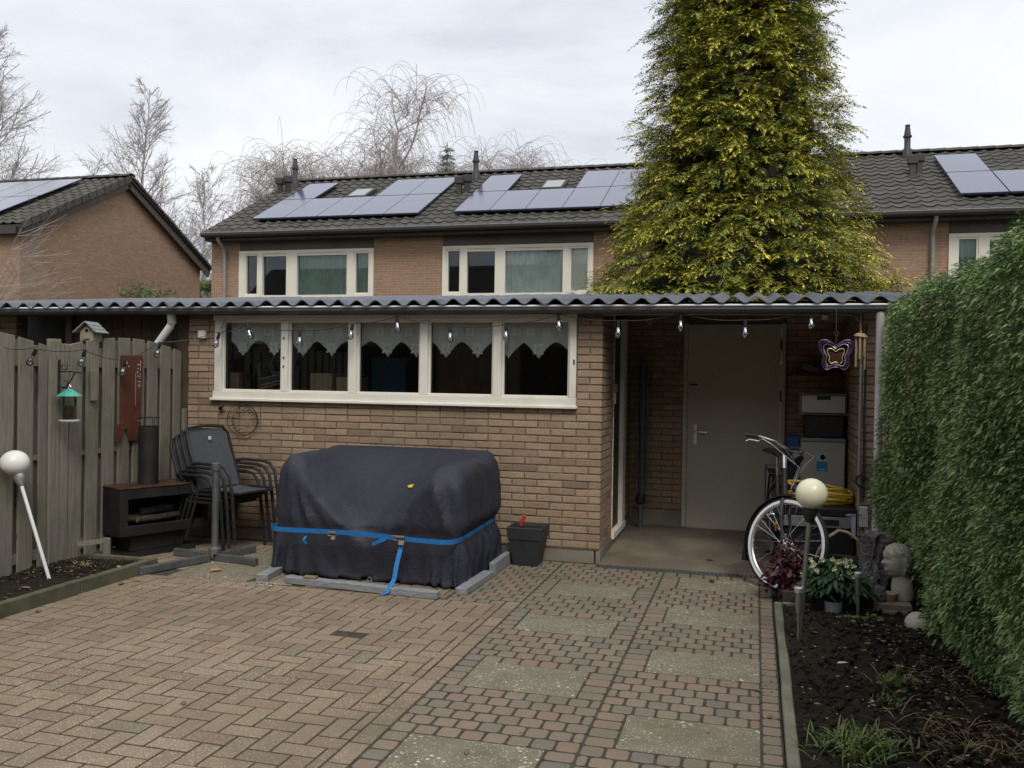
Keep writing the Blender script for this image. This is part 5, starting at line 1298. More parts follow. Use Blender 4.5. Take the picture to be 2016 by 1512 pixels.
def drape(nx=56, ny=51):
    rs = np.random.default_rng(4)
    xs = np.linspace(-4.22,-1.40,nx); ys = np.linspace(5.36,7.96,ny)
    P = np.zeros((ny,nx,3)); P[...,0] = xs[None,:]; P[...,1] = ys[:,None]
    P[...,2] = 1.0+rs.normal(0,.004,(ny,nx))-.25*np.exp(-((P[...,0]+2.86)/.3)**2)*np.clip((7.0-P[...,1])/.5,0,1)
    hx = (xs[1]-xs[0])*1.01; hy = (ys[1]-ys[0])*1.0
    P = relax(P, hx, hy, 240, 8, 100)
    Q = np.zeros((2*ny-1,2*nx-1,3)); Q[::2,::2] = P; Q[1::2,::2] = (P[1:]+P[:-1])/2; Q[:,1::2] = (Q[:,:-2:2]+Q[:,2::2])/2
    P = relax(Q, hx/2, hy/2, 60, 8, 0)
    # the strap bites in, the cloth bulges above and below it
    q = P[...,:2]-np.array([-2.81,6.62]); o = np.maximum(np.abs(q)-np.array([.64,.47]),0); d = np.sqrt((o**2).sum(-1)); nn = o/np.maximum(d,1e-6)[...,None]*np.sign(q)
    P[...,:2] -= nn*(np.maximum(d-.09,0)*np.exp(-((P[...,2]-.37)/.05)**2))[...,None]
    L = np.arctan2(q[...,1],q[...,0])*1.2; rip = (np.sin(L*31)+.7*np.sin(L*53+1.3)+.5*np.sin(L*83+.4))/2.2
    for z0, sg, am in ((.46,.06,.012),(.22,.10,.034)):
        P[...,:2] += nn*(np.exp(-((P[...,2]-z0)/sg)**2)*(d > .045)*(.012+am*rip))[...,None]
    # loose cloth sags in a V between the two arms
    X, Y, Z = P[...,0].copy(), P[...,1].copy(), P[...,2].copy(); xc = -2.80
    tt = np.clip(np.abs(X-xc)/np.where(X < xc,.60,.50),0,1); vz = .40+.49*tt**1.5
    f_ = np.clip((7.02-Y)/.85,0,1); hz = .925+(vz-.925)*f_**.85-.07*np.sin(np.pi*f_)*(1-tt**2)
    wgt = (1-np.clip((tt-.93)/.07,0,1))*(Y < 7.03); low = np.minimum(Z, hz+.02*np.log1p(np.exp(np.clip((Z-hz)/.02,-30,30)))*0+.0)
    Z = np.where(Z > hz, Z+(low-Z)*wgt, Z)
    frontm = np.clip((6.42-Y)/.12,0,1)*np.clip((Z-.37)/.06,0,1)
    for ax_, az_, ends in ((-3.43,.90,(-3.50,-3.40,-3.24,-3.07,-2.93)), (-2.28,.87,(-2.70,-2.56,-2.44,-2.33,-2.21,-2.11))):
        for k, ex_ in enumerate(ends):                    # creases running from the arm corners down to the strap
            dx, dz = ex_-ax_, .36-az_; ln_ = math.hypot(dx,dz); u = ((X-ax_)*dx+(Z-az_)*dz)/ln_**2; dist = np.abs((X-ax_)*dz-(Z-az_)*dx)/ln_
            wd = .012+.022*np.clip(u,0,1); Y = Y-(.026+.010*(k % 3))*np.exp(-(dist/wd)**2)*np.clip(u*4,0,1)*(u < 1.05)*frontm
    b = np.exp(-((Z-.45)/.05)**2)*np.exp(-((X-xc)/.20)**2)*(Y < 6.5); Y = Y-b*.06; Z = Z-b*.03
    arm = np.clip((X+2.36)/.08,0,1)*np.clip((6.36-Y)/.1,0,1)*np.clip((Z-.36)/.1,0,1)*np.clip((.86-Z)/.12,0,1)
    Y = Y-arm*(.030*np.maximum(0,np.sin(X*62+Z*9))+.018*np.maximum(0,np.sin(X*37-Z*7+1)))
    sd_ = np.clip((X+2.12)/.05,0,1)*np.clip((Y-6.15)/.1,0,1)*np.clip((Z-.36)/.1,0,1)*np.clip((.84-Z)/.2,0,1)
    P[...,0] = X+sd_*(.022*np.maximum(0,np.sin(Y*24+Z*6))+.014*np.maximum(0,np.sin(Y*41-Z*8)))
    P[...,1] = Y; P[...,2] = Z
    for _ in range(1):
        Q = P.copy(); Q[1:-1,1:-1] = P[1:-1,1:-1]*.6+.1*(P[2:,1:-1]+P[:-2,1:-1]+P[1:-1,2:]+P[1:-1,:-2]); P = Q
    P[...,2] = np.maximum(P[...,2],.006); return P
def tarp():
    P = drape(); ny, nx = P.shape[:2]; q = np.arange(ny*nx).reshape(ny,nx)
    T = np.stack([q[:-1,:-1],q[:-1,1:],q[1:,1:],q[1:,:-1]],-1).reshape(-1,4); T = T[P[...,2].ravel()[T].max(1) > .03]
    t = thing('covered_garden_set', 'garden furniture set shrouded in a dark navy tarpaulin tied with a blue strap', 'covered furniture', (-2.8,6.6,0))
    o = link('tarpaulin', npmesh('tarpaulin', P.reshape(-1,3), T, M_TARP, smooth=True), t); o.data.set_sharp_from_angle(angle=R(42))
    global LEAF_Z; dd = (P[...,0]+2.62)**2+(P[...,1]-6.66)**2; LEAF_Z = float(P[...,2].ravel()[dd.argmin()])
    md = o.modifiers.new('thickness','SOLIDIFY'); md.thickness = .004; md.offset = -1
    return t
tp = tarp()
# strap round it, a rounded rectangle resting on the cloth
def strap_path(z0, off=.006, n=160):
    c = Vector((-2.81,6.62)); h = (.64,.47); r = .09+off; pts = []
    per = []
    for k in range(n):
        a = 2*math.pi*k/n; ca, sa = math.cos(a), math.sin(a)
        # march outwards to the rounded rectangle
        t_ = 0.; 
        for _ in range(60):
            x, y = t_*ca, t_*sa; d = math.hypot(max(abs(x)-h[0],0), max(abs(y)-h[1],0))-r
            if d > -1e-4: break
            t_ += max(1e-3, -d if d > -.3 else .1)
        pts.append(Vector((c.x+t_*ca, c.y+t_*sa, z0+.008*math.sin(3*a)-.012*ca)))
    return pts
sp_ = strap_path(.372, .016); v = []; n = len(sp_)
for p in sp_:
    o_ = (Vector((p.x+2.81,p.y-6.62,0))).normalized()
    v += [p+o_*.002+Vector((0,0,-.017)), p+o_*.004+Vector((0,0,.017)), p+o_*.0+Vector((0,0,.017)), p-o_*.002+Vector((0,0,-.017))]
f = []
for i in range(n):
    j = (i+1) % n
    for k in range(4): f.append((i*4+k, i*4+(k+1)%4, j*4+(k+1)%4, j*4+k))
so_ = MB().add(v, f).build('strap', M_STRAP, tp, smooth=30)
def strip(mb, pts, w, wd):
    wd = Vector(wd); v = []; nrm = Vector((0,-1,0))*.0015
    for p in pts: p = Vector(p); v += [p-wd*w/2, p+wd*w/2, p+wd*w/2+nrm, p-wd*w/2+nrm]
    m = len(pts); f = [(0,1,2,3),(4*m-4,4*m-1,4*m-2,4*m-3)]
    for i in range(m-1):
        for k in range(4): f.append((i*4+k,i*4+(k+1)%4,(i+1)*4+(k+1)%4,(i+1)*4+k))
    return mb.add(v, f)
FY = 6.035
tail_ = strip(MB(), [(-2.44,FY-.018,.345),(-2.445,FY-.05,.28),(-2.45,FY-.09,.20),(-2.452,FY-.13,.10),(-2.46,FY-.17,.065),(-2.475,FY-.21,.02),(-2.50,FY-.24,.012)], .034, (1,0,0)); tail_.build('strap_tail', M_STRAP, so_)
strip(MB(), [(-2.56,FY-.03,.365),(-2.61,FY-.06,.345),(-2.66,FY-.05,.32)], .028, (0,0,1)).build('strap_tail', M_STRAP, so_)
strip(MB(), [(-3.20,FY-.03,.345),(-3.21,FY-.05,.32),(-3.19,FY-.045,.29)], .022, (1,0,.2)).build('strap_tail', M_STRAP, so_)
for bx_, s in ((-2.99,.65),(-2.46,.85)):
    b = MB().obox((bx_,FY-.03,.372),(.11*s,.006,.05*s),(R(10),0,0)).obox((bx_+.01,FY-.045,.385),(.085*s,.02,.014)).tube([(bx_-.045*s,FY-.04,.36),(bx_+.05*s,FY-.04,.36)], .007, 8).obox((bx_+.03*s,FY-.05,.345),(.05*s,.012,.04*s),(R(-20),0,0))
    b.build('ratchet_buckle', M_STEEL, so_, bevel=.002)
MB().tube([(-2.66,5.955,.03),(-2.675,5.95,.075),(-2.66,5.952,.095),(-2.645,5.95,.075),(-2.655,5.955,.03)], .004, 5).build('hook', M_CHROME, so_)
tag(MB().add([(-2.665,6.67,LEAF_Z+.010),(-2.62,6.69,LEAF_Z+.022),(-2.57,6.675,LEAF_Z+.012),(-2.60,6.645,LEAF_Z+.002),(-2.645,6.635,LEAF_Z-.002),(-2.62,6.665,LEAF_Z+.004)], [(0,1,5),(1,2,5),(2,3,5),(3,4,5),(4,0,5)]).build('yellow_leaf', M_YELLOW), 'yellow leaf lying on top of the tarpaulin', 'leaf')
# grey beams weighing it down
def beam(label, a, b, w, h):
    t = tag(MB().bar(a, b, w, h).build('grey_beam', M_GREYBEAM, None, bevel=.004), label, 'beam', 'grey beams around the tarpaulin'); return t
beam('long grey beam along the front hem of the tarpaulin', (-3.33,5.955,.026), (-2.10,5.855,.026), .075, .05)
beam('short grey beam at the left front corner of the tarpaulin', (-3.52,5.93,.026), (-3.60,6.50,.026), .09, .05)
beam('short grey beam at the right front corner of the tarpaulin', (-1.985,6.00,.026), (-1.965,6.62,.026), .085, .05)
beam('upright-edged grey beam along the right side of the tarpaulin', (-1.95,6.66,.052), (-1.96,7.30,.052), .05, .10)
tag(MB().box((-3.17,5.905,.052),(-3.07,5.955,.07)).build('wooden_wedge', M_LOG, None, bevel=.004), 'small brown wedge lying on the front beam', 'wedge')

# planter with trowel
pt_ = thing('planter', 'square anthracite planter of bare soil against the brick wall', 'planter', (-1.80,7.19,0))
def square_lathe(mb, prof, c):
    v = []; 
    for r, z in prof:
        for sx, sy in ((-1,-1),(1,-1),(1,1),(-1,1)): v.append((c[0]+sx*r, c[1]+sy*r, z))
    m = len(prof); f = [(3,2,1,0)]
    for i in range(m-1):
        for k in range(4): f.append((i*4+k,i*4+(k+1)%4,(i+1)*4+(k+1)%4,(i+1)*4+k))
    f.append(tuple(4*m-4+k for k in range(4))); return mb.add(v, f)
square_lathe(MB(), [(.100,.0),(.133,.215),(.140,.217),(.150,.318),(.138,.32),(.134,.295)], (-1.80,7.20)).build('pot', M_POT, pt_, bevel=.004)
MB().box((-1.93,7.07,.28),(-1.67,7.33,.297)).build('potting_soil', M_SOIL, pt_)
tr = thing('hand_trowel', 'red-handled hand trowel stuck in the square planter', 'trowel', (-1.83,7.12,.30))
MB().tube([(-1.842,7.12,.33),(-1.81,7.11,.41)], [.013,.016], 10).build('handle', M_RED, tr, smooth=True)
MB().tube([(-1.85,7.12,.26),(-1.842,7.12,.335)], .006, 8).build('shank', M_CHROME, tr)

# ---------------------------------------------------------------- things on the shed wall
wb = tag(MB().box((-5.075,7.352,1.865),(-4.998,7.40,1.940)).build('sensor_box', M_WHITE, None, bevel=.006), 'small cream box on the brick wall left of the window', 'box')
hk = tag(MB().tube([(-4.84,7.40,1.215),(-4.83,7.36,1.215),(-4.80,7.35,1.225),(-4.79,7.36,1.245)], .010, 8).sphere((-4.83,7.37,1.212), .02, 10, 6).build('wall_tap', M_BLACK, None, smooth=True), 'small black tap on the wall below the left window corner', 'tap')
wr = thing('wire_wreath', 'thin black wire ring ornament hung on the brick wall', 'ornament', (-4.59,7.38,1.11))
def circ(cx, cz, r, y, n=40, a0=0, a1=2*math.pi, sx=1): return [(cx+sx*r*math.cos(a0+(a1-a0)*i/n), y, cz+r*math.sin(a0+(a1-a0)*i/n)) for i in range(n+1)]
MB().tube(circ(-4.605,1.113,.150,7.375,sx=1.05)[:-1], .003, 5, closed=True).build('outer_ring', M_BLACK, wr)
MB().tube(circ(-4.565,1.108,.135,7.365,sx=.98)[:-1], .003, 5, closed=True).build('inner_ring', M_BLACK, wr)
fig = MB()
for pts in ([(-4.66,1.17),(-4.63,1.215),(-4.60,1.18),(-4.66,1.17)],[(-4.60,1.20),(-4.55,1.235),(-4.52,1.205),(-4.57,1.19),(-4.60,1.20)],[(-4.53,1.17),(-4.49,1.20),(-4.46,1.165),(-4.51,1.155)],[(-4.74,1.14),(-4.65,1.12)],[(-4.50,1.10),(-4.42,1.08)],[(-4.73,1.05),(-4.68,1.075),(-4.65,1.045),(-4.67,1.02)],[(-4.66,1.0),(-4.60,1.03),(-4.57,.995),(-4.62,.975),(-4.66,1.0)],[(-4.57,1.05),(-4.50,1.035)]):
    fig.tube([(a,7.37,b) for a,b in pts], .0028, 5)
fig.build('wire_figures', M_BLACK, wr)

# lace valances
def valance(label, x0, x1, tips, amp=.18):
    t = thing('lace_valance', label, 'curtain', ((x0+x1)/2,7.47,2.0), group='lace valances in the shed window')
    zt_ = 2.035; zarc = 1.845; ztip = 1.705; n = 120; v = []
    def zb(x):
        d = min(abs(x-q) for q in tips)/.148
        d = min(d,1); s = d**1.25; e = 1-(1-s)**1.6
        return ztip+(zarc-ztip)*(.25*d+.75*math.sin(min(1,d)*math.pi/2)**1.05)
    m = 10
    for i in range(n+1):
        x = x0+(x1-x0)*i/n; b = zb(x)+.004*abs(math.sin(x*140))
        for j in range(m+1): v.append((x, 7.465+.009*math.sin(x*31+math.sin(x*7))+.004*math.sin(x*67+j*.3), zt_+(b-zt_)*j/m))
    MB().add(v, [(i*(m+1)+j,i*(m+1)+j+1,(i+1)*(m+1)+j+1,(i+1)*(m+1)+j) for i in range(n) for j in range(m)]).build('net', M_LACE, t, smooth=True)
    def star(cx, cz, r):
        mb = MB()
        for k in range(8):
            a = k*math.pi/4; l = r*(1 if k % 2 else .82); w = .16*r
            p = [Vector((cx+math.cos(a)*r*.16,7.455,cz+math.sin(a)*r*.16)), Vector((cx+math.cos(a+.32)*l*.6,7.455,cz+math.sin(a+.32)*l*.6)), Vector((cx+math.cos(a)*l,7.455,cz+math.sin(a)*l)), Vector((cx+math.cos(a-.32)*l*.6,7.455,cz+math.sin(a-.32)*l*.6))]
            mb.add(p, [(0,1,2,3)])
        mb.build('star_motif', M_LACEMOTIF, t)
    for q in tips:
        if x0+.05 < q < x1-.05: star(q, 1.79, .070)
        for dx in (-.073,.073):
            if x0+.06 < q+dx < x1-.06: star(q+dx, 1.935, .056)
    v = []
    MB().tube([(x0,7.462,2.038),(x1,7.462,2.038)], .006, 6).build('rod', M_WHITE, t)
valance('lace valance in the leftmost shed window pane', -4.79,-4.25, (-4.655,-4.327))
valance('lace valance in the second shed window pane from the left', -4.135,-3.545, (-4.037,-3.745,-3.46))
valance('lace valance in the middle shed window pane', -3.45,-2.862, (-3.52,-3.195,-2.92))
valance('lace valance in the second shed window pane from the right', -2.77,-2.19, (-2.64,-2.345))
valance('lace valance in the rightmost shed window pane', -2.095,-1.525, (-2.065,-1.80,-1.49))

# ---------------------------------------------------------------- seen through the window
tag(MB().box((-4.08,7.70,1.10),(-3.86,7.95,1.555)).build('cardboard_box', M_CARD, None, bevel=.003), 'tall cardboard box behind the second shed window pane', 'box', 'cardboard boxes in the shed')
tag(MB().box((-3.82,7.72,1.10),(-3.60,7.95,1.52)).build('cardboard_box', M_CARD, None, bevel=.003), 'lower wide cardboard box behind the second shed window pane', 'box', 'cardboard boxes in the shed')
sh = thing('storage_rack', 'grey metal rack behind the leftmost shed window pane', 'rack', (-4.55,8.0,0))
for x in (-4.80,-4.50):
    MB().box((x,7.95,0),(x+.04,7.99,1.78 if x > -4.6 else 1.66)).build('upright', M_GREYPLAST, sh)
for z in (.9,1.38): MB().box((-4.76,7.95,z),(-4.50,8.25,z+.02)).build('shelf', M_GREYPLAST, sh)
tag(MB().tube(circ(-4.56,1.62,.075,7.92)[:-1], .02, 8, closed=True).build('hose_reel', M_GREYPLAST, None, smooth=True), 'grey coiled ring on the rack behind the left pane', 'coil')
for i in range(4):
    tag(MB().obox((-4.63,7.93,1.42+.03*i),(.20,.1,.014),(0,R(-14),0)).build('folded_board', [M_LGREYPLAST,M_GREYPLAST,M_LGREYPLAST,M_YELLOW][3-i] if i else M_YELLOW, None), ('yellow','pale','grey','topmost pale')[i]+' thin board in the slanted pile on the shed rack', 'board', 'slanted boards on the rack')
tag(MB().box((-4.90,7.62,1.12),(-4.80,7.70,1.55)).build('pale_bottle_box', M_CARD, None, bevel=.004), 'narrow pale box at the left end behind the window', 'box')
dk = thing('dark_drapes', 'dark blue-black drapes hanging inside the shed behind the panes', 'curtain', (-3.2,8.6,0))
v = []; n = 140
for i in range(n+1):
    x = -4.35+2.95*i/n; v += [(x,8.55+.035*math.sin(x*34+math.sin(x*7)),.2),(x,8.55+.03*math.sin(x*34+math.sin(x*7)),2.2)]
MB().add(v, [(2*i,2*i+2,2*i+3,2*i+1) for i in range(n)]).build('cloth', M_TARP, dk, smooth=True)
tag(MB().box((-3.72,8.3,1.2),(-3.36,8.34,1.72)).build('blue_picture', M_STICKBLUE, None, bevel=.003), 'blue cloudy picture board dim behind the second pane', 'picture')
# ---------------------------------------------------------------- string lights
sl_ = thing('string_lights', 'black cable string of clear globe bulbs along the fence and under the gutter', 'string lights', (-2,7.22,1.95))
bulbs = [(-5.17,5.47,1.63,.5),(-5.17,5.98,1.635,.35),(-5.17,6.455,1.56,.25),(-5.17,6.913,1.73,.3),(-4.793,7.25,1.834,.35),(-4.467,7.25,1.914,-.3),(-3.953,7.25,1.856,0),(-3.448,7.25,1.916,.15),(-3.016,7.25,1.983,-.12),(-2.529,7.25,1.896,-.05),(-2.033,7.25,1.91,-.05),(-1.581,7.25,1.995,-.1),(-1.086,7.25,1.941,0),(-.586,7.25,1.994,0),(-.087,7.25,1.942,0),(.403,7.25,2.009,0)]
def bulb_mesh():
    s = MB().lathe([(0,.062),(.013,.062),(.014,.035),(.015,.01),(.012,.0)], 12).mesh('socket', M_BLACK, 40)
    gl = MB().lathe([(.0125,.002),(.013,-.012),(.022,-.032),(.0285,-.052),(.026,-.070),(.014,-.082),(0,-.085)], 14).mesh('glass', M_BULB, 60)
    mt = MB().lathe([(.0127,.002),(.0133,-.013),(.0205,-.028),(.0,-.028)], 12).mesh('cap', M_CHROME, 40)
    return s, gl, mt
bs, bg_, bm_ = bulb_mesh()
for x, y, z, tilt in bulbs:
    o = bpy.data.objects.new('bulb', bg_); COL.objects.link(o); o.parent = sl_; o.matrix_parent_inverse = WM[sl_.name].inverted()
    o.location = (x,y,z+.02); o.rotation_euler = (0,tilt,0)
    for nm, me in (('socket',bs),('screw_cap',bm_)):
        q = bpy.data.objects.new(nm, me); COL.objects.link(q); q.parent = o
pts = []
tops = [(-5.17,5.2,1.70)]+[(x-(.05*math.sin(t) if y > 7 else 0), y, z+.08) for x,y,z,t in bulbs]+[(.62,7.27,2.055),(.75,7.35,2.06)]
for a, b in zip(tops[:-1], tops[1:]):
    a = Vector(a); b = Vector(b); L_ = (b-a).length
    for i in range(8):
        s = i/8; p = a.lerp(b,s); p.z -= .045*min(1,L_)*4*s*(1-s); pts.append(p)
pts.append(Vector(tops[-1]))
MB().tube(pts, .0032, 5).build('cable', M_BLACK, sl_)
MB().tube([(-4.83,7.30,1.90),(-4.78,7.31,2.0),(-4.74,7.32,2.06)], .003, 5).tube([(-4.80,7.31,1.96),(-4.73,7.31,1.99),(-4.70,7.31,2.03)], .003, 5).build('loose_cable_end', M_GREYPLAST, sl_)

# ---------------------------------------------------------------- alcove contents
# rotary dryer folded against the left back corner
rd = thing('rotary_dryer', 'folded rotary clothes dryer standing in the left back corner of the alcove', 'clothes dryer', (-1.09,8.95,.06))
MB().tube([(-1.09,8.95,.05),(-1.09,8.95,1.75)], .019, 12).build('pole', M_GALV, rd, smooth=True)
for k in range(4):
    a = k*math.pi/2+.4; MB().tube([(-1.09+.045*math.cos(a),8.95+.045*math.sin(a),.38),(-1.09+.055*math.cos(a),8.95+.055*math.sin(a),1.72)], .011, 8).build('arm', M_GALV, rd, smooth=True)
ln = MB()
for k in range(10):
    a = k*.63; r_ = random.uniform(.05,.075); ln.tube([(-1.09+r_*math.cos(a),8.95+r_*math.sin(a),.45+random.uniform(0,.2)),(-1.09+r_*1.15*math.cos(a+.5),8.95+r_*1.15*math.sin(a+.5),.9),(-1.09+r_*math.cos(a),8.95+r_*math.sin(a),1.6)], .0025, 4)
ln.build('lines', M_GALV, rd)
MB().lathe([(.03,0),(.05,.02),(.05,.09),(.025,.11)], 14, c=(-1.09,8.95,.30)).build('hub', M_BLACK, rd, smooth=40)

fg = thing('small_fridge', 'small pale fridge with a blue sticker standing at the right of the alcove', 'fridge', (.595,8.62,.06))
MB().box((.40,8.43,.075),(.775,8.85,1.04)).build('body', M_FRIDGE, fg, bevel=.012)
MB().box((.402,8.40,.08),(.773,8.428,1.01)).build('door', M_FRIDGE, fg, bevel=.008)
MB().box((.400,8.395,1.012),(.775,8.43,1.045)).build('top_trim', M_GREYPLAST, fg, bevel=.004)
sk = MB().box((.529,8.396,.75),(.628,8.3985,.922)).build('sticker', M_STICKPALE, fg); MB().box((.532,8.3945,.753),(.625,8.3958,.838)).build('sticker_field', M_STICKBLUE, sk)
MB().lathe([(0,0),(.022,0)], 16, Matrix.Rotation(R(90),3,'X'), (.585,8.3943,.877)).build('sticker_mark', M_GREYPLAST, sk)
MB().box((.56,8.3932,.765),(.605,8.394,.772)).build('sticker_word', M_LGREYPLAST, sk)
tag(MB().box((.43,8.45,1.046),(.76,8.83,1.245)).build('black_crate', M_BLACK, None, bevel=.01), 'black crate between the fridge and the white drawer box', 'crate')
db = thing('drawer_box', 'white plastic drawer box with a dark hand slot on top of the black crate', 'storage box', (.59,8.6,1.246))
MB().box((.385,8.47,1.247),(.80-.012,8.83,1.265)).box((.385,8.47,1.425),(.788,8.83,1.44)).box((.385,8.47,1.266),(.40,8.83,1.424)).box((.773,8.47,1.266),(.788,8.83,1.424)).box((.401,8.80,1.266),(.772,8.829,1.424)).build('shell', M_GREYPLAST, db, bevel=.004)
MB().box((.403,8.44,1.268),(.770,8.47,1.422)).build('drawer_front', M_LGREYPLAST, db, bevel=.004)
MB().box((.53,8.436,1.385),(.645,8.4395,1.419)).build('hand_slot', M_BLACK, db)
tag(MB().box((.28,8.55,.80),(.395,8.80,1.05)).build('blue_crate', M_BLUE, None, bevel=.008), 'blue plastic crate left of the fridge', 'crate')
tag(MB().box((.27,8.53,.07),(.395,8.82,.795)).build('dark_cabinet', M_BLACK, None, bevel=.01), 'narrow dark cabinet under the blue crate', 'cabinet')
# shelf with odds and ends
sf = thing('wall_shelf', 'dim wooden shelf of odds and ends on the alcove back wall', 'shelf', (.5,9.0,1.62))
MB().box((.30,8.86,1.60),(.79,9.14,1.62)).build('board', M_BROWN, sf); MB().obox((.52,8.98,1.66),(.22,.1,.07),(0,.3,.2)).build('bundle', M_GREYPLAST, sf, bevel=.01)

sb = thing('storage_chest', 'grey deck storage chest with dark lid behind the bicycle', 'storage chest', (.55,7.85,0))
MB().box((.24,7.62,.03),(.78,8.05,.37)).build('bin', M_BLACK, sb, bevel=.008)
MB().box((.235,7.60,.372),(.785,8.06,.462)).build('rim', M_GREYPLAST, sb, bevel=.006)
MB().box((.45,7.596,.395),(.66,7.602,.44)).build('handle_recess', M_BLACK, sb)
MB().box((.23,7.595,.464),(.79,8.065,.535)).build('lid', M_BLACK, sb, bevel=.012)
def hose():
    t = []; rs = np.random.default_rng(6); a = 0
    cx, cy = .55, 7.83; n = 330
    for i in range(n):
        s = i/n; a = s*2*math.pi*6.5
        r1 = .24+.05*math.sin(a*.37+1)+.03*math.sin(a*.81); r2 = .13+.05*math.sin(a*.53)
        t.append((cx-.02+r1*math.cos(a)+.04*math.sin(s*9), cy+r2*math.sin(a), .556+.10*s+.045*math.sin(a*.5+s*4)*(.3+s)+.02*math.cos(a*1.3)))
    t = [(min(p[0],.775), p[1], max(p[2],.552)) for p in t]
    return t
tag(MB().tube(hose(), .0115, 8).build('garden_hose', M_YELLOW, None, smooth=True), 'coiled yellow garden hose heaped on the storage chest', 'hose')
ps = thing('socket_box', 'pale outdoor socket box low on the right wall of the alcove', 'socket', (.80,7.38,.5))
MB().box((.788,7.345,.432),(.848,7.40,.588)).build('case', M_LGREYPLAST, ps, bevel=.005); MB().box((.80,7.342,.50),(.836,7.3452,.503)).build('seam', M_GREYPLAST, ps)
MB().tube([(.80,7.34,.53),(.77,7.33,.522),(.70,7.33,.515),(.655,7.33,.508),(.63,7.33,.51),(.655,7.33,.525),(.70,7.33,.53)], .004, 5).build('lead', M_BLACK, ps)
tag(MB().box((.735,7.39,.34),(.765,7.395,.52)).box((.69,7.388,.50),(.766,7.3925,.523)).build('paper_label', simple('pale_blue_plastic',(.42,.47,.62),.5,var=.05), None), 'pale blue plastic strap hanging from the socket lead', 'strap')
tag(MB().tube([(.805+.045*math.cos(a)*(1+.08*math.sin(a*.31)), 7.40-.028+.010*math.sin(a*.3), .785+.045*math.sin(a)*(1+.1*math.cos(a*.23))) for a in [i*.25 for i in range(130)]], .0045, 5).build('cable_coil', M_BLACK, None), 'coil of black cable hung on the right alcove wall', 'cable')
tag(MB().box((.49,7.40,2.035),(.535,7.43,2.075)).build('white_clip', M_WHITE, None, bevel=.004), 'small white clip under the alcove ceiling', 'clip')
tag(MB().tube(circ(-.86,2.03,.022,7.5,16)[:-1], .006, 6, closed=True).build('ceiling_ring', M_GREYPLAST, None), 'small grey ring under the alcove ceiling', 'ring')
# garden tools behind the downpipe
for nm, lab, x, top, m1, m2 in (('garden_rake','long-handled tool with grey shaft beside the white downpipe',.957,.80,M_GREYPLAST,M_GREYPLAST),('garden_hoe','long-handled tool with orange grip beside the white downpipe',.985,.80,M_ALU,M_ORANGE)):
    t = thing(nm, lab, 'garden tool', (x,7.33,0)); MB().tube([(x,7.33,0),(x+.002,7.33,top-.09)], .0085, 8).build('shaft', m1, t, smooth=True); MB().tube([(x+.002,7.33,top-.09),(x,7.33,top)], .0125, 8).build('grip', m2, t, smooth=True)

# butterfly wind spinner
bf = thing('butterfly_spinner', 'purple and yellow metal butterfly wind spinner hung from the gutter', 'wind spinner', (.58,7.15,2.1), group=None)
def wing(s):
    h = [(0,.10),(.03,.125),(.07,.148),(.105,.150),(.128,.138),(.135,.115),(.128,.08),(.115,.05),(.10,.025),(.095,.01),(.105,-.005),(.10,-.025),(.108,-.045),(.098,-.065),(.088,-.085),(.065,-.095),(.045,-.085),(.02,-.075),(0,-.072)]
    return [(x*s*.92, z*s*.92+(-.0 if s == 1 else .004)) for x,z in h]
M_PURP = simple('purple_metal', (.10,.05,.13), .35, .5, var=.2); M_SILV = simple('silver_metal', (.36,.34,.38), .35, .6, var=.1); M_YEL2 = simple('pale_yellow_metal', (.50,.45,.20), .4, .4, var=.1); M_MAR = simple('maroon_metal', (.075,.022,.024), .4, .4, var=.2)
for nm, s, m, r_, dy in (('outer_ring',1.0,M_PURP,.0052,0),('second_ring',.86,M_PURP,.0034,.004),('third_ring',.74,M_SILV,.0040,-.004),('fourth_ring',.50,M_YEL2,.0045,.006)):
    w = wing(s); mb = MB(); path_ = [(x,z) for x,z in w]+[(-x,z) for x,z in reversed(w[1:-1])]
    ang = {'outer_ring':.1,'second_ring':-.18,'third_ring':-.35,'fourth_ring':.12}[nm]
    mb.tube([(.578+x*math.cos(ang), 7.15+x*math.sin(ang), 1.725+z) for x,z in path_], r_, 6, closed=True, flat=1.0).build(nm, m, bf, smooth=True)
w = wing(.40); path_ = w+[(-x,z) for x,z in reversed(w[1:-1])]
MB().prism([(.578+x,1.715+z) for x,z in path_], 1, 7.148, 7.152).build('core', M_MAR, bf)
MB().tube([(.578,7.15,2.10),(.578,7.15,1.935),(.592,7.15,1.915),(.588,7.15,1.895),(.578,7.15,1.885),(.578,7.15,1.80)], .003, 6).tube([(.578,7.15,1.895),(.57,7.15,1.91),(.566,7.15,1.93)], .003, 6).build('hook', M_DARKTRIM, bf)
# bamboo wind chime
wc = thing('wind_chime', 'bamboo wind chime with a coconut top at the right of the alcove', 'wind chime', (.765,7.28,1.9))
MB().lathe([(.05,-.012),(.046,.0),(.03,.014),(.0,.02)], 18, Matrix.Rotation(R(8),3,'Y'), (.765,7.28,1.905)).build('coconut_cap', M_WICKER, wc, smooth=True)
MB().tube([(.765,7.28,1.92),(.765,7.285,2.09)], .002, 4).sphere((.765,7.28,1.935), .007, 8, 6).build('cord', M_WICKER, wc)
for k in range(6):
    a = k*1.047+.3; x = .765+.034*math.cos(a); y = 7.28+.034*math.sin(a); l = (.24,.20,.12,.22,.16,.14)[k]
    MB().tube([(x,y,1.885),(x,y,1.885-l)], .0085, 8).build('bamboo_tube', M_BAMBOO, wc, smooth=40)
tag(MB().obox((.795,7.52,1.50),(.006,.06,.10),(R(15),0,0)).build('wooden_tag', M_BAMBOO, None), 'small wooden tag on the right alcove wall', 'tag')

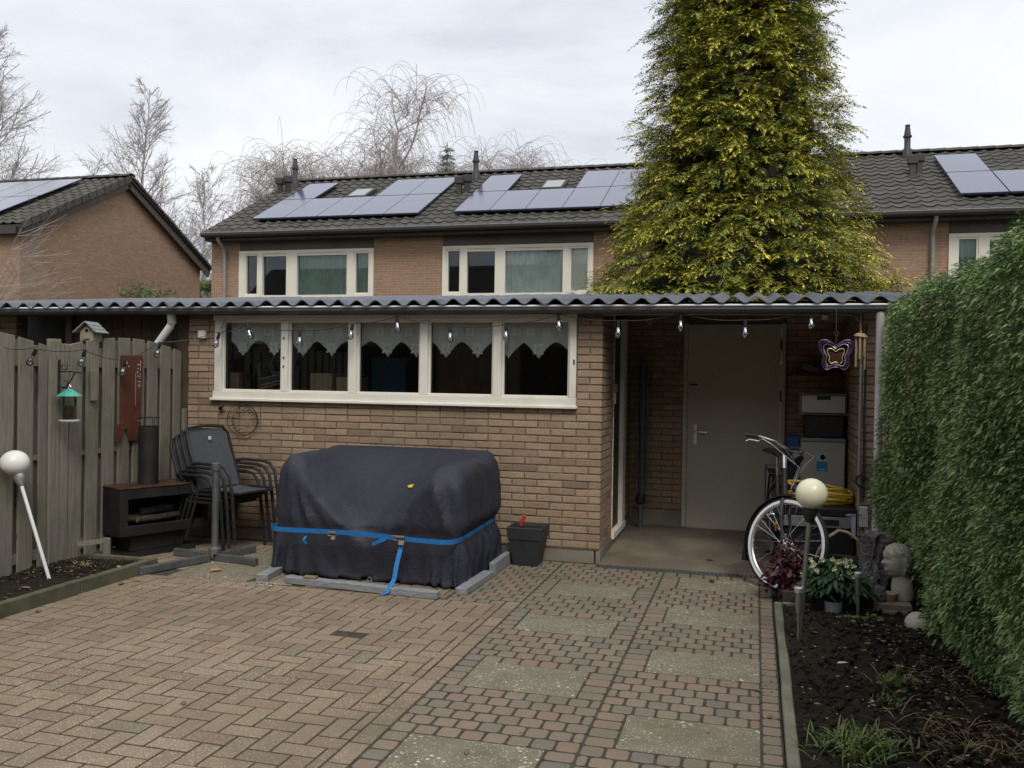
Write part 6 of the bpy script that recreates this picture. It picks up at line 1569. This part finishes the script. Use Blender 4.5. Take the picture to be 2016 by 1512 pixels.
# ---------------------------------------------------------------- bicycle
def bicycle():
    t = thing('bicycle', 'black city bicycle with white-walled front wheel parked at the alcove', 'bicycle', (.165,8.05,.04), (0,R(3.0),R(-86.5)))
    # local: x forward, z up; rear axle at x=0
    RW = .335
    def wheel(cen, steer=None, name='wheel'):
        f = (lambda p: p) if steer is None else steer
        c = Vector(cen)
        def cpts(r, n=48, dy=0): return [f(Vector((c.x+r*math.cos(2*math.pi*i/n), dy, c.z+r*math.sin(2*math.pi*i/n)))) for i in range(n)]
        ty = MB().tube(cpts(RW), .0195, 10, closed=True).build('tyre', M_RUBBER, t, smooth=True, local=True)
        def ann(r0, r1, y):
            A = cpts(r0,56,y); B = cpts(r1,56,y); return MB().add(A+B, [(i,(i+1)%56,56+(i+1)%56,56+i) for i in range(56)])
        for s in (-1,1):
            a = ann(RW-.026, RW-.002, s*.0185); a.build('reflective_sidewall', M_WALL, ty, local=True)
        rm = MB().tube(cpts(RW-.028), .0125, 8, closed=True).build('rim', M_ALU, t, smooth=True, local=True)
        sp = MB()
        for i in range(32):
            a = 2*math.pi*i/32; s = 1 if i % 2 else -1; b = a+(.75 if (i//2) % 2 else -.75)
            sp.tube([f(Vector((c.x+.026*math.cos(b),s*.03,c.z+.026*math.sin(b)))), f(Vector((c.x+(RW-.03)*math.cos(a),0,c.z+(RW-.03)*math.sin(a))))], .0013, 4)
        sp.build('spokes', M_CHROME, rm, local=True)
        hb_ = MB().tube([f(Vector((c.x,-.055,c.z))), f(Vector((c.x,-.035,c.z))), f(Vector((c.x,-.034,c.z)))], [.014,.014,.036], 12).tube([f(Vector((c.x,-.034,c.z))), f(Vector((c.x,.034,c.z)))], .030, 12).tube([f(Vector((c.x,.034,c.z))), f(Vector((c.x,.06,c.z)))], [.036,.012], 12)
        hb_.build('hub', M_CHROME, t, smooth=40, local=True)
        # orange reflector
        p = f(Vector((c.x-.14,.01,c.z+.10))); MB().obox(p, (.03,.012,.07), (0,.4,0)).build('spoke_reflector', M_ORANGE, rm, local=True)
    M_WALL = simple('reflective_white', (.78,.79,.80), .4, var=.03)
    FAX = Vector((1.10,0,.355)); H0 = Vector((.935,0,.80)); ax = Vector((-.33,0,.944)).normalized()
    Rm = Matrix.Translation(H0)@Matrix.Rotation(R(50),4,ax)@Matrix.Translation(-H0)
    st_ = lambda p: Rm@Vector(p)
    wheel((0,0,.355)); wheel(FAX, st_)
    # frame
    BB = Vector((.46,0,.29)); ST = Vector((.29,0,.74)); HT = H0+ax*.10; HB = H0-ax*.10
    MB().tube([HB+ax*.02, HB.lerp(BB,.5)+Vector((0,0,-.03)), BB], .020, 10).tube([HT-ax*.05, Vector((.68,0,.52)), BB.lerp(ST,.35)], .017, 10).tube([BB, ST], .017, 10).tube([HB,HT], .021, 12).build('frame', M_BLACK, t, smooth=True, local=True)
    for s in (-1,1):
        MB().tube([BB+Vector((0,s*.04,0)), Vector((.2,s*.06,.32)), Vector((0,s*.065,.355))], .010, 8).tube([ST+Vector((0,s*.02,-.06)), Vector((.14,s*.06,.55)), Vector((0,s*.065,.355))], .009, 8).build('stay', M_BLACK, t, smooth=True, local=True)
    MB().tube([ST+Vector((0,0,-.05)), ST+Vector((-.04,0,.16))], .013, 10).build('seat_post', M_CHROME, t, smooth=True, local=True)
    sv = MB(); v = []; n = 10; m = 12
    for i in range(n+1):
        s = i/n; x = .12+.27*s; w = .095*(1-s)**.8+.022; zz = .925+.012*math.sin(s*3)
        for j in range(m):
            a = 2*math.pi*j/m; v.append((x, w*math.cos(a), zz+.028*math.sin(a)*(1 if math.sin(a) > 0 else .9)))
    f = [(i*m+j,i*m+(j+1)%m,(i+1)*m+(j+1)%m,(i+1)*m+j) for i in range(n) for j in range(m)]+[tuple(range(m)), tuple(n*m+j for j in range(m))]
    sv.add(v, f).build('saddle', M_BLACK, t, smooth=True, local=True)
    # carrier and rear guard
    cr = MB()
    for s in (-.055,.055): cr.tube([(-.28,s,.745),(.22,s,.745)], .006, 6).tube([(-.12,s*1.2,.745),(0,s*1.25,.36)], .0055, 6)
    for x in (-.28,-.1,.08,.22): cr.tube([(x,-.055,.745),(x,.055,.745)], .0055, 6)
    cr.build('carrier', M_BLACK, t, smooth=True, local=True)
    def guard(cx_, a0, a1, fn, w=.032):
        n = 26; v = []; rr = RW+.036
        for i in range(n+1):
            a = a0+(a1-a0)*i/n
            for dy, dr in ((-w,-.012),(-w*.6,.002),(0,.006),(w*.6,.002),(w,-.012)): v.append(fn(Vector((cx_+(rr+dr)*math.cos(a), dy, .355+(rr+dr)*math.sin(a)))))
        return MB().add(v, [(i*5+j,i*5+j+1,(i+1)*5+j+1,(i+1)*5+j) for i in range(n) for j in range(4)])
    guard(0, R(15), R(200), lambda p: p).build('mudguard', M_BLACK, t, smooth=True, local=True)
    gm_ = guard(1.10, R(60), R(205), st_).build('mudguard', M_BLACK, t, smooth=True, local=True)
    p0 = [st_(Vector((1.10+(RW+.036)*math.cos(R(a)), d, .355+(RW+.036)*math.sin(R(a))))) for a, d in ((203,-.034),(203,.034))]
    p1 = [st_(Vector((1.10+(RW+.036)*math.cos(R(218))-.02, d, .355+(RW+.036)*math.sin(R(218))))) for d in (-.05,.05)]
    MB().add([p0[0],p0[1],p1[1],p1[0]], [(0,1,2,3)]).build('mud_flap', M_RUBBER, gm_, local=True)
    # fork, stem, bars
    CR = HB-ax*.035
    fk = MB()
    for s in (-1,1): fk.tube([st_(CR+Vector((0,s*.03,0))), st_(CR+Vector((.02,s*.045,-.06))), st_(Vector((1.035,s*.055,.52))), st_(FAX+Vector((0,s*.058,0)))], [.013,.014,.011,.009], 8)
    fk.build('fork', M_BLACK, t, smooth=True, local=True)
    MB().tube([st_(HT), st_(HT+ax*.10)], .017, 10).build('steerer', M_CHROME, t, smooth=True, local=True)
    SB = HT+ax*.13
    MB().tube([st_(HT+ax*.08), st_(SB), st_(SB+Vector((.05,0,.01)))], .015, 10).build('stem', M_BLACK, t, smooth=True, local=True)
    hp = SB+Vector((.05,0,.01)); bar = [hp+Vector((-.20,-.28,.035)), hp+Vector((-.11,-.26,.045)), hp+Vector((-.02,-.19,.04)), hp+Vector((.02,-.09,.015)), hp, hp+Vector((.02,.09,.015)), hp+Vector((-.02,.19,.04)), hp+Vector((-.11,.26,.045)), hp+Vector((-.20,.28,.035))]
    MB().tube([st_(p) for p in bar], .0115, 10).build('handlebar', M_STEEL, t, smooth=True, local=True)
    for s in (0,8):
        i1 = 1 if s == 0 else 7
        MB().tube([st_(bar[s]+(bar[s]-bar[i1])*.12), st_(bar[s]), st_(bar[i1].lerp(bar[s],.05))], [.019,.0175,.0165], 12).build('grip', M_BLACK, t, smooth=True, local=True)
        sg = -1 if s == 0 else 1
        MB().tube([st_(bar[i1]+Vector((.03,-sg*.01,-.015))), st_(bar[i1]+Vector((.02,sg*.02,-.035))), st_(bar[i1]+Vector((-.05,sg*.035,-.04))), st_(bar[s]+Vector((.02,sg*.03,-.05)))], [.009,.008,.006,.006], 8).build('brake_lever', M_CHROME, t, smooth=True, local=True)
    for k, (a, b, c_) in enumerate(((bar[1],.06,.0),(bar[7],.05,.03),(bar[2],.02,-.02))):
        MB().tube([st_(a+Vector((.03,0,-.01))), st_(a+Vector((.12,c_,-.03))), st_(hp+Vector((.12,c_,-.10))), st_(hp+Vector((.10,c_*.5,-.25))), st_(CR+Vector((.04,c_*.4,.05))), st_(CR+Vector((.05,.03,-.1)))], .003, 5).build('brake_cable', M_GREYPLAST if k else M_LGREYPLAST, t, smooth=True, local=True)
    lm = st_(CR+Vector((.07,0,.10))); MB().sphere(lm, .032, 14, 8, (1.2,1,1)).build('headlight', M_BLACK, t, smooth=True, local=True)
    MB().tube([st_(hp+Vector((.05,.0,-.03))), st_(hp+Vector((.09,0,-.05)))], .05, 12).build('display', M_BLACK, t, smooth=40, local=True)
    # cranks, chain guard
    MB().obox(BB+Vector((-.12,-.05,.02)),(.5,.02,.12)).build('chain_case', M_BLACK, t, bevel=.01, local=True)
    for s, a in ((-1,R(60)),(1,R(240))):
        e = BB+Vector((.165*math.cos(a),s*.07,.165*math.sin(a)))
        cq = MB().tube([BB+Vector((0,s*.06,0)), e], .010, 8).build('crank', M_ALU, t, smooth=True, local=True)
        MB().obox(e+Vector((0,s*.06,0)),(.09,.095,.026)).build('pedal', M_BLACK, cq, bevel=.005, local=True)
    MB().tube([BB+Vector((-.05,.05,-.02)), Vector((.30,.16,.02))], .009, 8).build('kickstand', M_BLACK, t, smooth=True, local=True)
    MB().obox((-.30,0,.70),(.02,.06,.03)).build('rear_light', M_BLACK, t, bevel=.005, local=True)
    return t
bicycle()

# ---------------------------------------------------------------- plants and ornaments in the right bed
def blades(P, D, L, W, rs, droop=.4, seg=3, c0=None):
    n = len(P); D = D/np.linalg.norm(D,axis=1,keepdims=True); up = np.zeros((n,3)); up[:,2] = 1; up += rs.normal(0,.3,(n,3))
    S = np.cross(D,up); S /= np.linalg.norm(S,axis=1,keepdims=True)+1e-9
    V = np.zeros((n,2*(seg+1),3)); A = np.ones((n,2*(seg+1),4)); c0 = rs.uniform(0,1,n) if c0 is None else c0
    for i in range(seg+1):
        s = i/seg; w = W*np.sin(np.pi*(.12+.86*s))**.8 if i < seg else W*.06
        ctr = P+D*(L*s)[:,None]; ctr[:,2] -= droop*L*s*s
        V[:,2*i] = ctr-S*np.reshape(w,(-1,1))/2; V[:,2*i+1] = ctr+S*np.reshape(w,(-1,1))/2; A[:,2*i:2*i+2,1] = s
    A[...,0] = c0[:,None]; A[...,2] = rs.uniform(0,1,n)[:,None]
    F = np.array([[2*i,2*i+1,2*i+3,2*i+2] for i in range(seg)])
    T = (F[None]+(np.arange(n)*2*(seg+1))[:,None,None]).reshape(-1,4)
    return V.reshape(-1,3), T, A.reshape(-1,4)
def hellebore():
    rs = np.random.default_rng(77); t = thing('hellebore', 'green hellebore with pale flowers in a dark pot beside the bicycle wheel', 'plant', (.52,6.33,0))
    P = []; D = []; L = []; C = []
    for k in range(80):
        a = rs.uniform(0,6.283); r = rs.uniform(0,1)**.6*.20; h = .20+.20*(1-(r/.21)**2)*rs.uniform(.4,1)-.07*rs.uniform(0,1)
        c = np.array([.525+r*math.cos(a)*.95, 6.33+r*math.sin(a)*.7, h]); out = np.array([math.cos(a),math.sin(a),.25])
        m = rs.integers(6,9)
        for j in range(m):
            b = (j-(m-1)/2)*.42; ca, sa = math.cos(b), math.sin(b)
            d = np.array([out[0]*ca-out[1]*sa, out[0]*sa+out[1]*ca, rs.uniform(-.1,.35)])
            P.append(c); D.append(d); L.append(rs.uniform(.07,.135)); C.append(rs.uniform(0,.8))
    V, T, A = blades(np.array(P), np.array(D), np.array(L), np.array(L)*.27, rs, .45, 3, np.array(C))
    link('leaves', npmesh('leaves', V, T, M_HELLE, A), t)
    for k in range(24):
        a = rs.uniform(0,6.283); r = rs.uniform(0,1)**.5*.17; c = Vector((.50+r*math.cos(a)*1.1, 6.25+r*math.sin(a)*.55, rs.uniform(.30,.43)-r*.35))
        mb = MB()
        for j in range(5):
            b = j*1.257+rs.uniform(0,.3); ct_, st2 = math.cos(b), math.sin(b); q = rs.uniform(.011,.018)
            mb.add([c, c+Vector((q*math.cos(b-.5),-.006,q*math.sin(b-.5))), c+Vector((q*1.35*ct_,-.004,q*1.35*st2)), c+Vector((q*math.cos(b+.5),-.006,q*math.sin(b+.5)))], [(0,1,2,3)])
        mb.build('flower', M_FLOWER, t)
    sm = MB()
    for k in range(10):
        a = rs.uniform(0,6.283); sm.tube([(.52,6.33,.12),(.52+.08*math.cos(a),6.33+.08*math.sin(a),.30)], .003, 4)
    sm.build('stems', M_BARK, t)
    square_lathe(MB(), [(.115,0.0),(.125,.13),(.130,.135),(.130,.155),(.118,.156)], (.50,6.36)).build('pot', M_BLACK, t, bevel=.004)
hellebore()
sq2 = thing('nursery_pot', 'black nursery pot right of the hellebore', 'pot', (.69,6.40,0)); square_lathe(MB(), [(.075,0),(.085,.13),(.09,.135),(.09,.15),(.08,.151)], (.69,6.40)).build('pot', M_BLACK, sq2, bevel=.004); MB().box((.62,6.33,.13),(.76,6.47,.142)).build('potting_soil', M_SOIL, sq2)
tag(MB().lathe([(.0,0),(.050,.0),(.058,.09),(.054,.092),(.05,.02)], 18, c=(.515,6.215,.02)).build('glass_jar', M_GREYPLAST, None, smooth=40), 'small grey cup standing before the hellebore pot', 'cup')
def purple():
    rs = np.random.default_rng(31); t = thing('purple_heuchera', 'purple-leaved plant in front of the bicycle wheel', 'plant', (.245,6.62,0)); n = 420
    d = rs.normal(0,1,(n,3)); d[:,2] = np.abs(d[:,2]); d /= np.linalg.norm(d,axis=1,keepdims=True)
    r = rs.uniform(.1,1,n)**.6
    P = np.array([.235,6.62,.06])+d*r[:,None]*np.array([.16,.13,.40]); D = d*np.array([1,1,.5])+rs.normal(0,.5,(n,3))
    L = rs.uniform(.03,.062,n); V, T, A = blades(P, D, L, L*.75, rs, .3, 3); link('leaves', npmesh('leaves', V, T, M_PURPLE, A), t)
    sm = MB()
    for k in range(14):
        a = rs.uniform(0,6.283); sm.tube([(.24,6.62,0),(.24+.06*math.cos(a),6.62+.05*math.sin(a),.2),(.24+.12*math.cos(a),6.62+.1*math.sin(a),.40)], .0025, 4)
    sm.build('stems', M_BARK, t)
purple()
def basket():
    t = thing('willow_basket', 'dark basket with a double cane hoop handle beside the hellebore', 'basket', (.62,6.88,0))
    MB().lathe([(.12,.0),(.17,.12),(.185,.25),(.175,.255),(.16,.13),(.0,.11)], 28, c=(.62,6.88,0)).build('body', M_BLACK, t, smooth=40)
    for dy, r in ((0,.009),(.035,.009)):
        MB().tube([(.44,6.88+dy,.25),(.47,6.87+dy,.33),(.53,6.87+dy,.42),(.60,6.87+dy,.465+.006),(.66,6.87+dy,.46),(.73,6.87+dy,.41),(.79,6.88+dy,.30)], r, 8).build('handle', M_WICKER, t, smooth=True)
    MB().tube([(.62+.183*math.cos(a),6.88+.183*math.sin(a),.255) for a in [i*.2618 for i in range(24)]], .011, 6, closed=True).build('rim', M_BLACK, t, smooth=True)
basket()
def rock():
    rs = np.random.default_rng(12); t = thing('driftwood_stump', 'craggy grey driftwood stump between hellebore and stone head', 'stump', (.80,6.72,0))
    n, m = 60, 40; v = []
    for i in range(m+1):
        s = i/m; z = .10+.37*s; r0 = .085+.035*math.sin(s*5+1)+.02*s
        for j in range(n):
            a = 2*math.pi*j/n; r = r0*(1+.22*math.sin(a*3+s*4)+.16*math.sin(a*7-s*7)+.10*math.sin(a*13+s*16)+rs.normal(0,.045))
            v.append((.80+r*math.cos(a)*.95+.02*s, 6.74+r*math.sin(a)*.8, z+.03*math.sin(a*4)*s+rs.normal(0,.006)))
    f = [(i*n+j,i*n+(j+1)%n,(i+1)*n+(j+1)%n,(i+1)*n+j) for i in range(m) for j in range(n)]+[tuple(m*n+j for j in range(n))]
    MB().add(v, f).build('wood', M_ROCK, t)
    sp = MB()
    for k in range(14):
        a = rs.uniform(0,6.283); sp.tube([(.80+.05*math.cos(a),6.74+.04*math.sin(a),.34),(.80+.09*math.cos(a),6.74+.07*math.sin(a),rs.uniform(.42,.52))], [.022,.004], 5)
    sp.build('splinters', M_ROCK, t)
    MB().box((.70,6.62,-.02),(.92,6.85,.10)).build('foot', M_ROCK, t, bevel=.01)
rock()
tag(MB().sphere((.985,6.90,.415), .075, 20, 12, (1,1,.9)).build('terracotta_ball', M_TERRA, None, smooth=True), 'rusty brown ball half hidden by the hedge', 'ornament')
def statue():
    t = thing('stone_head', 'weathered stone bust of a face in profile against the hedge', 'statue', (.935,6.52,0))
    n, m = 40, 34; v = []; cx_, cy_, cz_ = .945, 6.52, .345; hs = 1.32
    f0 = Vector((-.94,-.34,0)); f0.normalize(); sd = Vector((-f0.y,f0.x,0))
    for i in range(m+1):
        th = math.pi*i/m; zz = -math.cos(th)
        for j in range(n):
            a = 2*math.pi*j/n; fx_ = math.cos(a); sx_ = math.sin(a); s = math.sin(th)
            r = 1.0; face = max(0,fx_)*s
            x = fx_*s*.070; y = sx_*s*.058; z = zz*.088
            # profile: brow, nose, lips, chin
            w = math.exp(-(sx_*s/.22)**2)*(fx_ > 0)*s
            x += w*(.022*math.exp(-((zz+.10)/.13)**2)+.008*math.exp(-((zz-.25)/.10)**2)+.010*math.exp(-((zz+.50)/.07)**2)+.012*math.exp(-((zz+.80)/.10)**2)-.008*math.exp(-((zz+.30)/.06)**2)-.006*math.exp(-((zz+.64)/.05)**2))
            we = (math.exp(-((abs(sx_*s)-.38)/.15)**2)*math.exp(-((zz-.10)/.10)**2))*(fx_ > 0); x -= .017*we
            if zz > .25 or fx_ < -.1:
                k = min(1,max(0,(zz-.25)*4)) if fx_ > -.1 else 1; bump_ = .008+.003*math.sin(a*11+zz*9)+.0025*math.sin(zz*22+a*6); x += fx_*bump_*k; y += sx_*bump_*k; z += .001*k*math.sin(a*9)
            if zz < -.55: x *= .92
            v.append(Vector((cx_,cy_,cz_))+(f0*x+sd*y+Vector((0,0,z)))*hs)
    f = [(i*n+j,i*n+(j+1)%n,(i+1)*n+(j+1)%n,(i+1)*n+j) for i in range(m) for j in range(n)]
    MB().add(v, f).build('head', M_STONE, t, smooth=True)
    MB().tube([(.965,6.53,.30),(.968,6.53,.24),(.972,6.53,.215),(.978,6.53,.18),(.985,6.53,.13),(.985,6.53,.088)], [.050,.052,.060,.070,.072,.066], 18).build('bust', M_STONE, t, smooth=True)
statue()
tag(MB().box((.775,6.36,.0),(1.02,6.66,.085)).build('plinth_slab', M_CONC, None, bevel=.006), 'low concrete block under the stone bust', 'block')
pg = thing('small_figurine', 'small dark round figurine on the block before the stump', 'ornament', (.815,6.44,.085)); MB().lathe([(0,.0),(.045,.0),(.05,.02),(.042,.06),(.030,.085),(.02,.10),(0,.108)], 16, c=(.82,6.43,.086)).build('body', M_ROCK, pg, smooth=True); MB().sphere((.845,6.42,.165), .018, 10, 8).build('head', M_ROCK, pg, smooth=True)
tag(MB().lathe([(0,0),(.045,0),(.06,.05),(.055,.05),(.04,.012)], 18, c=(.885,6.47,.086)).build('ochre_dish', M_BAMBOO, None, smooth=40), 'small ochre dish on the block beside the bust', 'dish')
tag(MB().sphere((1.0,6.02,.05), .09, 22, 14, (.9,1.1,.85)).build('round_boulder', M_STONE, None, smooth=True), 'mossy pale boulder at the foot of the hedge', 'boulder')
tag(MB().box((.20,6.36,.0),(.38,6.40,.12)).build('edging_board', M_BROWN, None, bevel=.003), 'short dark edging board behind the right flower bed', 'board')

def tuft(name, label, x, y, h, n, mat, seed, spread=.09, w=.004, group=None, flat=1.0):
    rs = np.random.default_rng(seed); t = thing(name, label, 'plant', (x,y,0), group=group)
    P = np.stack([x+rs.normal(0,spread*.45,n), y+rs.normal(0,spread*.45,n), np.full(n,.03)],1)
    D = np.stack([rs.normal(0,.5,n)*flat, rs.normal(0,.5,n)*flat, rs.uniform(.5,1.,n)],1); L = rs.uniform(.45,1.1,n)*h
    V, T, A = blades(P, D, L, np.full(n,w), rs, .35, 3); link('blades', npmesh('blades', V, T, mat, A), t); return t
tuft('low_shrub', 'low yellow-green twiggy plant at the front of the right bed', .43,3.92,.16,420,M_WEED,61,.17,.007)
tuft('grass_tuft', 'green grass tuft in the middle of the right flower bed', .69,4.83,.12,200,M_WEED,62,.11,.004)
tuft('grass_tuft', 'small pale weed in the right bed below the grass tuft', .63,4.58,.06,90,M_WEED,63,.09,.006)
tuft('grass_tuft', 'yellowish moss tuft beside the kerb near the stake light', .245,5.72,.04,120,M_WEED,64,.09,.006)
tuft('dry_stalks', 'patch of dry straw stalks at the front right of the bed', .88,4.15,.20,230,M_DRYGRASS,65,.35,.004,flat=1.9)
tuft('dry_stalks', 'patch of dry reddish straw under the hedge', .93,5.0,.13,130,M_DRYGRASS,66,.28,.004,flat=1.9)
for i, (x, y) in enumerate(((.60,6.05),(.74,6.08))):
    rs = np.random.default_rng(70+i); t = thing('primrose', ('left','right')[i]+' low rosette of broad green leaves before the pots', 'plant', (x,y,0), group='rosettes in the right bed'); n = 15; a = rs.uniform(0,6.283,n)
    V, T, A = blades(np.stack([x+.01*np.cos(a),y+.01*np.sin(a),np.full(n,.04)],1), np.stack([np.cos(a),np.sin(a),rs.uniform(.25,.9,n)],1), rs.uniform(.06,.10,n), np.full(n,.032), rs, .35, 4, rs.uniform(.3,.9,n)); link('leaves', npmesh('leaves', V, T, M_WEED, A), t)
for i, (x, y, h) in enumerate(((-5.10,5.42,.07),(-5.16,5.9,.05),(-4.95,5.75,.10),(-5.17,5.0,.06))):
    tuft('weed', ('leafy weed at the fence foot behind the leaning lamp','tiny weed at the fence foot below the feeder','brown dry weed in the left bed before the stove','weed at the fence foot at the left edge')[i], x, y, h, 60, M_WEED if i != 2 else M_DRYGRASS, 80+i, .07, .012)
# crumbs of soil, chips and fallen leaves
def scatter(name, n, boxes_, mat, smin, smax, seed, flat=.5, z=.05):
    rs = np.random.default_rng(seed); V = []; F = []; o = 0
    for k in range(n):
        b = boxes_[rs.integers(len(boxes_))]; c = np.array([rs.uniform(b[0],b[2]), rs.uniform(b[1],b[3]), z+rs.uniform(-.004,.008)]); s = rs.uniform(smin,smax)*rs.uniform(.5,1)
        d = np.array([[1,0,0],[-1,0,0],[0,1,0],[0,-1,0],[0,0,flat],[0,0,-flat]])*s*rs.uniform(.6,1.3,(6,1)); a = rs.uniform(0,6.28); R_ = np.array([[math.cos(a),-math.sin(a),0],[math.sin(a),math.cos(a),0],[0,0,1]])
        V.append(c+d@R_.T); F.append(np.array([[0,2,4],[2,1,4],[1,3,4],[3,0,4],[2,0,5],[1,2,5],[3,1,5],[0,3,5]])+o); o += 6
    me = npmesh(name, np.concatenate(V), np.concatenate(F), mat); return stuff(link(name, me))
scatter('soil_crumbs', 2600, [(.21,3.2,1.15,6.3),(-5.22,4.2,-4.56,6.0)], M_SOIL, .008,.03, 90, .8)
scatter('pale_chips', 150, [(.21,3.2,1.1,6.3),(-5.2,4.3,-4.56,6.0)], M_PEBBLE, .004,.012, 91, .4, .058)
scatter('gravel', 320, [(-3.60,5.78,-3.30,5.88),(-3.63,6.3,-3.58,6.9)], M_PEBBLE, .004,.010, 92, .6, .004)
def leaf_obj(label, x, y, z, s, mat, seed):
    rs = np.random.default_rng(seed); a = rs.uniform(0,6.28); pts = [(1,0),(.45,.38),(-.5,.35),(-1,0),(-.5,-.35),(.4,-.4)]
    v = [(x+s*(p*math.cos(a)-q*math.sin(a)), y+s*(p*math.sin(a)+q*math.cos(a)), z+.25*s*(abs(q)+.3*rs.uniform(0,1))) for p,q in pts]
    tag(MB().add(v, [(0,1,2,3),(0,3,4,5)]).build('fallen_leaf', mat), label, 'leaf', 'fallen leaves')
for i, (x, y, z, s, m, lb) in enumerate(((-4.02,6.10,.012,.055,M_ORANGE,'orange leaf on the slab before the parasol foot'),(-4.75,4.98,.07,.045,M_TERRA,'orange leaf on the soil at the left edge'),(-4.60,5.72,.075,.03,M_YELLOW,'small yellow leaf in the left bed near the kerb corner'),(-4.42,5.52,.006,.04,M_LITTER,'brown leaf on the paving below the left kerb'),(-4.36,5.62,.006,.035,M_LITTER,'pale brown leaf on the paving at the kerb corner'),(-4.40,4.72,.006,.035,M_LITTER,'brown leaf on the paving at the far left edge'),(-2.55,3.62,.006,.03,M_LITTER,'curled brown leaf on the herringbone paving near the camera'),(-.30,7.02,.006,.05,M_BARK,'dark leaf on the far right stepping slab'),(.03,4.62,.006,.03,M_LITTER,'pale leaf on the right edge of the cobbles'),(-1.12,3.50,.004,.03,M_LITTER,'leaf on the nearest left stepping slab'),(.09,4.28,.006,.028,M_LITTER,'small leaf near the right kerb at the front'),(-.35,7.75,.02,.035,M_BARK,'dark leaf on the alcove floor'),(.47,5.03,.06,.035,M_PEBBLE,'pale leaf on the soil of the right bed'))):
    leaf_obj(lb, x, y, z, s, m, 200+i)
scatter('leaf_litter', 380, [(.21,3.2,1.15,6.3),(.7,3.4,1.15,6.0),(.6,3.4,1.15,6.0),(-5.22,4.2,-4.56,6.0)], M_LITTER, .008,.026, 95, .12, .062)
scatter('moss_specks', 260, [(-4.5,4.2,-1.6,5.9),(-1.5,3.4,.1,7.2),(.05,3.2,.19,6.2)], simple('moss', (.07,.085,.025), .95, var=.4, scale=40), .003,.009, 96, .5, -.001)
